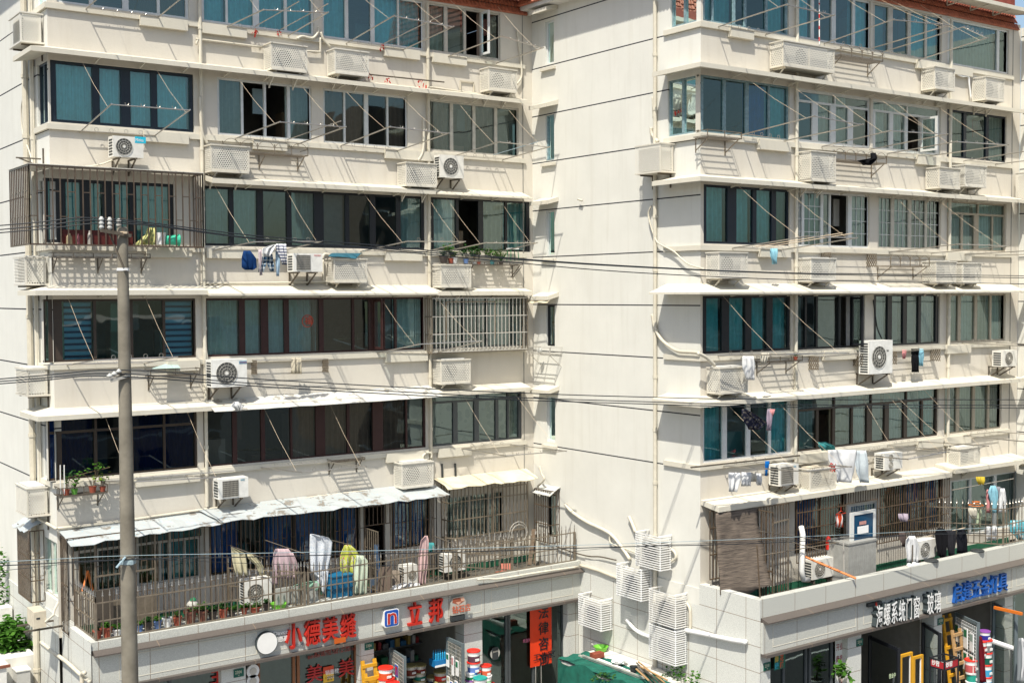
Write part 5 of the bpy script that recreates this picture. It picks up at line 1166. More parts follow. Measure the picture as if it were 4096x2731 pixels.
cloth('tights', 'black tights on the folding rack', 'clothing', 'c3', [(100, 1235, 1300), (150, 1240, 1290)], YR-.3, clm('black_cloth', BLK), LG, nu=6, legs=[[(150, 1240, 1262), (310, 1242, 1260)], [(150, 1266, 1290), (310, 1272, 1293)]])
cloth('shirt', 'small light blue garment next to the black tights', 'clothing', 'c3', [(100, 1290, 1335), (180, 1290, 1335), (255, 1308, 1330)], YR-.3, clm('skyblue', (.3, .58, .68)), LG, nu=6)
cloth('cloth', 'small pink cloth on the folding rack', 'cloth', 'c3', [(110, 1150, 1185), (190, 1150, 1178)], YR-.3, clm('pink_cloth', (.7, .3, .3)), LG, nu=5)
cloth('cloth', 'dark patterned cloth spread wide before the teal window', 'clothing', 'c4', [(640, 495, 520), (690, 500, 600), (760, 520, 708), (825, 560, 640)], YR-1.5, clm('dark_print', (.02, .022, .04), (.12, .11, .1), 'dots', 16), LG)
cloth('trousers', 'mauve leggings before the teal window', 'clothing', 'c4', [(640, 718, 760), (740, 708, 752), (832, 708, 745)], YR-1.5, clm('mauve', (.42, .33, .40)), LG, nu=6)
cloth('cloth', 'salmon cloth pegged beside the mauve leggings', 'cloth', 'c4', [(640, 745, 785), (710, 742, 765)], YR-1.5, clm('pink_cloth', (.7, .3, .3)), LG, nu=5)
cloth('shirt', 'white shirt leftmost below the bamboo pole', 'clothing', 'c4', [(1208, 372, 478), (1300, 368, 475), (1380, 368, 445)], YR-.9, Wm, LG)
cloth('shirt', 'white shirt second from the left below the bamboo pole', 'clothing', 'c4', [(1205, 478, 572), (1330, 478, 565)], YR-.9, Wm, LG)
cloth('cloth', 'off white cloth third from the left below the bamboo pole', 'cloth', 'c4', [(1208, 572, 612), (1290, 570, 610)], YR-.9, clm('cream_cloth', (.62, .58, .48)), LG, nu=5)
cloth('cloth', 'white cloth rightmost below the bamboo pole', 'cloth', 'c4', [(1215, 622, 655), (1270, 612, 660), (1322, 630, 652)], YR-.9, Wm, LG, nu=6)
cloth('trousers', 'bright blue leggings next to the bare white unit', 'clothing', 'c4', [(1105, 700, 735), (1180, 695, 722), (1238, 702, 718)], YR-.9, clm('brightblue', (.01, .16, .5)), LG, nu=5)
cloth('quilt', 'thick white quilt draped over the rack, front half', 'quilt', 'c3', [(1005, 485, 740), (1100, 490, 725), (1200, 540, 722), (1295, 545, 700)], YR-1.25, Wm, LG, wave=.07, freq=3)
cloth('quilt', 'smaller white quilt hanging behind the large one', 'quilt', 'c3', [(1010, 735, 830), (1080, 725, 840), (1200, 725, 855), (1298, 760, 862)], YR-1.0, clm('bluewhite', (.66, .72, .74)), LG, wave=.06, freq=3)
cloth('pillow', 'teal pillow on the sill beside the white quilt', 'pillow', 'c3', [(938, 390, 470), (970, 388, 540), (1010, 430, 555)], YR-.5, clm('teal_cloth', (.08, .36, .36)), LG, wave=.08)
# left terrace
cloth('towel', 'cream towel at the left end of the terrace washing', 'towel', 'd0', [(355, 2070, 2085), (400, 2075, 2190), (500, 2085, 2215), (600, 2110, 2222)], 27.3, clm('cream_cloth2', (.72, .66, .45)), LG)
cloth('trousers', 'pale cream trousers blown sideways on the terrace', 'clothing', 'd1', [(415, -20, 10), (450, -10, 60), (520, 60, 115), (600, 90, 130)], 27.3, clm('cream_cloth2', (.72, .66, .45)), LG)
cloth('sweater', 'pink sweatshirt hanging over the terrace fence', 'clothing', 'd1', [(365, 225, 345), (400, 212, 372), (520, 215, 400), (635, 250, 405)], 27.3, clm('pink_sweat', (.66, .50, .52)), LG, legs=[[(400, 210, 250), (520, 205, 245), (690, 202, 250)], [(400, 350, 385), (500, 385, 425), (570, 402, 435)]])
cloth('trousers', 'black trousers between the pink sweatshirt and the white pyjamas', 'clothing', 'd1', [(440, 395, 440), (560, 440, 530), (690, 500, 568)], 27.4, clm('black_cloth', BLK), LG)
cloth('sheet', 'white dotted pyjamas hanging highest on the terrace', 'clothing', 'd1', [(235, 542, 560), (262, 541, 700), (300, 541, 735), (420, 540, 725), (560, 545, 700), (620, 585, 690)], 27.2, clm('dotted', (.72, .74, .76), (.55, .60, .66), 'dots', 26), LG, legs=[[(560, 640, 700), (700, 640, 690), (765, 645, 668)], [(600, 600, 640), (690, 605, 640)]])
cloth('shirt', 'yellow green flowered shirt', 'clothing', 'd1', [(330, 850, 905), (370, 830, 950), (420, 812, 985), (500, 805, 960), (560, 810, 950), (615, 880, 940)], 27.2, clm('flowers', (.55, .58, .10), (.62, .62, .35), 'flower', 13), LG)
cloth('towel', 'pale green towel over the fence beside the flowered shirt', 'towel', 'd1', [(425, 960, 1010), (470, 955, 1050), (600, 930, 1048), (780, 918, 1040)], 27.1, clm('palegreen', (.62, .70, .55)), LG)
cloth('robe', 'pink robe on a hanger at the right part of the terrace', 'clothing', 'd1', [(248, 1570, 1590), (290, 1530, 1600), (450, 1508, 1595), (690, 1505, 1570)], 27.2, clm('pink_robe', (.72, .50, .48)), LG)
cloth('shirt', 'teal shirt behind the pink robe', 'clothing', 'd1', [(310, 1605, 1645), (395, 1600, 1645)], 27.5, clm('teal_cloth', (.08, .36, .36)), LG, nu=5)
cloth('cloth', 'mint cloth thrown over the grey board on the terrace', 'cloth', 'd1', [(655, 540, 600), (690, 400, 620), (735, 370, 590)], 27.05, clm('mint_cloth', (.30, .52, .38)), LG, wave=.06)
cloth('sheet', 'crumpled white sheet lying behind the fence', 'sheet', 'd1', [(670, 1380, 1510), (705, 1290, 1520), (740, 1265, 1400)], 27.0, Wm, LG, wave=.08)
pole('washing pole carrying the pink sweatshirt', [onY('d1', 130, 285, 28.2), onY('d1', 490, 410, 27.0)], m='iron', name='pole')
pole('washing pole carrying the dotted pyjamas', [onY('d1', 735, 290, 28.2), onY('d1', 905, 330, 27.0)], m='iron', name='pole')
pole('washing pole carrying the cream towel', [onY('d0', 2060, 335, 28.2), onY('d1', 120, 450, 27.0)], m='iron', name='pole')
pole('washing pole beside the pink robe', [onY('d1', 1650, 250, 28.2), onY('d1', 1890, 350, 27.2)], m='iron', name='pole')
# right terrace
cloth('shirt', 'white shirt hanging low over the right parapet', 'clothing', 'd3', [(250, 1205, 1265), (285, 1180, 1285), (340, 1175, 1300), (450, 1185, 1300), (490, 1185, 1290)], 20.2, Wm, LG)
cloth('shirt', 'grey brown top left of the white shirt', 'clothing', 'd3', [(210, 1125, 1175), (280, 1125, 1178), (345, 1155, 1178)], 20.3, clm('taupe', (.13, .10, .09)), LG, nu=6)
cloth('coat', 'black coat leftmost of the three dark ones', 'clothing', 'd3', [(180, 1470, 1520), (220, 1445, 1560), (420, 1458, 1545), (445, 1500, 1540)], 20.3, clm('black_cloth', BLK), LG)
cloth('trousers', 'black trousers with grey side panels between the dark coats', 'clothing', 'd3', [(200, 1555, 1625), (300, 1548, 1628), (430, 1570, 1618)], 20.3, clm('charcoal', (.03, .03, .035)), LG)
cloth('coat', 'black track jacket with white cuffs, rightmost of the dark ones', 'clothing', 'd3', [(195, 1650, 1700), (240, 1635, 1720), (405, 1628, 1740)], 20.3, clm('black_cloth2', (.015, .016, .022)), LG)
cloth('scarf', 'red and white scarf on a red hanger', 'clothing', 'd3', [(50, 560, 605), (120, 552, 612), (170, 545, 622)], 20.9, clm('redwhite', (.6, .08, .03), (.75, .72, .7), 'vstripe', 14), LG)
cloth('cloth', 'small lilac underwear on a blue hanger', 'cloth', 'd3', [(50, 1115, 1205), (90, 1115, 1205), (122, 1135, 1190)], 20.9, clm('lilac', (.45, .38, .44)), LG)
cloth('cap', 'yellow cap hanging at the far terrace', 'cap', 'c3', [(1245, 1810, 1895), (1280, 1812, 1892), (1318, 1835, 1875)], 20.6, clm('yellow_cap', (.6, .45, .05)), LG)
cloth('shirt', 'light blue shirt in the fenced laundry corner', 'clothing', 'c3', [(1325, 1945, 1985), (1380, 1925, 2005), (1480, 1945, 2005), (1568, 1955, 1990)], 20.6, clm('skyblue', (.3, .58, .68)), LG)
cloth('shirt', 'salmon top left of the light blue shirt', 'clothing', 'c3', [(1360, 1915, 1940), (1500, 1910, 1940), (1568, 1905, 1940)], 20.7, clm('pink_cloth', (.7, .3, .3)), LG, nu=5)
cloth('shirt', 'large white shirt in the fenced laundry corner', 'clothing', 'c3', [(1350, 2030, 2070), (1450, 2015, 2080), (1568, 2010, 2080)], 20.5, Wm, LG)
cloth('shirt', 'grey shirt behind the light blue one', 'clothing', 'c3', [(1335, 1990, 2025), (1440, 1985, 2045), (1568, 1990, 2040)], 20.8, clm('greycloth', (.3, .3, .33)), LG)
cloth('shirt', 'cream underclothes on the orange peg ring', 'clothing', 'd3', [(0, 1740, 1810), (60, 1745, 1820), (95, 1775, 1812)], 20.5, clm('cream_cloth', (.62, .58, .48)), LG)
cloth('shirt', 'yellow green top beside the orange peg ring', 'clothing', 'd3', [(0, 1820, 1850), (80, 1820, 1855), (170, 1818, 1845)], 20.5, clm('limecloth', (.5, .58, .4)), LG, nu=5)
cloth('towel', 'white towel low in the fenced laundry corner', 'towel', 'd3', [(165, 1890, 1995), (230, 1885, 2000), (290, 1900, 1990)], 20.4, Wm, LG)
cloth('quilt', 'turquoise printed quilt at the right edge', 'quilt', 'd3', [(110, 2110, 2240), (200, 2100, 2240), (290, 2190, 2240)], 20.5, clm('turq', (.15, .5, .58), (.7, .75, .75), 'dots', 4), LG)
tag(MB().ring(onY('c3', 1810, 1500, 20.5), .2, .012, 'Z').ring(onY('c3', 1810, 1470, 20.5), .1, .012, 'Z').build('peg_ring', col('orange', ORA)), 'round orange peg hanger in the fenced laundry corner', 'hanger')
for k, x, y, lab in (('d3', 600, 25, 'red clothes hanger above the striped scarf'), ):
    q = onY(k, x, y, 20.9); tag(MB().tube([q+Vector((-.2, 0, -.08)), q, q+Vector((.2, 0, -.08)), q+Vector((-.2, 0, -.08))], .008, 5).tube([q, q+Vector((0, 0, .1))], .006, 5).build('hanger', col('hanger_red', (.7, .06, .02))), lab, 'hanger')
pole('long drying pole over the right terrace', [onY('d3', 2100, 158, 20.0), onY('d3', 1310, 265, 20.6)] if 0 else [onY('d3', 1715, 175, 20.2), onY('d3', 1310, 268, 20.9)], m='rope')
pole('steel pole above the light blue shirt', [onY('c3', 1590, 1365, 20.6), onY('c3', 2145, 1262, 20.6)], name='pole')
pole('iron bar crossing in front of the barred gate', [onY('d4', 740, 205, 21.0), onY('d3', 580, 312, 20.2)], m='iron', name='pole')
pole('second iron bar below it', [onY('d4', 980, 285, 21.0), onY('d3', 425, 380, 20.3)], m='iron', name='pole')
pole('level steel pole from the fence post to the right', [onY('d4', 750, 428, 20.1), onY('d3', 560, 310, 20.1)], m='bar', name='pole')
pole('orange painted batten leaning over the parapet', [onY('d3', 275, 435, 20.9), onY('d3', 735, 630, 19.75)], .03, 'c_orange', name='batten')
pole('slim rusty post at the terrace corner holding the blind', [onY('d4', 735, 335, 20.05), onY('d4', 762, 800, 20.0)], .018, 'rusty', name='post')
pole('white post with hose at the doorway of the right terrace', [onY('d3', 622, 300, 20.2), onY('d3', 628, 640, 20.2)], .02, 'wire', name='post')
pole('dark post carrying the white shirt', [onY('d3', 1243, 330, 20.15), onY('d3', 1240, 495, 20.15)], .018, 'iron', name='post')
# white duct, porch box
T = tag(MB().tube([onY('d4', 1130, 165, 20.9), onY('d4', 1145, 235, 20.8), onY('d4', 1135, 560, 20.8), onY('d4', 1150, 640, 20.8), onY('d4', 1195, 640, 20.9)], .07, 12).build('air_duct', M['white'], smooth=True), 'white bent air duct beside the barred gate on the right terrace', 'duct')
a_ = fr('d3', 668, 335, 625, 915, 20.6); M['ribm'] = mat('ribbed_metal', (.33, .33, .31), .5, var=.2); T = thing('porch_cabinet', 'ribbed white metal cabinet below the blue glass door', 'cabinet', (a_[0], 20.6, a_[2]))
mb = MB().use(M['ribm']).box((a_[0], 20.6, 4.15), (a_[1], 21.3, a_[3])); 
for i in range(14): x = a_[0]+(a_[1]-a_[0])*i/14; mb.box((x, 20.594, 4.16), (x+.03, 20.599, a_[3]-.06))
mb.box((a_[0]-.02, 20.58, a_[3]), (a_[1]+.02, 21.32, a_[3]+.05)); mb.build('casing', None, T)
a2 = fr('d3', 690, 20, 318, 912, 20.75); T = thing('glass_door', 'blue glass door leaf with notices standing open above the white cabinet', 'door', (a2[0], 20.75, a2[2]))
mb = MB().use(M['fwhite']); x0, x1, z0, z1 = a2; z1 = 6.2
mb.box((x0, 20.75, z0), (x0+.13, 20.8, z1)).box((x1-.09, 20.75, z0), (x1, 20.8, z1)).box((x0+.13, 20.75, z1-.08), (x1-.09, 20.8, z1)).box((x0+.13, 20.75, z0), (x1-.09, 20.8, z0+.04)); mb.build('door_frame', None, T)
MB().box((x0+.13, 20.77, z0+.04), (x1-.09, 20.78, z1-.08)).build('pane', col('deep_blue_panel', (.008, .06, .13), .1), T)
n_ = fr('d3', 748, 168, 235, 846, 20.74); MB().box((n_[0], 20.738, n_[2]), (n_[1], 20.742, n_[3])).build('notice', M['white'], T)
n_ = fr('d3', 766, 122, 152, 826, 20.74); MB().box((n_[0], 20.738, n_[2]), (n_[1], 20.742, n_[3])).build('notice', col('red_notice', (.5, .25, .22)), T)
for k, x, y, lab in (('d3', 1410, 478, 'black flat weight lying on the parapet, left one'), ('d3', 1822, 388, 'black flat weight lying on the parapet, right one')):
    q = onY(k, x, y+14, 19.97); tag(MB().use(M['fan']).lathe((q.x, 19.97, 4.745), [(.02, .05), (.16, .05), (.19, .03), (.19, 0)], 18).build('rubber_ring'), lab, 'weight', 'weights on the parapet')
for i, (x, y) in enumerate(((1205, 515), (1250, 525))):
    q = onY('d3', x, y, 19.95); mb = MB().use(M['white']); mb.lathe((q.x, 19.93, 4.745), [(.06, 0), (.07, .03), (.05, .08), (.02, .09)], 12); mb.box((q.x-.02, 19.86, 4.745), (q.x+.14, 19.96, 4.79)); tag(mb.build('shoe'), ('left' if i == 0 else 'right')+' white shoe drying on the right parapet under the white shirt', 'shoe', 'pair of shoes on the parapet')
tag(MB().lathe(onY('d3', 487, 372, 21.3), [(.06, 0), (.07, .02), (.07, .28), (.04, .34), (.015, .36)], 12).build('fire_extinguisher', col('ext_red', RED)), 'red fire extinguisher inside the bars of the right terrace', 'extinguisher')
# ================================================================ PLANTS
def leaves(mb, c, rx, ry, rz, n, s, seed, droop=0):
    rr = random.Random(seed)
    for i in range(n):
        while True:
            v = Vector((rr.uniform(-1, 1), rr.uniform(-1, 1), rr.uniform(-1, 1)))
            if .25 < v.length < 1: break
        if math.sin(v.x*5+seed)+math.sin(v.z*6+seed*2)+rr.uniform(-1, 1) < -.7: continue
        p = Vector(c)+Vector((v.x*rx, v.y*ry, v.z*rz)); a_ = rr.uniform(0, 6.3); el = rr.uniform(-.7, .6)-droop
        d = Vector((math.cos(a_)*math.cos(el), math.sin(a_)*math.cos(el), math.sin(el))); w_ = d.cross(Vector((rr.uniform(-.4, .4), rr.uniform(-.4, .4), 1))).normalized(); q = s*rr.uniform(.6, 1.25)
        mb.face([p, p+d*q*.35+w_*q*.32, p+d*q*.75+w_*q*.25, p+d*q, p+d*q*.75-w_*q*.25, p+d*q*.35-w_*q*.32])
def plant(label, k, x, yb, ypot, ytop, wpx, Y, potc='terra', kind='bush', leafm='leaf', pw=None, z=None, seed=1, group='potted plants', big=1):
    b = onY(k, x, yb, Y); zb = b.z if z is None else z; hp = max(.08, onY(k, x, ypot, Y).z-b.z)*big; ht = max(.12, (onY(k, x, ytop, Y).z-zb-hp)*1.12); wpx *= big; ww = abs(Xat(k, x+wpx/2, Y, zb)-Xat(k, x-wpx/2, Y, zb))
    T = thing('potted_plant', label, 'plant', (b.x, Y, zb), group); R = pw or max(hp*.5, ww*.3)
    m_ = M[potc] if potc in M else col('pot_'+potc, {'white': WHT, 'dark': (.05, .04, .035), 'brown': (.16, .06, .04), 'blue': (.12, .2, .4), 'green': (.12, .35, .05), 'teal': (.03, .2, .22)}[potc])
    MB().use(m_).lathe((b.x, Y, zb), [(R*.7, 0), (R*.95, hp*.8), (R*1.08, hp*.82), (R*1.08, hp), (R*.9, hp), (R*.88, hp*.85)], 14).use(M['soil']).lathe((b.x, Y, zb+hp*.86), [(R*.9, 0), (R*.9, .005)], 12).build('pot', None, T)
    rr = random.Random(seed*7+int(x)); st = MB().use(M['stem']); lf = MB().use(M[leafm]); top = zb+hp
    if kind == 'grass':
        for i in range(46):
            a_ = rr.uniform(0, 6.3); L_ = ht*rr.uniform(.7, 1.3); d = Vector((math.cos(a_), math.sin(a_), 0)); p0 = Vector((b.x, Y, top-.02)); p1 = p0+d*ww*.25+Vector((0, 0, L_*.8)); p2 = p0+d*ww*.55*rr.uniform(.7, 1.2)+Vector((0, 0, L_*rr.uniform(.1, .7)))
            n_ = d.cross(Vector((0, 0, 1)))*.009; lf.face([p0-n_, p0+n_, p1+n_, p1-n_]); lf.face([p1-n_, p1+n_, p2])
    else:
        ns = {'bush': 6, 'sparse': 5, 'tall': 3, 'round': 5}[kind]
        for i in range(ns):
            a_ = rr.uniform(0, 6.3); p = [Vector((b.x, Y, top-.03))]; h = ht*(.95 if i == 0 else rr.uniform(.5, .9)); sp_ = ww*.4*(0 if i == 0 and kind == 'tall' else rr.uniform(.2, 1))
            e = p[0]+Vector((math.cos(a_)*sp_, math.sin(a_)*sp_*.5, h)); mid = p[0].lerp(e, .5)+Vector((rr.uniform(-.04, .04), 0, .03)); p += [mid, e]; st.tube(p, .007, 4, .003)
            s = {'bush': .07, 'sparse': .055, 'tall': .07, 'round': .06}[kind]*max(.8, min(1.5, ht/.3))
            nl = {'bush': 46, 'sparse': 16, 'tall': 26, 'round': 60}[kind]
            leaves(lf, e-Vector((0, 0, h*.22)), ww*(.26 if kind != 'sparse' else .2), ww*.22, max(.05, h*.38), nl, s, seed+i*3+int(x))
    if st.v: st.build('stem', None, T)
    lf.build('foliage', None, T)
    return T
MB().box((7.96, 26.861, 4.121), (14.2, 27.15, 4.479)).build('planter_ledge', M['gran'], LB)
for a_ in [
 ('plant in a terracotta pot at the fence corner, leftmost of the terrace row', 'd0', 875, 1190, 1130, 1075, 60, 'terra', 'sparse', 'leafd'), ('second terracotta pot from the fence corner', 'd0', 960, 1175, 1105, 1075, 80, 'terra', 'bush', 'leaf'),
 ('spider plant in a pale patterned pot just left of the utility pole', 'd0', 1050, 1155, 1110, 1060, 110, 'white', 'grass', 'leaf'), ('grassy plant in a small blue pot just right of the utility pole', 'd0', 1255, 1120, 1075, 1030, 70, 'blue', 'grass', 'leaf'),
 ('leafy plant in a black round pot, third right of the pole', 'd0', 1325, 1105, 1045, 1010, 80, 'dark', 'grass', 'leafd'), ('plant in a blue and white pot', 'd0', 1412, 1095, 1040, 1015, 70, 'blue', 'grass', 'leaf'),
 ('brownish succulent in a tall white pot', 'd0', 1497, 1085, 1020, 950, 100, 'white', 'sparse', 'leafd'), ('thin shrub in a terracotta pot beside the tall white pot', 'd0', 1590, 1070, 1010, 900, 80, 'terra', 'sparse', 'leaf'),
 ('small tree in the largest brown glazed pot', 'd0', 1705, 1052, 965, 870, 120, 'brown', 'sparse', 'leaf'), ('shrub in a dark brown wide pot', 'd0', 1815, 1030, 955, 840, 100, 'brown', 'round', 'leaf'),
 ('green bush in a black pot behind the fence crossing', 'd0', 1905, 1010, 950, 860, 90, 'dark', 'round', 'leafd'), ('shrub in a terracotta pot by the crossing fence', 'd0', 2000, 1000, 935, 850, 80, 'terra', 'round', 'leafd'),
 ('low green plant in a dark pot next to the fence post', 'd0', 2080, 990, 945, 900, 80, 'dark', 'bush', 'leaf'), ('small plant in a red pot right of the fence post', 'd0', 2190, 965, 920, 890, 70, 'terra', 'bush', 'leaf'),
 ('lush bright green bush in front of the terrace fan unit', 'd1', 45, 945, 905, 845, 120, 'terra', 'round', 'leaf'), ('spiky dark plant beside the bright green bush', 'd1', 150, 945, 895, 860, 70, 'dark', 'grass', 'leafd')]:
    T = plant(a_[0], *a_[1:7], 26.92, a_[7], a_[8], a_[9], seed=int(a_[2]), z=4.482, big=1.3)
def items_on_shelf(lst, sh, grp):
    _, X0_, X1_, z, yf = sh
    for (lab, k, x, ytop, w_, pc, kd, lm, ph) in lst:
        Y = yf+.2; xx = Xat(k, x, Y, z); ht = max(.1, onY(k, x, ytop, Y).z-z-ph); T = thing('potted_plant', lab, 'plant', (xx, Y, z), grp)
        c_ = M[pc] if pc in M else col('pot_'+pc, {'white': WHT, 'dark': (.05, .04, .035), 'brown': (.16, .06, .04), 'blue': (.12, .2, .4), 'green': (.12, .35, .05), 'teal': (.03, .2, .22)}[pc]); R = ph*.6
        MB().use(c_).lathe((xx, Y, z+.008), [(R*.7, 0), (R, ph*.9), (R*1.1, ph), (R*.9, ph), (R*.88, ph*.85)], 12).build('pot', None, T)
        lf = MB().use(M[lm]); st = MB().use(M['stem']); rr = random.Random(int(x)); ww = w_
        for i in range(5):
            e = Vector((xx+rr.uniform(-ww, ww)*.7, Y+rr.uniform(-.1, .1), z+ph+ht*rr.uniform(.5, .95))); st.tube([(xx, Y, z+ph-.02), Vector((xx, Y, z+ph)).lerp(e, .5)+Vector((.02, 0, .03)), e], .006, 4)
            if kd == 'grass': 
                for j in range(12): d = Vector((rr.uniform(-1, 1), rr.uniform(-1, 1), 1.2)).normalized(); p0 = Vector((xx, Y, z+ph)); lf.face([p0-Vector((.008, 0, 0)), p0+Vector((.008, 0, 0)), p0+d*ht*rr.uniform(.6, 1)])
            else: leaves(lf, e, ww*.5, .12, ht*.28, 30 if kd == 'round' else 12, .085, int(x)+i)
        st.build('stem', None, T); lf.build('foliage', None, T)
items_on_shelf([('thin climbing herb at the left end of the corner planter shelf', 'c0', 595, 1180, .14, 'terra', 'sparse', 'leafd', .13), ('light green herb in a green pot on the corner planter shelf', 'c0', 668, 1250, .14, 'green', 'sparse', 'leaf', .13), ('broad leafed vine in the middle of the corner planter shelf', 'c0', 830, 1145, .34, 'terra', 'sparse', 'leaf', .15),
   ('yellow leafed vine at the right end of the corner planter shelf', 'c0', 920, 1200, .26, 'terra', 'sparse', 'leafy', .12)], SH1, 'plants on the corner planter shelf')
for x in (540, 575): q = onY('c0', x, 1140, YL-.45); tag(MB().tube([q, onY('c0', x+2, 1400, YL-.45)], .012, 6).build('plant_stake', M['white']), ('left' if x == 540 else 'right')+' white plant stake at the end of the corner planter shelf', 'stake')
pole('thin stick slanting over the corner planter shelf', [onY('c0', 600, 1255, YL-.3), onY('c0', 985, 1160, YL-.3)], .01, 'stem', name='stick')
items_on_shelf([('spiky plant in a red and black pot on the inner corner shelf', 'b1', 2240-520, 720, .18, 'dark', 'grass', 'leafd', .22)] if 0 else [('red flowering plant in a white cup on the inner corner shelf', 'b1', 2010, 745, .12, 'white', 'round', 'leafd', .1), ('low green plant in a terracotta bowl on the inner corner shelf', 'b1', 2050, 790, .1, 'terra', 'bush', 'leaf', .1),
   ('wide green plant in a teal box on the inner corner shelf', 'b1', 2170, 775, .24, 'teal', 'round', 'leaf', .12), ('plant beside the green stool on the inner corner shelf', 'b1', 2250, 720, .12, 'dark', 'grass', 'leaf', .12)], SH2, 'plants by the inner corner')
cz = fr('b1', 1712, 915, 1105, 1973, YL-.5)
for lab, x, ytop, pc, kd, lm, h, w_ in (('snake plant in a dark pot on top of a cage', 1735, 745, 'dark', 'grass', 'leafd', .2, .1), ('big bush behind the snake plant on top of a cage', 1800, 735, 'terra', 'round', 'leaf', .14, .2), ('orange flowered bush in a white cup on top of a cage', 1828, 810, 'white', 'round', 'leafy', .17, .12), ('bonsai in a blue and white bowl on top of a cage', 1935, 740, 'blue', 'round', 'leafd', .13, .16)):
    items_on_shelf([(lab, 'b1', x, ytop, w_, pc, kd, lm, h)], (None, 0, 0, cz[3]+.035, YL-.52), 'plants on top of a cage')
q = onY('b2', 115, 880, YL-.25); T = thing('stool', 'small green legged stool with white seat on the inner corner plant shelf', 'stool', q)
MB().box((q.x-.14, q.y-.12, q.z+.33), (q.x+.14, q.y+.12, q.z+.36)).build('seat', M['white'], T)
for sx_ in (-.12, .12):
    for sy_ in (-.1, .1): MB().tube([(q.x+sx_*1.2, q.y+sy_, q.z), (q.x+sx_, q.y+sy_*.8, q.z+.33)], .012, 6).build('leg', col('green_paint', GRN), T)
q = onY('b2', 110, 1000, YL-.15); mb = MB().use(M['iron'])
a_, b_ = onY('b2', 170, 935, YL-.3), onY('b2', 95, 1030, YL-.1)
for o_ in (0, .09): mb.beam(a_+Vector((o_, 0, 0)), b_+Vector((o_, 0, 0)), .015, .015)
for i in range(7): p = a_.lerp(b_, i/7); mb.beam(p, p+Vector((.09, 0, 0)), .012, .012)
tag(mb.build('rack_ladder', None), 'tiny rusty ladder shaped rack below the inner corner plant shelf', 'rack')
items_on_shelf([('small red pot plant at the end of the small shelf', 'c4', 968, 130, .08, 'terra', 'grass', 'leaf', .1)], SH3, 'plants on the small shelf')
# ================================================================ TERRACE THINGS
def crate(label, k, xl, yt, yb, xr, Y, m, name='crate', d=.4, lid=True):
    x0, x1, z0, z1 = fr(k, xl, yt, yb, xr, Y); T = thing(name, label, name.replace('_', ' '), ((x0+x1)/2, Y, z0), 'things stored on the terraces'); mb = MB().use(m).box((x0, Y, z0), (x1, Y+d, z1))
    for i in range(7): x = x0+(x1-x0)*(i+.3)/7; mb.box((x, Y-.012, z0+.02), (x+.02, Y-.001, z1-.05))
    mb.box((x0-.02, Y-.02, z1), (x1+.02, Y+d+.02, z1+.03)); mb.build('body', None, T); return T
blue_ = col('blue_plastic', (.01, .13, .26))
crate('upper blue plastic crate of the two stacked behind the terrace fence', 'd1', 735, 625, 725, 918, 27.0, blue_); crate('lower blue plastic crate of the two stacked behind the terrace fence', 'd1', 730, 735, 818, 916, 27.0, blue_)
x0, x1, z0, z1 = fr('d1', 235, 725, 890, 610, 27.05); tag(MB().box((x0, 27.05, z0), (x1, 27.1, z1)).build('grey_board', mat('grey_board', (.38, .39, .36), .8)), 'grey board leaning behind the terrace fence under the mint cloth', 'board')
x0, x1, z0, z1 = fr('d1', 205, 862, 912, 318, 26.95); T = tag(MB().lathe(((x0+x1)/2, 26.98, z0), [(.15, 0), (.2, z1-z0), (.21, z1-z0), (.19, z1-z0-.01), (.15, .02)], 16).build('basket', col('lime_plastic', (.18, .55, .05))), 'lime green plastic basket on the terrace ledge', 'basket')
tag(MB().use(M['acin']).lathe(onY('d0', 1725, 880, 27.6), [(.10, 0), (.14, .04), (.12, .09), (.08, .13)], 9).use(col('bag_green', (.02, .16, .07))).lathe(onY('d0', 1725, 870, 27.6)+Vector((.02, 0, .14)), [(.08, -.02), (.06, .02), (.03, .04)], 8).build('sack'), 'white sack with a green top behind the crossing fence', 'sack')
x0, x1, z0, z1 = fr('d0', 845, 745, 1000, 1015, 28.0)
tag(MB().box((x0, 28.0, 4.13), (x1, 28.06, z1)).build('metal_sheet', mat('dull_sheet', (.13, .11, .09), .4, .4)), 'dull metal sheet standing behind the left end fence', 'sheet')
tag(MB().beam(onY('d0', 735, 745, 28.5), onY('d0', 790, 560, 28.7), .05, .03).beam(onY('d0', 830, 740, 28.5), onY('d0', 785, 560, 28.7), .05, .03).build('step_ladder', col('orange', ORA)), 'orange folding ladder legs behind the barred enclosure', 'ladder')
tag(MB().use(M['rusty']).beam(onY('d2', 265, 510, 27.3), onY('d2', 305, 190, 28.2), .12, .03).beam(onY('d2', 310, 500, 27.4), onY('d2', 315, 230, 28.3), .07, .03).build('plank', None), 'dark old planks leaning by the narrow grille at the terrace end', 'plank')
tag(MB().ring(onY('d2', 165, 220, 28.1), .32, .012, 'Y').ring(onY('d2', 170, 230, 28.1), .27, .012, 'Y').build('hose_coil', M['wire']), 'coil of pale hose hanging on the brass coloured grille', 'hose')
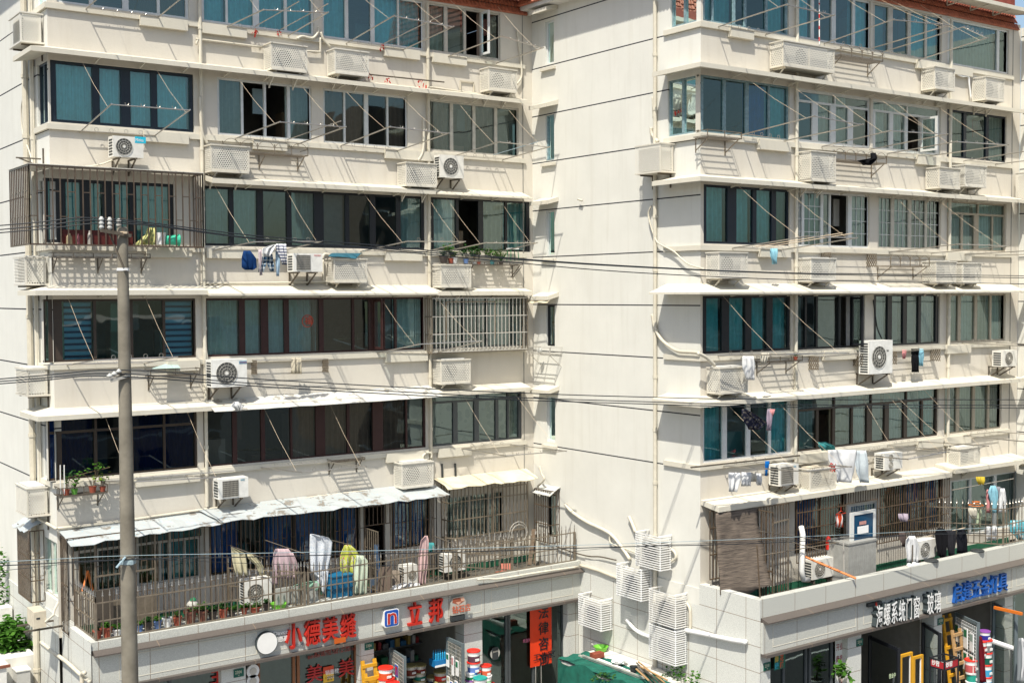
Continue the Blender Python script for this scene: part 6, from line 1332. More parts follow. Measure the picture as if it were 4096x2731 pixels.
# ================================================================ HOSES AND THIN PIPES
HG = 'hoses and wrapped pipes on the walls'
def smooth_pts(P, n=5):
    Q = [P[0]]
    for i in range(len(P)-1):
        p0 = P[max(i-1, 0)]; p1, p2 = P[i], P[i+1]; p3 = P[min(i+2, len(P)-1)]
        for j in range(1, n+1):
            t = j/n; Q.append(.5*((2*p1)+(-p0+p2)*t+(2*p0-5*p1+4*p2-p3)*t*t+(-p0+3*p1-3*p2+p3)*t**3))
    return Q
def hose(label, pts, ax='X', c=XS, r=.04, m='white', d=.07, name='hose'):
    P = [(onX(k, x, y, c-d) if ax == 'X' else onY(k, x, y, c-d)) for k, x, y in pts]
    return tag(MB().tube(smooth_pts(P), r, 8).build(name, M[m], smooth=True), label, 'pipe', HG)
hose('long wrapped pipe slanting down the blank side wall from the stair grille', [('c2', 585, 1490), ('d2', 640, 30), ('d2', 770, 120), ('d2', 880, 172), ('d2', 990, 232), ('d2', 1080, 335), ('d2', 1165, 460)], r=.05, m='pipe')
hose('short wrapped pipe entering the topmost slatted box', [('d2', 1155, 75), ('d2', 1185, 140), ('d2', 1215, 215)], r=.05, m='pipe')
hose('side branch of the wrapped pipe left of the topmost slatted box', [('d2', 985, 235), ('d2', 990, 310), ('d2', 1090, 350), ('d2', 1225, 402)], r=.025, m='pipe')
hose('peeling black pipe between the terrace end and the slatted boxes', [('d2', 500, 340), ('d2', 620, 385), ('d2', 790, 430), ('d2', 900, 436), ('d2', 1040, 466)], r=.02, m='iron')
hose('wrapped pipe below the peeling one', [('d2', 720, 512), ('d2', 870, 555), ('d2', 960, 590), ('d2', 1050, 625)], r=.045, m='pipe')
hose('curled hose at the right of the topmost slatted box', [('d2', 1525, 360), ('d2', 1565, 395), ('d2', 1575, 445), ('d2', 1535, 478)], r=.035, m='pipe')
hose('wrapped pipe running down beside the stacked slatted boxes', [('d2', 1668, 840), ('d2', 1700, 900), ('d2', 1706, 1000), ('d2', 1704, 1080)], r=.04, m='pipe')
hose('thick white duct lying across the granite side wall', [('d4', 90, 1092), ('d4', 300, 1135), ('d4', 500, 1178), ('d4', 640, 1200)], r=.06, d=.12)
hose('white duct entering the lowest slatted box from the left', [('d2', 1135, 1000), ('d2', 1200, 1078), ('d2', 1270, 1125), ('d2', 1340, 1150)], r=.05, d=.1)
hose('sagging cream hose from the drain pipe to the corner cage of the third row', [('b2', 1357, 388), ('b2', 1330, 460), ('b2', 1352, 570), ('b2', 1400, 700), ('b2', 1450, 742), ('b2', 1560, 800), ('b2', 1680, 905), ('b2', 1830, 955)], r=.022, m='pipe', d=.1)
hose('thick wrapped hose from the drain pipe over the sill toward the fourth row corner cage', [('b2', 1365, 1360), ('b2', 1385, 1470), ('c2', 1440, 10), ('c2', 1520, 80), ('c2', 1600, 122), ('c2', 1720, 130), ('c2', 1790, 138)], r=.045, m='pipe', d=.1)
hose('end of the thick wrapped hose dropping into the corner cage of the fourth row', [('c4', 90, 140), ('c4', 165, 175), ('c4', 245, 250)], 'Y', YR, .045, 'pipe', .3)
hose('upper hose ending at the cage on the blank side wall', [('a2', 1368, 870), ('a2', 1372, 960), ('a2', 1376, 1060)], r=.03, m='pipe')
hose('lower curved hose ending at the cage on the blank side wall', [('a2', 1355, 1145), ('a2', 1362, 1205), ('a2', 1415, 1272)], r=.045, m='pipe')
hose('short pipe stub sticking out of the blank side wall', [('b2', 700, 330), ('b2', 735, 342)], r=.03, m='pipe', d=.1)
hose('wrapped hose bending over the maker badge of the first top cage', [('a1', 425, 350), ('a1', 470, 328), ('a1', 560, 345), ('a1', 610, 290), ('a1', 615, 240)], 'Y', YL, .035, 'pipe', .1)
hose('ribbed hose down to the second top cage', [('a1', 635, 290), ('a1', 660, 360), ('a1', 720, 425)], 'Y', YL, .035, 'pipe', .12)
hose('ribbed hose down the pier near the inner corner, top row', [('a2', 155, 265), ('a2', 170, 400), ('a2', 190, 560), ('a2', 192, 690), ('a2', 150, 758)], 'Y', YL, .03, 'pipe', .08)
hose('white hose beside the drain pipe in the second left row', [('a0', 1792, 865), ('a0', 1800, 1060), ('a0', 1815, 1200), ('a0', 1860, 1290)], 'Y', YL, .04, 'pipe', .1)
hose('curved hose between the brown curtained windows, second left row', [('a1', 1552, 1055), ('a1', 1558, 1250), ('a1', 1545, 1370), ('a1', 1505, 1440)], 'Y', YL, .035, 'pipe', .12)
hose('sagging cream hose from the badge marked unit to the left corner', [('a0', 1060, 1412), ('a0', 900, 1475), ('a0', 700, 1500), ('a0', 450, 1500), ('a0', 330, 1500)], 'Y', YL, .02, 'pipe', .12)
hose('cream hose hanging down the left side wall', [('a0', 205, 880), ('a0', 190, 1000), ('a0', 205, 1200), ('a0', 260, 1350), ('a0', 300, 1490)], 'X', XL, .018, 'pipe', .1)
hose('curved duct into the cage near the laundry', [('b1', 650, 862), ('b1', 665, 825), ('b1', 700, 825), ('b1', 722, 850)], 'Y', YL, .04, 'pipe', .25)
hose('bundled cables down the pier beside the big unit', [('b0', 1825, 1245), ('b0', 1832, 1400), ('c0', 1845, 100), ('c0', 1870, 250)], 'Y', YL, .028, 'pipe', .08)
hose('coiled hose above the cage of the lowest left row', [('c1', 1560, 1110), ('c1', 1550, 1060), ('c1', 1590, 1030), ('c1', 1625, 1040), ('c1', 1625, 1080)], 'Y', YL, .03, 'pipe', .15)
hose('bent rusty vent pipe above the stair grille', [('c2', 340, 1330), ('c2', 395, 1270), ('c2', 375, 1220), ('c2', 355, 1150)], 'X', XS, .03, 'pipe', .3)
hose('white hose between two end cages of the top right spandrel', [('a3', 1600, 640), ('a3', 1680, 685), ('a3', 1740, 690), ('a3', 1750, 760), ('a3', 1765, 880)], 'Y', YR, .025, 'white', .1)
hose('horizontal drain branch under the top teal windows', [('a0', 1758, 400), ('a0', 1775, 360), ('a0', 1810, 358), ('a0', 2350, 425)], 'Y', YL, .028, 'pipe', .08)
hose('short horizontal drain branch right of the first top cage', [('a1', 505, 460), ('a1', 620, 466), ('a1', 630, 455), ('a1', 630, 340)], 'Y', YL, .028, 'pipe', .08)
hose('drain branch running behind the laundry of the third left row', [('b0', 1800, 1082), ('b1', 0, 1080), ('b1', 640, 1070), ('b1', 655, 1050), ('b1', 655, 870)], 'Y', YL, .028, 'pipe', .06)
hose('cream drain branch above the top right canopy of the left block', [('a1', 1590, 800), ('a1', 1610, 785), ('a1', 1700, 795), ('a1', 2080, 850)], 'Y', YL, .03, 'pipe', .08)
hose('long pipe running along the wall foot above the white peeling awnings', [('d0', 515, 182), ('d0', 1000, 130), ('d0', 1840, 12), ('c1', 0, 1500), ('c1', 800, 1400), ('c1', 1330, 1348)], 'Y', YL, .035, 'pipe', .07)
hose('pipe slanting down the left side wall to the awning corner', [('d0', 345, 95), ('d0', 505, 185)], 'X', XL, .035, 'pipe', .08)
hose('white bent pipe at the lower left granite wall', [('d0', 368, 1200), ('d0', 480, 1290), ('d0', 600, 1380), ('d0', 715, 1485), ('d0', 805, 1555)], 'X', 7.74, .045, 'pipe', .08)
hose('white elbow at the end of the bent pipe', [('d0', 735, 1568), ('d0', 735, 1490), ('d0', 760, 1475)], 'X', 7.74, .05, 'pipe', .14)
hose('black cable hanging from the terrace corner down the granite wall', [('d0', 620, 1080), ('d0', 610, 1150), ('d0', 612, 1390)], 'X', 7.74, .005, 'cable', .02, 'cable')
hose('pipe along the foot of the terrace fence at its right end', [('d1', 2040, 640), ('d1', 2130, 632), ('d2', 0, 632), ('d2', 350, 575), ('d2', 700, 525)], 'Y', 26.6, .03, 'pipe', .04)
hose('black cable hanging in the dark window of the fourth right row', [('b3', 890, 1230), ('b3', 905, 1350), ('b3', 925, 1480), ('c3', 965, 10)], 'Y', YR, .02, 'cable', .05, 'cable')
for x in (1720, 1838): 
    a_ = onY('c1', x, 1130 if x == 1720 else 1125, YL-.03); T = tag(MB().use(M['fan']).beam(a_, onY('c1', x+5, 1300 if x == 1720 else 1285, YL-.03), .05, .03).beam(onY('c1', x+5, 1290, YL-.03), onY('c1', x+5, 1290, YL-.03)+Vector((0, -.42, 0)), .04, .03).build('empty_bracket'), ('left' if x == 1720 else 'right')+' empty black bracket above the cream awning', 'bracket', 'empty brackets above the cream awning')
# ================================================================ SHOP FRONTS
def glassfront(B, u0, u1, Y, z1, cuts, fm='fgrey', gm='gd', z0=.16, name='shop_window'):
    fr_ = MB().use(M[fm]); us = [u0]+cuts+[u1]
    for u in us: fr_.box((u-.035, Y, z0), (u+.035, Y+.08, z1))
    fr_.box((u0, Y+.003, z1-.07), (u1, Y+.077, z1)); fr_.box((u0, Y+.003, z0), (u1, Y+.077, z0+.08))
    W = fr_.build(name, None, B)
    g = MB()
    for a_, b_ in zip(us, us[1:]): g.face([(a_+.035, Y+.04, z0+.08), (b_-.035, Y+.04, z0+.08), (b_-.035, Y+.04, z1-.07), (a_+.035, Y+.04, z1-.07)])
    g.build('pane', M[gm], W); return W
yb = YF+.3; xg = lambda k, x, Y, z=2.8: Xat(k, x, Y, z)
glassfront(LB, 8.3, 10.75, yb, 3.37, [9.6]); glassfront(LB, 11.35, 14.38, yb, 3.37, [xg('d1', 80, yb), xg('d1', 395, yb), xg('d1', 450, yb), xg('d1', 965, yb)], 'wood', 'gd') if 'wood' in M else None
M['wood'] = mat('orange_wood', (.25, .10, .04), .5); 
glassfront(LB, 11.35, 14.38, yb, 3.37, [xg('d1', 80, yb), xg('d1', 395, yb), xg('d1', 435, yb), xg('d1', 975, yb)], 'wood')
glassfront(LB, 18.08, 20.98, yb, 3.37, [xg('d2', 60, yb), xg('d2', 85, yb), xg('d2', 300, yb), xg('d2', 610, yb)])
yg = YG+.3
glassfront(RB, 21.78, 24.62, yg, 3.37, [xg('d3', 90, yg), xg('d3', 290, yg), xg('d3', 325, yg), xg('d3', 520, yg)])
glassfront(RB, 31.9, 34.8, yg, 3.37, [33, 34])
M['doorf'] = col('door_grey', (.12, .15, .16), .4); M['doorb'] = M['fblack']
def leaf_door(label, p, q, z0, z1, m, handle=True, gm='gd'):
    """open glass door leaf standing between ground points p and q"""
    T = thing('glass_door', label, 'door', (*p, 0), 'open shop door leaves'); a_ = Vector((*p, 0)); b_ = Vector((*q, 0)); f = MB().use(M[m]); w_ = .09
    Z = lambda v, z: (v.x, v.y, z)
    d = (b_-a_).normalized()
    for u in (a_+d*w_/2, b_-d*w_/2): f.beam(Z(u, z0), Z(u, z1), w_, .05, up=(d.x, d.y, 0))
    f.beam(Z(a_+d*w_, z1-w_/2), Z(b_-d*w_, z1-w_/2), .045, w_); f.beam(Z(a_+d*w_, z0+w_/2), Z(b_-d*w_, z0+w_/2), .045, w_); f.build('door_frame', None, T)
    g = MB(); e = d*w_; g.face([Z(a_+e, z0+w_), Z(b_-e, z0+w_), Z(b_-e, z1-w_), Z(a_+e, z1-w_)]); g.build('pane', M[gm], T)
    if handle:
        n = Vector((-d.y, d.x, 0))
        if n.x > 0: n = -n
        h = b_-d*.14+n*.07; MB().use(M['fgrey']).beam(Z(h, .9), Z(h, 2.1), .04, .04).beam(Z(h, 1.1), Z(h-n*.07, 1.1), .03, .03).beam(Z(h, 1.9), Z(h-n*.07, 1.9), .03, .03).build('handle', None, T)
    return T
def gp(k, x, y, z): P = onZ(k, x, y, z); return (P.x, P.y)
def dleaf(label, k, xh, xo, m, Yh, Yo, z1=2.75, **kw):
    return leaf_door(label, (Xat(k, xh, Yh, 2.4), Yh), (Xat(k, xo, Yo, 2.4), Yo), .2, z1, m, **kw)
dleaf('grey framed door leaf with a red lettered grid, left leaf of the paint shop', 'd1', 1255, 1390, 'doorf', yb+.0, yb-.95, 3.0)
dleaf('grey framed door leaf hung with brushes and packets, right leaf of the paint shop', 'd1', 1770, 1915, 'doorf', yb-.85, yb+.0, 3.05) if 0 else dleaf('grey framed door leaf hung with brushes and packets, right leaf of the paint shop', 'd1', 1765, 1915, 'doorf', yb-.2, yb-1.0, 3.05)
dleaf('black framed door leaf with the open for business sticker', 'd3', 850, 1125, 'doorb', yg+.6, yg-.65, 2.85)
dleaf('black framed glass door leaf right of the yellow edged window frames', 'd3', 1330, 1490, 'doorb', yg+.1, yg-.85, 3.05)
dleaf('grey framed door leaf with white grid and green packets, right hardware shop', 'd3', 1620, 1835, 'doorf', yg+.1, yg-.95, 3.1)
dleaf('grey framed door leaf with an orange level on top, far right', 'd3', 1960, 2175, 'doorf', yg+.1, yg-.95, 3.1)
def wiregrid(label, k, xa, xb_, za, zb, Ya, Yb, m='wire', grp='wire grids on the shop doors'):
    A = Vector((Xat(k, xa, Ya, 2.4), Ya, 0)); B_ = Vector((Xat(k, xb_, Yb, 2.4), Yb, 0)); mb = MB().use(M[m]); n = 10; Z = lambda v, z: (v.x, v.y, z)
    for i in range(n+1): p = A.lerp(B_, i/n); mb.beam(Z(p, za), Z(p, zb), .008, .008)
    nz = int((zb-za)/.09)
    for i in range(nz+1): z = za+(zb-za)*i/nz; mb.beam(Z(A, z), Z(B_, z), .008, .008)
    return tag(mb.build('wire_grid', None), label, 'wire grid', grp), A, B_
_, A1, A2 = wiregrid('wire grid with gloves and a paint emblem on the left paint shop door', 'd1', 1265, 1375, 1.9, 2.95, yb-.1, yb-.95)
_, B1, B2 = wiregrid('wire grid crowded with packets on the right paint shop door', 'd1', 1770, 1890, 1.9, 2.95, yb-.25, yb-1.0)
_, C1, C2 = wiregrid('white wire grid with green headed packets on the hardware shop door', 'd3', 1630, 1810, 1.9, 3.0, yg-.0, yg-.95, 'white')
def packets(A, B_, lst, grp, z_off=0):
    for i, (lab, t, z, w_, h, c) in enumerate(lst):
        p = A.lerp(B_, t); d = (B_-A).normalized(); n = Vector((-d.y, d.x, 0))
        if n.x > 0: n = -n
        p = p+n*.03; T = thing('packet', lab, 'packet', (p.x, p.y, z), grp); a_ = p-d*w_/2; b_ = p+d*w_/2
        mb = MB().use(M['white']); mb.beam((p.x, p.y, z), (p.x, p.y, z+h), w_, .02, up=(n.x, n.y, 0)) if 0 else mb.idx([Vector((v.x, v.y, zz))+o_ for o_ in (n*0, n*.02) for v, zz in ((a_, z), (b_, z), (b_, z+h), (a_, z+h))], [(0, 1, 2, 3), (7, 6, 5, 4), (0, 4, 5, 1), (1, 5, 6, 2), (2, 6, 7, 3), (3, 7, 4, 0)]); mb.build('wrapper', None, T)
        m2 = MB().use(col('pk_'+str(c), c)); o_ = n*.024; m2.idx([Vector((v.x, v.y, zz))+o_ for v, zz in ((a_+d*w_*.1, z+h*.55), (b_-d*w_*.1, z+h*.55), (b_-d*w_*.1, z+h*.92), (a_+d*w_*.1, z+h*.92))], [(0, 1, 2, 3)]); m2.build('printed_panel', None, T)
packets(C1, C2, [('green headed packet, upper left on the white grid', .12, 2.35, .2, .5, GRN), ('green headed packet, upper middle on the white grid', .55, 2.3, .2, .55, GRN), ('packet, upper right on the white grid', .85, 2.3, .18, .5, (.3, .4, .35)), ('green headed packet, lower middle on the white grid', .55, 1.7, .2, .5, GRN), ('green headed packet, lower right on the white grid', .85, 1.7, .2, .5, GRN)], 'packets hung on the hardware shop grid')
packets(B1, B2, [('green striped brush packet at the left of the paint shop grid', .12, 2.3, .14, .35, GRN), ('long white packet in the middle of the paint shop grid', .5, 2.15, .12, .5, (.6, .3, .3)), ('green packet at the right of the paint shop grid', .82, 2.2, .14, .4, GRN), ('blue round tool card low on the paint shop grid', .4, 1.75, .16, .22, BLU), ('blue roller card low on the paint shop grid', .75, 1.65, .16, .4, (.05, .3, .6)), ('yellow disc card low on the paint shop grid', .15, 1.8, .15, .25, (.5, .45, .3))], 'packets hung on the paint shop grid')
packets(A1, A2, [('white glove pair on the left paint shop door grid', .4, 2.0, .2, .4, (.5, .5, .5))], 'packets hung on the paint shop grid')
n_ = A1.lerp(A2, .6); T = thing('paint_emblem', 'small square emblem with red n on the left paint shop door', 'sign', (n_.x, n_.y, 2.3)); d = (A2-A1).normalized(); nn = Vector((-d.y, d.x, 0)); nn = -nn if nn.x > 0 else nn
def dq(mb, c, w_, z0, z1, o): a_, b_ = c-d*w_/2+nn*o, c+d*w_/2+nn*o; mb.face([(a_.x, a_.y, z0), (b_.x, b_.y, z0), (b_.x, b_.y, z1), (a_.x, a_.y, z1)])
mb = MB().use(M['white']); dq(mb, n_, .26, 2.3, 2.75, .05); mb.use(col('emblem_blue', BLU)); dq(mb, n_, .22, 2.42, 2.72, .054); mb.use(col('emblem_red', RED)); 
for s in (-.05, .05): dq(mb, n_+d*s, .05, 2.46, 2.66, .058)
dq(mb, n_, .13, 2.62, 2.68, .059); mb.build('plate', None, T)
q1 = B1.lerp(B2, .05); q2 = B2; mb = MB().use(col('banner_red', RED)); off = Vector((-.05, -.02, 0)); mb.face([q1+off+Vector((0, 0, 1.25)), q2+off+Vector((0, 0, 1.25)), q2+off+Vector((0, 0, 1.6)), q1+off+Vector((0, 0, 1.6))])
T = thing('phone_banner', 'red strip with a telephone number on the right paint shop door', 'sign', q1); mb.build('strip', None, T)
dd = (q2-q1).normalized(); c = bpy.data.curves.new('t', 'FONT'); c.body = '13701654209'; c.extrude = 0; c.resolution_u = 2; o = bpy.data.objects.new('t', c); C.objects.link(o); me = bpy.data.meshes.new_from_object(o.evaluated_get(bpy.context.evaluated_depsgraph_get())); C.objects.unlink(o); bpy.data.objects.remove(o)
mx_ = max(v.co.x for v in me.vertices); sc = (q2-q1).length*.9/mx_; mb = MB(); mb.idx([q1+off*1.3+dd*(.05+v.co.x*sc)+Vector((0, 0, 1.34+v.co.y*sc*1.5)) for v in me.vertices], [tuple(f.vertices) for f in me.polygons]); mb.build('lettering', M['white'], T)
# ---- signs
def letters(T, chars, k, spans, ymid, h, Y, m, ext=.05, off=.012, front=None, z=None):
    z = onY(k, spans[0][0], ymid, Y).z-h/2 if z is None else z
    for ch, (a_, b_) in zip(chars, spans):
        x0 = Xat(k, a_, Y, z+h/2); x1 = Xat(k, b_, Y, z+h/2); wch = x1-x0
        s = wch/(h/.9); text(ch, (x0, Y-ext, z+h*.1), h, M[m], T, 'character', ext=ext, off=off*.45, sx=s)
        if front: text(ch, (x0, Y-ext*2.3-.004, z+h*.1), h, M[front], T, 'character_face', ext=.002, off=off*.4, sx=s)
    return z
M['lred'] = col('letter_red', (.44, .02, .01)); M['lblue'] = col('letter_blue', (.008, .09, .36)); M['ldark'] = col('letter_dark', (.05, .065, .07)); M['lwhite'] = M['white']; M['lgrey'] = col('letter_grey', (.35, .36, .38))
T = thing('shop_sign', 'four big red characters on the left block fascia beside a round white plate', 'sign', onY('d1', 600, 1150, YF))
letters(T, '小德美缝', 'd1', [(305, 455), (475, 620), (637, 780), (800, 940)], 1150, .62, YF, 'lred', .05, .02)
T = thing('sign_plate', 'round white plate at the left end of the big red characters', 'sign', onY('d1', 135, 1200, YF)); c_ = onY('d1', 138, 1200, YF)
MB().use(M['ldark']).lathe((c_.x, YF-.10, c_.z), [(.27, 0), (.27, .10)], 32, 'Y').build('backing', None, T); MB().use(M['white']).lathe((c_.x, YF-.106, c_.z), [(.255, 0), (.255, .005)], 32, 'Y').build('face', None, T)
T = thing('shop_sign', 'small white Latin and Chinese letters above the round white plate', 'sign', onY('d1', 245, 1130, YF)); q = onY('d1', 202, 1140, YF)
text('Davco', (q.x, YF-.03, q.z), .12, M['lwhite'], T, ext=.015, off=.015, sx=1.15); text('德高', (q.x+.08, YF-.03, q.z-.16), .13, M['lwhite'], T, ext=.015, off=.015, sx=1.2)
T = thing('shop_sign', 'small grey licence number line under the big red characters', 'sign', onY('d1', 520, 1220, YF)); q = onY('d1', 358, 1247, YF); text('授权号  SK 10788C', (q.x, YF-.02, q.z), .085, M['lgrey'], T, ext=.01, sx=2.0)
T = thing('sticker', 'orange printed label below the last red character', 'sticker', onY('d1', 785, 1180, YF)); x0, x1, z0, z1 = fr('d1', 737, 1162, 1208, 840, YF-.02); MB().box((x0, YF-.13, z0), (x1, YF-.12, z1)).build('plate', col('label_orange', (.5, .10, .01)), T)
T = thing('shop_sign', 'square blue and white sign with a red lowercase n', 'sign', onY('d1', 1262, 990, YF)); x0, x1, z0, z1 = fr('d1', 1200, 918, 1075, 1335, YF-.14)
def rrect(mb, x0, x1, z0, z1, y0, y1, r=.06):
    pts = []
    for cx, cz, a0 in ((x1-r, z1-r, 0), (x0+r, z1-r, 90), (x0+r, z0+r, 180), (x1-r, z0+r, 270)):
        for i in range(6): a_ = math.radians(a0+90*i/5); pts.append((cx+r*math.cos(a_), cz+r*math.sin(a_)))
    n = len(pts); mb.idx([(x, y0, z) for x, z in pts]+[(x, y1, z) for x, z in pts], [tuple(range(n)), tuple(range(2*n-1, n-1, -1))]+[(i, n+i, n+(i+1) % n, (i+1) % n) for i in range(n)]); return mb
rrect(MB().use(M['white']), x0, x1, z0, z1, YF-.14, YF-.001).build('backing', None, T); rrect(MB().use(col('logo_blue', (.01, .08, .40))), x0+.02, x1-.02, z0+.02, z1-.02, YF-.146, YF-.141).build('blue_face', None, T)
W_, H_ = x1-x0, z1-z0; text('n', (x0+W_*.14, YF-.15, z0+H_*.17), H_*1.22, M['white'], T, 'letter_outline', ext=.002, off=.022, sx=1.12); text('n', (x0+W_*.14, YF-.156, z0+H_*.17), H_*1.22, M['lred'], T, 'letter', ext=.002, off=.004, sx=1.12)
T = thing('shop_sign', 'two separate red characters right of the square n sign', 'sign', onY('d1', 1560, 950, YF)); letters(T, '立邦', 'd1', [(1400, 1532), (1593, 1718)], 955, .62, YF, 'lred', .05, .022)
T = thing('shop_sign', 'brown diamond emblem with three small characters and a black bar', 'sign', onY('d1', 1870, 880, YF)); x0, x1, z0, z1 = fr('d1', 1806, 812, 880, 1928, YF-.1); mz = (z0+z1)/2; cx = (x0+x1)/2; W_ = (x1-x0)
MB().use(M['wire']).idx([(x0-.02, YF-.10, z1-.12), (cx-.15, YF-.10, z1+.02), (cx+.15, YF-.10, z1+.02), (x1+.02, YF-.10, z1-.12), (x1, YF-.10, z0-.25), (x0, YF-.10, z0-.25)]+[(x0-.02, YF-.001, z1-.12), (cx-.15, YF-.001, z1+.02), (cx+.15, YF-.001, z1+.02), (x1+.02, YF-.001, z1-.12), (x1, YF-.001, z0-.25), (x0, YF-.001, z0-.25)], [(0, 1, 2, 3, 4, 5)]+[(i, 6+i, 6+(i+1) % 6, (i+1) % 6) for i in range(6)]).build('backing', None, T)
gm_ = MB(); y_ = YF-.105; tp = [(cx-.17, z1), (cx-.06, z1), (cx+.06, z1), (cx+.17, z1)]; md = [(x0+.02, z1-.11), (cx-.09, z1-.11), (cx+.09, z1-.11), (x1-.02, z1-.11)]; bt = (cx, z0+.01)
for i, c_ in enumerate(((.3, .08, .04), (.6, .35, .25), (.25, .06, .03))): gm_.use(col('gem%d' % i, c_)).face([(a_[0], y_, a_[1]) for a_ in (tp[i], tp[i+1], md[i+1], md[i])]); gm_.use(col('gem%d' % ((i+1) % 3), c_)).face([(md[i][0], y_, md[i][1]), (md[i+1][0], y_, md[i+1][1]), (bt[0], y_, bt[1])])
gm_.build('gem', None, T); text('钻石店', (x0+.01, YF-.112, z0-.18), .19, col('char_brown', (.5, .12, .06)), T, 'character', ext=.004, off=.015, sx=.92); MB().box((x0, YF-.09, z0-.40), (x1, YF-.001, z0-.28)).build('black_bar', M['fan'], T)
T = thing('shop_sign', 'white characters with dark sides on the right block fascia', 'sign', onY('d3', 1150, 940, YG)); z = letters(T, '海螺系统门窗', 'd3', [(868, 930), (934, 998), (1003, 1064), (1070, 1130), (1136, 1192), (1200, 1262)], 968, .56, YG, 'ldark', .07, .012, 'lwhite'); letters(T, '·玻璃', 'd3', [(1262, 1290), (1325, 1385), (1390, 1450)], 900, .56, YG, 'ldark', .07, .012, 'lwhite', z)
T = thing('shop_sign', 'small black lettered plate with a red mark above the white characters', 'sign', onY('d3', 910, 865, YG)); x0, x1, z0, z1 = fr('d3', 848, 858, 890, 968, YG-.08); MB().box((x0, YG-.08, z0), (x1, YG-.001, z1)).build('plate', M['fan'], T); MB().box(((x0+x1)/2, YG-.1, z0-.05), ((x0+x1)/2+.05, YG-.081, z1)).build('mark', M['lred'], T)
T = thing('shop_sign', 'six blue characters at the right end of the fascia', 'sign', onY('d3', 1830, 720, YG)); letters(T, '启建五金灯具', 'd3', [(1590, 1670), (1674, 1755), (1758, 1836), (1840, 1912), (1918, 1990), (1996, 2076)], 770, .52, YG, 'lblue', .04, .006)
def plate(num, k, xl, yt, yb_, xr, Y, lab):
    x0, x1, z0, z1 = fr(k, xl, yt, yb_, xr, Y-.02); T = thing('house_number', lab, 'house number', ((x0+x1)/2, Y, z0), 'green house number plates'); MB().box((x0, Y-.02, z0), (x1, Y-.001, z1)).build('plate', col('plate_green', (.005, .10, .07), .35), T)
    text(num, (x0+.03, Y-.022, z0+(z1-z0)*.42), (z1-z0)*.5, col('plate_letters', (.6, .6, .45)), T, 'number', ext=.001, off=.01, sx=(x1-x0-.06)/((z1-z0)*.5/.9)/2.3); text('路', ((x0+x1)/2-.02, Y-.022, z0+.03), (z1-z0)*.16, col('plate_letters', (.6, .6, .45)), T, 'character', ext=.001)
plate('2304', 'd0', 2095, 1448, 1520, 2185, YF+.1, 'green number plate reading 2304 beside the dark glass near the utility pole'); plate('2306', 'd1', 1030, 1212, 1275, 1108, YF+.1, 'green number plate reading 2306 on the pillar above the yellow ladders'); plate('2310', 'd4', 797, 1390, 1460, 858, YG+.1, 'green number plate reading 2310 on the corner pillar of the right block')
plate('2316', 'd3', 742, 1178, 1240, 797, YG+.1, 'green number plate reading 2316 on the pillar beside the flower lettering'); plate('2318', 'd3', 1470, 990, 1050, 1520, YG+.1, 'green number plate reading 2318 on the pillar behind the black glass door')
# window lettering and posters
def wtext(label, k, x, y, h, s, Y, c=(.45, .02, .01), sx=1, off=.01):
    q = onY(k, x, y, Y); T = thing('window_lettering', label, 'lettering', q, 'lettering on the shop glass'); text(s, (q.x, Y, q.z), h, col('wl%d' % int(c[0]*1000+c[1]*100), c), T, 'lettering', ext=.002, off=off, sx=sx)
yw = yb-.01
wtext('large red character on the glass left of the number 2304', 'd0', 1882, 1575, .34, '王', yw, (.55, .03, .02), off=.03)
wtext('big faded red character on the left of the dark shop glass', 'd1', 503, 1560, .42, '美', yw, (.40, .02, .02)); wtext('big faded red character on the right of the dark shop glass', 'd1', 790, 1505, .42, '美', yw, (.40, .02, .02))
wtext('small red licence line at the top of the dark shop glass', 'd1', 575, 1315, .09, '专卖店授权号:SK 10788C', yw, (.28, .03, .02), .95); wtext('small red telephone line under the licence line', 'd1', 515, 1352, .08, '服务热线 400-136-1200 136 6160 1039', yw, (.28, .03, .02), .95)
x0, x1, z0, z1 = fr('d1', 655, 1425, 1565, 750, yw); T = thing('poster', 'red and yellow sales rank poster on the dark shop glass', 'poster', (x0, yw, z0)); MB().use(col('poster_red', (.55, .06, .02))).box((x0, yw-.008, (z0+z1)/2+.02), (x1, yw, z1)).use(col('poster_yellow', (.7, .42, .03))).box((x0, yw-.008, z0), (x1, yw, (z0+z1)/2+.019)).build('sheet', None, T)
text('销量榜', (x0+.05, yw-.01, z1-.2), .12, M['white'], T, ext=.001, sx=.95); text('2025', (x0+.1, yw-.01, z1-.31), .09, M['white'], T, ext=.001); text('上海建材销量榜\n    第1名', (x0+.03, yw-.01, (z0+z1)/2-.1), .055, M['fan'], T, ext=.001)
x0, x1, z0, z1 = fr('d2', 328, 868, 1455, 525, yb-.35); T = thing('banner', 'long red vertical banner with black characters inside the glass of the corner shop', 'banner', (x0, yb-.35, z0))
mb = MB().use(col('banner_scarlet', (.75, .05, .01))); yq = yb+.02 if 0 else yb-.04
vs = [(x0+(x1-x0)*i/6, yq+.01*math.sin(i*1.3), z0+(z1-z0)*j/10) for j in range(11) for i in range(7)]; mb.idx(vs, [(j*7+i, j*7+i+1, (j+1)*7+i+1, (j+1)*7+i) for j in range(10) for i in range(6)]); mb.build('cloth', None, T)
for i, ch in enumerate('法律咨询'): text(ch, (x0+.27, yq-.02, z1-.48-.44*i), .34, M['fblack'], T, 'character', ext=.002, off=.012, sx=1.0)
text('工作室', (x0+.09, yq-.02, z0+.18), .2, M['fblack'], T, 'character', ext=.002, off=.01, sx=1.15)
for i in (.25, .5): MB().tube([(x0+(x1-x0)*i, yq, z0), (x0+(x1-x0)*i, yq, .2)], .008, 5).build('pole', M['wire'], T)
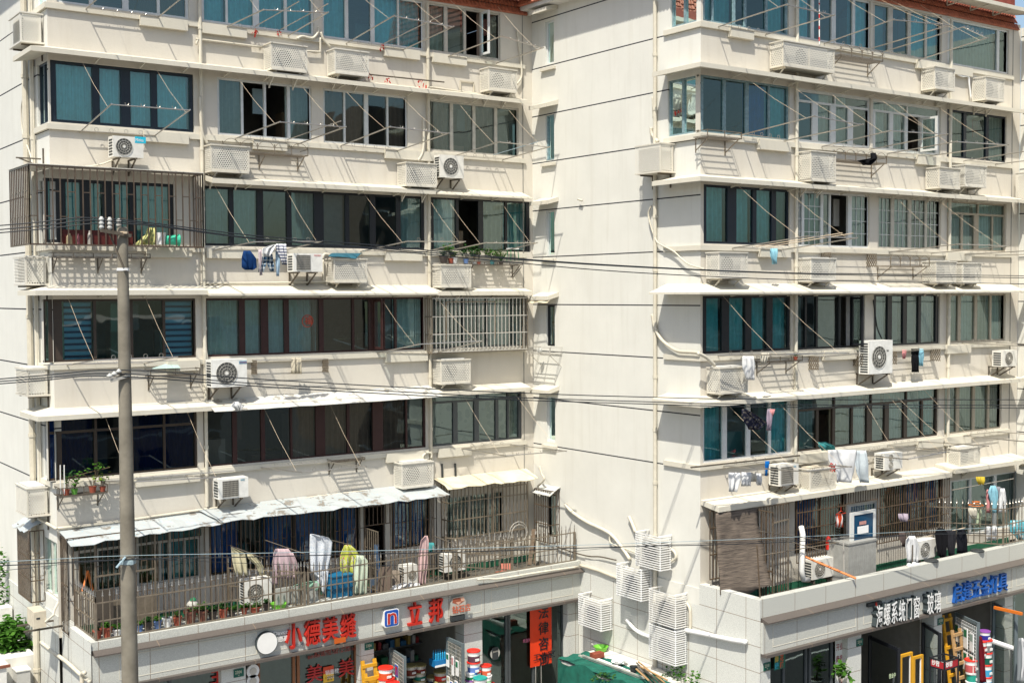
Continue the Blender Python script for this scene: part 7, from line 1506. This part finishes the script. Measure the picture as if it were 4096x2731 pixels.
x0, x1, z0, z1 = fr('d4', 888, 1318, 1452, 985, yg-.02); T = thing('shop_sign', 'green flower shop poster with four coloured characters', 'sign', (x0, yg, z0)); MB().box((x0, yg-.03, z0), (x1, yg-.02, z1)).build('sheet', col('poster_green', (.01, .14, .09)), T)
for ch, dx, dz, c_ in (('鲜', .03, .5, (.7, .5, .1)), ('花', .5, .5, (.65, .1, .03)), ('绿', .03, .03, (.05, .45, .6)), ('植', .5, .03, (.65, .12, .05))): text(ch, (x0+(x1-x0)*dx, yg-.032, z0+(z1-z0)*(dz+.05)), (z1-z0)*.42, col('fl'+ch, c_), T, 'character', ext=.001, off=.02, sx=.8)
x0, x1, z0, z1 = fr('d3', 548, 1180, 1590, 658, yg-.01); T = thing('shop_sign', 'white sheet with red lettering about flower services', 'sign', (x0, yg, z0)); MB().box((x0, yg-.02, z0), (x1, yg-.01, z1)).build('sheet', M['acw'], T)
for i, s_ in enumerate(('开业 花篮', '商务 插花', '植物 租赁', '   沙龙', ' 580219', '   34')): text(s_, (x0+.02, yg-.023, z1-.27-.30*i), .17, col('dull_red', (.35, .05, .05)), T, 'lettering', ext=.001, off=.01, sx=.72)
wtext('green outlined open for business sticker on the black door', 'd3', 1030, 1525, .12, '营业中', yg-.62, (.45, .55, .35), .7)
plant('broad leafed vine in front of the white lettered sheet', 'd3', 600, 1640, 1600, 1395, 150, yg-.35, 'white', 'sparse', 'leaf', seed=5, group='potted plants')
lf = MB().use(M['leaf']); c_ = onY('d3', 600, 1440, yg-.4); leaves(lf, c_, .26, .15, .16, 60, .17, 77); c2_ = onY('d3', 655, 1530, yg-.4); leaves(lf, c2_, .18, .15, .2, 40, .15, 78); tag(lf.build('vine', None), 'bright green climbing leaves over the lettered sheet', 'plant')
# ---- paint buckets, ladders
def bucket(label, k, x, ylid, hb, w_, Y, lid, band, body='white', grp='paint buckets in front of the shops'):
    t = onY(k, x, ylid, Y); z0 = t.z-hb; R = w_/2; T = thing('paint_bucket', label, 'bucket', (t.x, Y, z0), grp)
    MB().use(M[body]).lathe((t.x, Y, z0), [(R*.86, 0), (R*.97, hb*.84), (R*1.02, hb*.85), (R*1.02, hb*.9)], 20).build('body', None, T, smooth=False)
    MB().use(col('band%d_%d_%d' % tuple(int(v*99) for v in band), band)).lathe((t.x, Y, z0+hb*.15), [(R*.895, 0), (R*.965, hb*.5)], 20).build('printed_band', None, T)
    MB().use(col('lid%d_%d_%d' % tuple(int(v*99) for v in lid), lid)).lathe((t.x, Y, z0+hb*.9), [(R*1.07, 0), (R*1.07, hb*.07), (R*.98, hb*.1), (R*.5, hb*.095)], 20).build('lid', None, T)
    MB().use(M['white']).box((t.x-R*.35, Y-R-.012, z0+hb*.35), (t.x+R*.3, Y-R*.95, z0+hb*.5)).build('label', None, T)
TL, PU, WB = (.01, .30, .26), (.22, .06, .3), (.12, .2, .5)
for a_ in [('red lidded bucket with orange label, top one left of the paint shop door', 'd1', 1215, 1420, .37, .36, RED, (.6, .08, .02)), ('red lidded bucket under it', 'd1', 1222, 1515, .37, .40, RED, (.65, .05, .03)), ('red lid of the front bucket at the bottom edge', 'd1', 1278, 1555, .37, .33, RED, RED),
  ('red lidded bucket with dark and gold label, top of the right stack', 'd1', 2003, 1268, .40, .34, RED, (.1, .04, .06)), ('red lidded bucket with blue label, second of the right stack', 'd1', 2003, 1370, .38, .34, RED, WB), ('red lidded bucket third of the right stack, half hidden', 'd1', 2018, 1455, .38, .30, RED, (.03, .04, .15)),
  ('white lidded bucket with green label', 'd1', 1978, 1465, .33, .27, WHT, GRN), ('purple rimmed bucket below the green labelled one', 'd1', 1978, 1530, .36, .29, PU, (.1, .03, .3)), ('teal lidded bucket in front of the pillar', 'd1', 2062, 1512, .38, .36, TL, (.5, .04, .03)),
  ('red lidded bucket on top of the rightmost stack', 'd1', 2112, 1402, .37, .30, RED, (.65, .12, .05)), ('white bucket with pale label in the rightmost stack', 'd1', 2112, 1490, .37, .32, WHT, (.3, .55, .3)), ('red bucket at the foot of the rightmost stack', 'd1', 2130, 1565, .37, .36, RED, (.6, .08, .04))]:
    bucket(*a_[:6], YF-.35-(.3 if 'front' in a_[0] or 'teal' in a_[0] else 0), *a_[6:])
for a_ in [('purple lidded bucket on top of the tall stack', 'd3', 1888, 1095, .32, .29, PU, (.02, .03, .3)), ('red lidded bucket with grey label, second of the tall stack', 'd3', 1898, 1170, .44, .34, RED, (.2, .21, .22)), ('red lidded bucket with green label, third of the tall stack', 'd3', 1898, 1283, .42, .33, RED, (.005, .10, .07)),
  ('red lidded bucket with red and blue label, fourth of the tall stack', 'd3', 1898, 1390, .42, .32, RED, (.05, .35, .6)), ('red lidded bucket at the foot of the tall stack', 'd3', 1898, 1500, .42, .32, RED, (.05, .35, .6)), ('partly hidden red lidded bucket behind the grey door edge', 'd3', 1860, 1180, .42, .28, RED, (.4, .05, .05)),
  ('red lidded bucket above the white one beside the screen sign', 'd3', 1768, 1350, .40, .34, RED, (.5, .1, .1)), ('white bucket with a green swirl beside the screen sign', 'd3', 1775, 1428, .48, .32, WHT, (.02, .3, .22)), ('white bucket at the bottom edge beside the screen sign', 'd3', 1775, 1545, .42, .33, WHT, (.5, .5, .5))]:
    bucket(*a_[:6], YG-.45, *a_[6:])
for i, (x, y, c_) in enumerate(((1520, 1395, (.2, .02, .01)), (1520, 1460, (.01, .18, .13)), (1520, 1530, (.2, .02, .01)), (1705, 1455, RED), (1700, 1540, (.02, .12, .06)), (1440, 1400, (.15, .02, .01)), (1640, 1500, (.02, .08, .25)), (1590, 1555, (.1, .1, .1)))):
    bucket(('metal paint can inside the shop, %s' % ('upper one of the middle column', 'green one of the middle column', 'lower red one of the middle column', 'red topped one under the blue box', 'green one near the bottom edge', 'left one behind the door', 'blue one right of the middle column', 'grey one between the columns')[i]), 'd1', x, y, .32, .34, YF+(.5 if i > 2 and i < 5 else 1.0), (.3, .25, .1), c_, 'wire', grp='paint cans inside the paint shop')
tag(MB().use(M['white']).lathe(onY('d1', 1430, 1135, YF+1.3), [(.05, .0), (.2, .1), (.2, .22), (.12, .26)], 16).build('paper_roll_lamp'), 'white drum hanging in the dark paint shop', 'drum')
x0, x1, z0, z1 = fr('d1', 1660, 1370, 1430, 1770, YF+.1); T = thing('carton', 'blue open carton full of sealant tubes', 'carton', (x0, YF+.1, z0)); MB().use(col('carton_blue', (.01, .16, .4))).box((x0, YF+.1, z0), (x1, YF+.4, z1)).use(M['white']).box((x0-.01, YF+.09, z0), (x1+.01, YF+.1, z0+.05)).build('box', None, T)
tb = MB().use(col('tube_blue', (.02, .3, .55)))
for i in range(9): x = x0+.05+(x1-x0-.1)*(i % 5)/4; y = YF+.15+.12*(i//5); tb.lathe((x, y, z1), [(.024, 0), (.024, .16), (.008, .18), (.006, .24)], 8)
tb.build('sealant_tubes', None, T)
def shelves(B, x0, x1, y, seed):
    T = thing('shop_shelves', 'shelves of goods deep inside the paint shop' if seed == 1 else 'shelves of goods deep inside the hardware shop', 'shelves', (x0, y, 0)); mb = MB().use(M['fgrey']); rr = random.Random(seed)
    for i in range(6): mb.box((x0, y, .3+i*.5), (x1, y+.35, .33+i*.5))
    mb.build('frame', None, T)
    cols_ = [col('g%d' % i, c_) for i, c_ in enumerate(((.3, .2, .05), (.25, .02, .02), (.02, .1, .2), (.1, .1, .1), (.35, .35, .33), (.02, .12, .05)))]
    mb = MB()
    for i in range(6):
        x = x0+.03
        while x < x1-.15: w_ = rr.uniform(.07, .2); mb.use(rr.choice(cols_)).box((x, y+.03, .33+i*.5), (x+w_, y+.3, .33+i*.5+rr.uniform(.12, .36))); x += w_+rr.uniform(.01, .08)
    mb.build('goods', None, T)
shelves(LB, 14.9, 17.5, YF+2.2, 1); shelves(RB, 28.7, 31.4, YG+2.2, 2)
def ladder(label, k, xl, yt, xr, yb_, Y, m, lean=.5, n=None, grp='ladders leaning at the shops'):
    a_ = onY(k, xl, yt, Y+lean*.4); b_ = onY(k, xr, yt, Y+lean*.4); z1 = a_.z; T = thing('ladder', label, 'ladder', (a_.x, Y, .14), grp); w_ = b_.x-a_.x; tp = lambda x: (x, Y+.3, z1); ft = lambda x, s: (x+s*.06, Y-lean*.3, .14)
    mb = MB().use(M[m]); mb.beam(tp(a_.x), ft(a_.x, -1), .09, .05); mb.beam(tp(b_.x), ft(b_.x, 1), .09, .05); mb.build('side_rails', None, T)
    r = MB().use(M[m]); A0, A1_ = Vector(tp(a_.x)), Vector(ft(a_.x, -1)); B0, B1_ = Vector(tp(b_.x)), Vector(ft(b_.x, 1)); n = n or int(z1/.36)
    for i in range(n): t = (i+.35)/n; r.beam(A0.lerp(A1_, t)+Vector((-.04, -.03, 0)), B0.lerp(B1_, t)+Vector((.04, -.03, 0)), .05, .08)
    r.build('rungs', None, T)
M['yel'] = col('yellow_wood', (.62, .32, .02)); M['wd'] = col('raw_wood', (.45, .28, .13))
ladder('yellow wrapped ladder leaning at the pillar with number 2306', 'd1', 1025, 1375, 1130, 1568, YF-.25, 'yel'); ladder('lower yellow ladder in front of the first one', 'd1', 1050, 1492, 1160, 1568, YF-.5, 'yel')
ladder('tall yellow ladder at the hardware shop entrance', 'd3', 1540, 965, 1600, 1568, YG+.1, 'yel'); ladder('unpainted wooden ladder in front of the tall yellow one', 'd3', 1625, 1100, 1690, 1568, YG-.25, 'wd')
def wframe(label, k, xl, yt, xr, Y, m1, zl=.2):
    a_ = onY(k, xl, yt, Y); b_ = Xat(k, xr, Y, a_.z); T = thing('window_frame', label, 'window frame', (a_.x, Y, .14), 'new window frames on display'); mb = MB().use(M[m1]); 
    for x in (a_.x, b_-.07): mb.box((x, Y, .14), (x+.07, Y+.06, a_.z))
    mb.box((a_.x+.07, Y, a_.z-.07), (b_-.07, Y+.06, a_.z)); mb.build('frame', None, T); MB().use(M['white']).box((a_.x+.071, Y+.02, .15), (a_.x+.09, Y+.05, a_.z-.07)).box((b_-.09, Y+.02, .15), (b_-.071, Y+.05, a_.z-.07)).build('inner_profile', None, T)
wframe('yellow edged window frame leaning at the left in the dark shop', 'd3', 1135, 1318, 1245, YG-.2, 'yel'); wframe('yellow edged window frame leaning at the right in the dark shop', 'd3', 1252, 1335, 1340, YG-.35, 'yel')
# screen sign stand
x0, x1, z0, z1 = fr('d3', 1528, 1385, 1445, 1650, YG-1.3); dz = z1-z0; T = thing('display_stand', 'black framed stand with a red screen window sign on top', 'sign', (x0, YG-1.3, .14)); y0 = YG-1.3; y1 = y0+.42
mb = MB().use(M['fblack'])
for x in (x0, x1):
    for y in (y0, y1): mb.beam((x, y, .14), (x, y, z1+.05), .035, .035)
for z in (z0-.02, z1+.03, .3):
    mb.beam((x0, y0, z), (x1, y0, z), .03, .035); mb.beam((x0, y1, z), (x1, y1, z), .03, .035); mb.beam((x0, y0, z), (x0, y1, z), .03, .035); mb.beam((x1, y0, z), (x1, y1, z), .03, .035)
mb.build('frame', None, T); MB().use(col('sign_crimson', (.4, .02, .03))).box((x0+.02, y0-.004, z0), (x1-.02, y0+.004, z1)).box((x0-.004, y0+.02, z0), (x0+.004, y1-.02, z1)).build('sign_panel', None, T)
text('纱窗', (x0+.05, y0-.008, z0+.05), dz*.8, M['white'], T, 'character', ext=.002, off=.015, sx=.9); text('纱窗', (x0-.008, y1-.05, z0+.05), dz*.8, M['white'], T, 'character', 'X', ext=.002, off=.015, sx=.75); MB().box((x0+.03, y0+.03, z0+.02), (x1-.03, y1-.03, z0+.03)).build('tray', M['white'], T)
cloth('curtain', 'dark red cloth hanging beside the tall bucket stack', 'cloth', 'd3', [(1150, 1848, 1862), (1300, 1848, 1880), (1560, 1850, 1905)], YG-.75, clm('maroon', (.16, .012, .02)), 'shop cloths')
cloth('jacket', 'grey and white jacket hanging at the far right shop edge', 'clothing', 'd3', [(1165, 2195, 2230), (1260, 2185, 2260), (1420, 2180, 2260), (1560, 2175, 2240)], YG-1.0, clm('greyjacket', (.25, .27, .28), (.7, .7, .7), 'vstripe', 3), 'shop cloths')
tag(MB().use(col('orange', ORA)).box((Xat('d3', 1968, YG-.1, 3.1), YG-.1, 3.12), (Xat('d3', 1968, YG-.1, 3.1)+.06, YG-.95, 3.2)).build('spirit_level'), 'orange spirit level lying on the far right door leaf', 'level')
tag(MB().tube([onY('d3', 1940, 1185, YG-.2), onY('d3', 2140, 1255, YG-.5)], .07, 10).build('foam_roll', M['white']), 'long white foam roll leaning across the far right door', 'roll')
# ---- shed with green carpet in the corner
ZS = 2.22; A = onZ('d2', 530, 1350, ZS)
T = thing('lean_to_shed', 'low lean-to in the corner covered with green carpet', 'shed', (20.5, 25, 0)); mb = MB().use(M['side']); mb.box((A.x+.02, 22.2, 0), (XS-.04, A.y-.02, ZS-.04)); mb.build('wall', None, T)
vs = []; n1, n2 = 12, 14; rr = random.Random(4)
for j in range(n2+1):
    for i in range(n1+1): vs.append((A.x-.03+(XS-.55-A.x)*i/n1, A.y+.02-(A.y-22.2)*j/n2, ZS+.02+.02*math.sin(i*1.3+j)+rr.uniform(0, .015)))
mb = MB().use(mat('green_carpet', (.008, .115, .08), .95, var=.35, scale=5, bump=.6)); mb.idx(vs, [(j*(n1+1)+i, (j+1)*(n1+1)+i, (j+1)*(n1+1)+i+1, j*(n1+1)+i+1) for j in range(n2) for i in range(n1)])
vs = [(A.x-.035-.02*abs(math.sin(j*1.1)), A.y+.02-(A.y-22.2)*j/n2-.3*0, ZS+.02-k*.18-.1*math.sin(j)) for k in range(5) for j in range(n2+1)]; mb.idx(vs, [(k*(n2+1)+j, k*(n2+1)+j+1, (k+1)*(n2+1)+j+1, (k+1)*(n2+1)+j) for k in range(4) for j in range(n2)]); mb.build('carpet', None, T)
MB().use(M['acw']).box((XS-.6, 22.2, ZS-.03), (XS-.05, A.y, ZS+.03)).build('roof', None, T)
RG = 'odds and ends on the lean-to roof'
def P(k, x, y, z=ZS+.05): return onZ(k, x, y, z)
def stick(lab, a_, b_, r, m, name='stick'): tag(MB().tube([a_, b_], r, 6).build(name, M[m]), lab, name.replace('_', ' '), RG)
for i, (a_, b_) in enumerate((((1225, 1385), (1400, 1568)), ((1240, 1375), (1480, 1568)), ((1215, 1410), (1360, 1568)), ((1260, 1420), (1500, 1540)), ((1290, 1440), (1440, 1568)), ((1220, 1440), (1330, 1540)))):
    stick(('first', 'second', 'third', 'fourth', 'fifth', 'sixth')[i]+' weathered bamboo stick of the bundle on the lean-to, counted from the top end', P('d2', *a_, ZS+.1+.03*i), P('d2', *b_, ZS+.12+.02*i), .022, 'wd' if i % 2 else 'iron', 'bamboo_stick')
mb = MB().use(M['wire']); mb.beam(P('d2', 710, 1318), P('d2', 1290, 1530), .07, .04); mb.beam(P('d2', 740, 1318, ZS+.1), P('d2', 1300, 1522, ZS+.1), .04, .04); tag(mb.build('metal_rail'), 'long grey metal rails lying over the green carpet', 'rail', RG)
tag(MB().beam(P('d2', 875, 1355), P('d2', 1170, 1470), .10, .05).build('white_beam', M['white']), 'white plastic beam lying over the green carpet', 'beam', RG)
q = P('d2', 905, 1275); tag(MB().lathe(q, [(.14, 0), (.2, .12), (.21, .12), (.19, .11), (.13, .02)], 16).build('plant_tray', col('lime_plastic', (.18, .55, .05))), 'lime green basin with soil on the lean-to', 'basin', RG)
q = P('d2', 855, 1245); tag(MB().lathe(q, [(.09, 0), (.13, .09), (.12, .09), (.08, .01)], 14).build('bowl', M['porc']), 'pale bowl behind the lime green basin', 'bowl', RG)
q = P('d2', 870, 1335); mb = MB().use(M['terra']); mb.box((q.x-.17, q.y-.1, q.z), (q.x+.17, q.y+.1, q.z+.13)); 
for i in range(3): mb.lathe((q.x-.1+.1*i, q.y, q.z+.131), [(.03, 0), (.02, .01)], 8)
tag(mb.build('brick', None), 'reddish hollow brick near the lime green basin', 'brick', RG)
mb = MB().use(M['white']); rr = random.Random(9); q = P('d2', 1065, 1400); vs = []
for i in range(7):
    for j in range(12): a_ = 2*math.pi*j/12; r_ = .22*math.sin(math.pi*(i+.3)/7)*rr.uniform(.8, 1.15); vs.append(q+Vector((r_*math.cos(a_), r_*math.sin(a_), .035*i)))
mb.idx(vs, [(i*12+j, i*12+(j+1) % 12, (i+1)*12+(j+1) % 12, (i+1)*12+j) for i in range(6) for j in range(12)]+[tuple(72+j for j in range(12))]); tag(mb.build('plastic_bag', None), 'crumpled white plastic bag on the lean-to', 'bag', RG)
q = P('d2', 1195, 1470); tag(MB().lathe(q, [(.07, 0), (.1, .16), (.11, .16), (.09, .15), (.06, .02)], 14).build('flower_pot', M['fan']), 'black empty flower pot lying at the bamboo bundle', 'pot', RG)
mb = MB().use(M['leafd']); leaves(mb, P('d2', 920, 1510), .3, .25, .08, 110, .1, 5); tag(mb.build('vine'), 'dark creeper growing on the green carpet', 'plant')
for i, (x, y) in enumerate(((1600, 1480), (1740, 1530), (1500, 1510))): mb = MB().use(M['leaf' if i < 2 else 'leafd']); leaves(mb, onX('d2', x, y, XS-.3), .15, .22, .25, 120, .09, 30+i); tag(mb.build('shrub'), ('shrub behind the pale blue cloth by the side wall', 'leafy shrub right of the pale blue cloth, beside the drain pipe foot', 'low shrub beyond the bamboo bundle')[i], 'shrub')
cloth('cloth', 'pale blue cloth hung at the bottom beside the slatted boxes', 'cloth', 'd2', [(1470, 1565, 1670), (1520, 1555, 1690), (1600, 1555, 1690)], 22.9, clm('palebluecloth', (.30, .38, .50)), LG)
tag(MB().box((19.85, 25.45, 0), (20.35, 25.7, 2.05)).build('cabinet', M['greenf']), 'green cabinet under the carpet edge', 'cabinet') if 0 else None
# ---- lower left corner: ivy, planter, small cabinet, neighbour wall
T = thing('neighbour_house', 'sliver of a white neighbour wall with a window at the left edge', 'building', (4.6, 33.5, 0)); 
xw = onY('d0', 20, 300, 36).x
mb = MB().use(M['side']); mb.box((xw-6, 36, 0), (xw+.25, 40, 5.9)); mb.build('wall', None, T); 
x0, x1, z0, z1 = fr('d0', -40, 100, 450, 12, 35.98); MB().use(M['fblack']).box((x0, 35.96, z0), (x1, 35.99, z1)).build('window', None, T)
def vplane(k, x, y, Y): return onY(k, x, y, Y)
lfm = MB().use(M['leaf']); rr = random.Random(12)
for (x, y, rx, rz, n) in ((160, 980, .25, .2, 120), (90, 1010, .5, .35, 380), (40, 1100, .6, .5, 520), (130, 1110, .5, .5, 520), (190, 1190, .4, .45, 420), (60, 1220, .5, .4, 380), (30, 1320, .35, .35, 260), (200, 1270, .35, .3, 260), (150, 1180, .4, .4, 300)):
    leaves(lfm, onY('d0', x*.9, y+60, 31.5), rx*.85, .5, rz*.9, int(n*.8), .16, int(x+y), .3)
T = thing('climbing_vine', 'large leafy vine spilling over the wall at the lower left', 'plant', onY('d0', 120, 1350, 31.5)); lfm.build('foliage', None, T)
mb = MB().use(M['stem'])
for i in range(7): mb.tube([onY('d0', 60+rr.uniform(-40, 90), 1400, 31.6), onY('d0', 100+rr.uniform(-60, 60), 1250, 31.5), onY('d0', 120+rr.uniform(-80, 80), 1000+rr.uniform(0, 150), 31.4)], .02, 5, .008)
mb.build('stem', None, T)
lf2 = MB().use(M['leaf']); 
for i in range(9): leaves(lf2, onY('d0', 12+rr.uniform(-8, 8), 440+i*60, 33.5), .14, .15, .3, 34, .11, i)
tag(lf2.build('vine'), 'thin strand of creeper at the very left edge', 'plant')
a_ = onY('d0', -200, 1395, 30.6); b_ = onY('d0', 318, 1395, 30.6); tag(MB().box((a_.x-3, 30.6, 0), (b_.x, 31.9, a_.z)).build('planter_wall', M['side']), 'low whitewashed planter wall at the lower left', 'wall')
tw = MB().use(M['wire'])
for i in range(14): x = 90+i*16; tw.tube([onY('d0', x, 1395, 30.7), onY('d0', x+rr.uniform(5, 25), 1360+rr.uniform(-10, 10), 30.8), onY('d0', x+rr.uniform(20, 60), 1385, 30.9)], .008, 4)
tag(tw.build('dry_twigs'), 'tangle of dry pale twigs on the planter wall', 'twigs')
x0, x1, z0, z1 = fr('d0', 150, 1470, 1640, 272, 30.2); M['wcab'] = col('cab_grey', (.5, .5, .48)); T = thing('cabinet', 'small white cabinet standing before the planter wall', 'cabinet', (x0, 30.2, 0)); MB().use(M['wcab']).box((x0, 30.2, 0), (x1, 30.58, z1)).build('body', None, T); MB().box((x0-.02, 30.18, z1), (x1+.02, 30.59, z1+.03)).build('top', M['acw'], T)
x0, x1, z0, z1 = fr('d0', -200, 1470, 1640, 60, 29.4); T = thing('shed', 'grey box with a rusty edged roof at the bottom left corner', 'shed', (x0, 29.4, 0)); MB().use(M['acw']).box((x0, 29.4, 0), (x1, 30.5, z1)).build('wall', None, T); MB().use(col('rust_edge', (.2, .07, .04))).box((x0-.02, 29.36, z1), (x1+.08, 29.42, z1+.06)).build('roof_edge', None, T); MB().use(M['acw']).box((x0-.02, 29.421, z1+.001), (x1+.06, 30.4, z1+.055)).build('roof', None, T)
x0, x1, z0, z1 = fr('d0', -30, 905, 945, 110, 33.0); tag(MB().box((x0-1, 33.0, 0), (x1, 33.5, z1)).build('garden_wall', M['acw']), 'grey wall top behind the vine at the left edge', 'wall')
# ================================================================ THE OTHER SIDE OF THE STREET (seen in the window glass)
def facing(label, x0, x1, y, h, m, seed, band=None):
    T = thing('apartment_building', label, 'building', ((x0+x1)/2, y, 0), 'buildings across the street'); mb = MB().use(m); mb.box((x0, y-12, 0), (x1, y, h)); mb.build('wall', None, T)
    g = MB().use(M['fan']); b = MB().use(M['white']); n = int((x1-x0)/3.2)
    for f in range(int(h/2.9)):
        z = 1+f*2.9
        for i in range(n): x = x0+.6+i*3.2; g.box((x, y+.01, z), (x+1.8, y+.05, z+1.5))
        b.box((x0, y+.02, z-.45), (x1, y+.12, z-.3))
    g.build('windows_row', None, T); b.build('floor_band', None, T)
facing('brown and cream tower block across the street', 44, 56, -22, 26, col('brick_brown', (.20, .15, .12)), 1); facing('long cream block across the street', 56, 100, -14, 15, col('cream_block', (.45, .42, .36)), 2)
facing('red roofed low block across the street', 8, 30, -16, 10.5, col('brick_pale', (.38, .30, .24)), 3); facing('far orange tower across the street', 104, 130, -30, 36, col('brick_orange', (.36, .11, .055)), 4)
# ---- remaining small things on the facade
sheet('sheet', 'blue plastic sheet spread over the cage beside the laundry', [onY('b1', 745, 815, YL-.1), onY('b1', 1010, 815, YL-.1), onY('b1', 950, 825, YL-.6), onY('b1', 700, 812, YL-.6)], col('blue_sheet', (.03, .12, .17)), 6, .02, 11, None)
q0, q1, q2, q3 = onY('c0', 1355, 280, YL-.4), onY('c0', 1620, 272, YL-.35), onY('c0', 1590, 240, YL-.08), onY('c0', 1480, 238, YL-.08)
tag(MB().use(M['cur_s']).idx([q0, q1, q2, q3]+[p+Vector((0, .012, .005)) for p in (q0, q1, q2, q3)], [(0, 1, 2, 3), (7, 6, 5, 4), (0, 4, 5, 1), (1, 5, 6, 2), (2, 6, 7, 3), (3, 7, 4, 0)]).build('glass_pane'), 'pale green glass pane lying on the low iron shelf', 'glass pane')
q = onY('c0' if 0 else 'b1', 517, 1420, YL+.07); T = thing('window_decoration', 'round red paper decoration with one character on the curtained window', 'decoration', q)
MB().use(col('paper_red', (.5, .08, .04))).ring((q.x, YL+.075, q.z), .155, .012, 'Y', n=20).build('paper_ring', None, T); text('福', (q.x-.09, YL+.072, q.z-.07), .2, col('paper_red', (.5, .08, .04)), T, 'character', ext=.002, off=.01)
def casement(label, k, x, Y, r, m, w_=.5, gm='gc', sgn=-1):
    z0, z1 = SILL[r]+.06, (TOP[r]-.06 if r != 5 else 17.02); X = Xat(k, x, Y, (z0+z1)/2); T = thing('casement_window', label, 'window', (X, Y, z0)); f = MB().use(M[m]); y1 = Y-w_
    f.box((X, y1, z0), (X+.05, y1+.06, z1)).box((X, Y-.06, z0), (X+.05, Y, z1)).box((X+.002, y1+.06, z0), (X+.048, Y-.06, z0+.06)).box((X+.002, y1+.06, z1-.06), (X+.048, Y-.06, z1)); f.build('frame', None, T)
    MB().face([(X+.025, y1+.06, z0+.06), (X+.025, Y-.06, z0+.06), (X+.025, Y-.06, z1-.06), (X+.025, y1+.06, z1-.06)]).build('pane', M[gm], T)
casement('white casement leaf standing open in the second right row', 'a3', 1310, YR, 5, 'fwhite', .55); casement('red brown casement leaf standing open in the fourth left row', 'c1', 1105, YL, 3, 'fred', .45)
casement('thin white casement leaf standing open in the top left row', 'a1', 2065, YL, 6, 'fwhite', .4); casement('black casement leaf standing open in the fourth right row', 'b3', 690, YR, 3, 'fblack', .4)
for i, (x, y) in enumerate(((20, 1455), (20, 1545))):
    q = onY('d1', x, y, YF+.25); tag(MB().use(M['white']).lathe((q.x, YF+.2, q.z), [(.16, 0), (.16, .06)], 20, 'Y').use(M['wire']).lathe((q.x, YF+.19, q.z), [(.09, 0), (.09, .009)], 16, 'Y').build('round_lamp'), ('upper' if i == 0 else 'lower')+' white round fitting behind the shop glass next to number 2304', 'fitting', 'white round fittings')
for kk, x, y, lab in (('a1', 1890, 720, 'empty cream bracket frame on the top left spandrel'),):
    a_ = onY(kk, 1885, 725, YL-.03); b_ = onY(kk, 2005, 830, YL-.03); mb = MB().use(M['pipe']); mb.beam(a_, (b_.x, a_.y, a_.z), .03, .03).beam(a_, (a_.x, a_.y, b_.z), .03, .03).beam((b_.x, a_.y, a_.z), (b_.x, a_.y, b_.z), .03, .03); tag(mb.build('bracket_frame'), lab, 'bracket')
a_ = onX('a0', 385, 1330, XL-.02); tag(MB().use(M['iron']).beam(a_, a_+Vector((0, 0, -.6)), .03, .03).beam(a_+Vector((0, 0, -.45)), a_+Vector((-.55, 0, -.25)), .03, .03).beam(a_+Vector((-.05, 0, -.25)), a_+Vector((-.6, 0, -.25)), .04, .03).build('empty_bracket'), 'rusty empty bracket on the left side wall above the balcony cage', 'bracket')
q = onY('d2', 120, 1290, yb-.05); wtext('small coloured sticker on the grey shop door near the banner', 'd2', 205, 1205, .1, '欢迎光临', yb-.02, (.6, .15, .25), .8)
q = onY('d1', 2195, 1300, yb-.02); T = thing('sticker', 'small dark oval notice on the glass of the corner shop', 'sticker', q); MB().use(M['wire']).lathe((q.x, yb-.03, q.z), [(.16, 0), (.16, .008)], 16, 'Y').use(M['fan']).box((q.x-.1, yb-.036, q.z-.17), (q.x+.1, yb-.031, q.z+.17)).build('plate', None, T); text('营业时间', (q.x-.08, yb-.038, q.z+.03), .05, M['wire'], T, ext=.001, sx=.8)
x0, x1, z0, z1 = fr('b0', 560, 600, 735, 1190, YL-.06); tag(MB().box((x0, YL-.07, z0), (x1, YL-.03, z1)).build('red_board', col('dull_red_board', (.09, .014, .01))), 'dark red board standing behind the bars of the stainless balcony cage', 'board')
for i, (xa, xb, yt, c_) in enumerate(((590, 650, 640, (.3, .25, .15)), (690, 715, 640, (.3, .1, .12)), (780, 830, 610, (.32, .3, .27)), (1110, 1150, 600, (.25, .1, .06)))):
    x0, x1, z0, z1 = fr('b0', xa, yt, 735, xb, YL-.2); tag(MB().use(col('odd%d' % i, c_)).lathe(((x0+x1)/2, YL-.2, 13.2), [((x1-x0)*.5, 0), ((x1-x0)*.45, (z1-z0)*.7), ((x1-x0)*.25, (z1-z0)*.85), ((x1-x0)*.2, z1-z0)], 10).build('jar'), ('cream jar', 'pink bottle', 'pale jug', 'brown jar')[i]+' kept inside the stainless balcony cage', 'jar' if i != 1 else 'bottle', 'things kept in the balcony cage')
# clutter on the terraces
rr = random.Random(21)
for i, (k, x, yb_, w_, h, Y, c_, lab) in enumerate((('d1', 1150, 720, .12, 1.3, 27.9, (.03, .12, .25), 'blue handled broom leaning by the open gate'), ('d1', 1200, 740, .35, .7, 27.8, (.10, .07, .05), 'brown wooden box beside the open gate'), ('d1', 1310, 620, .6, .45, 28.1, (.13, .11, .09), 'dark low bench behind the crumpled sheet'), ('d2', 60, 560, .3, .3, 27.6, (.35, .08, .04), 'rusty pan on the floor at the terrace end'), ('d1', 1290, 600, .3, .5, 28.0, (.2, .16, .12), 'brown carton behind the dark bench'))):
    q = onY(k, x, yb_, Y); tag(MB().use(col('clut%d' % i, c_)).beam((q.x, Y, 4.13), (q.x+w_*.3, Y+.15, 4.13+h), w_, .12 if w_ > .2 else .03).box((q.x-w_*.6, Y+.2, 4.13), (q.x+w_*.6, Y+.3, 4.13+h*.3)).build('clutter_box' if w_ > .2 else 'broom'), lab, 'broom' if w_ < .2 else 'box', 'things stored on the terraces')
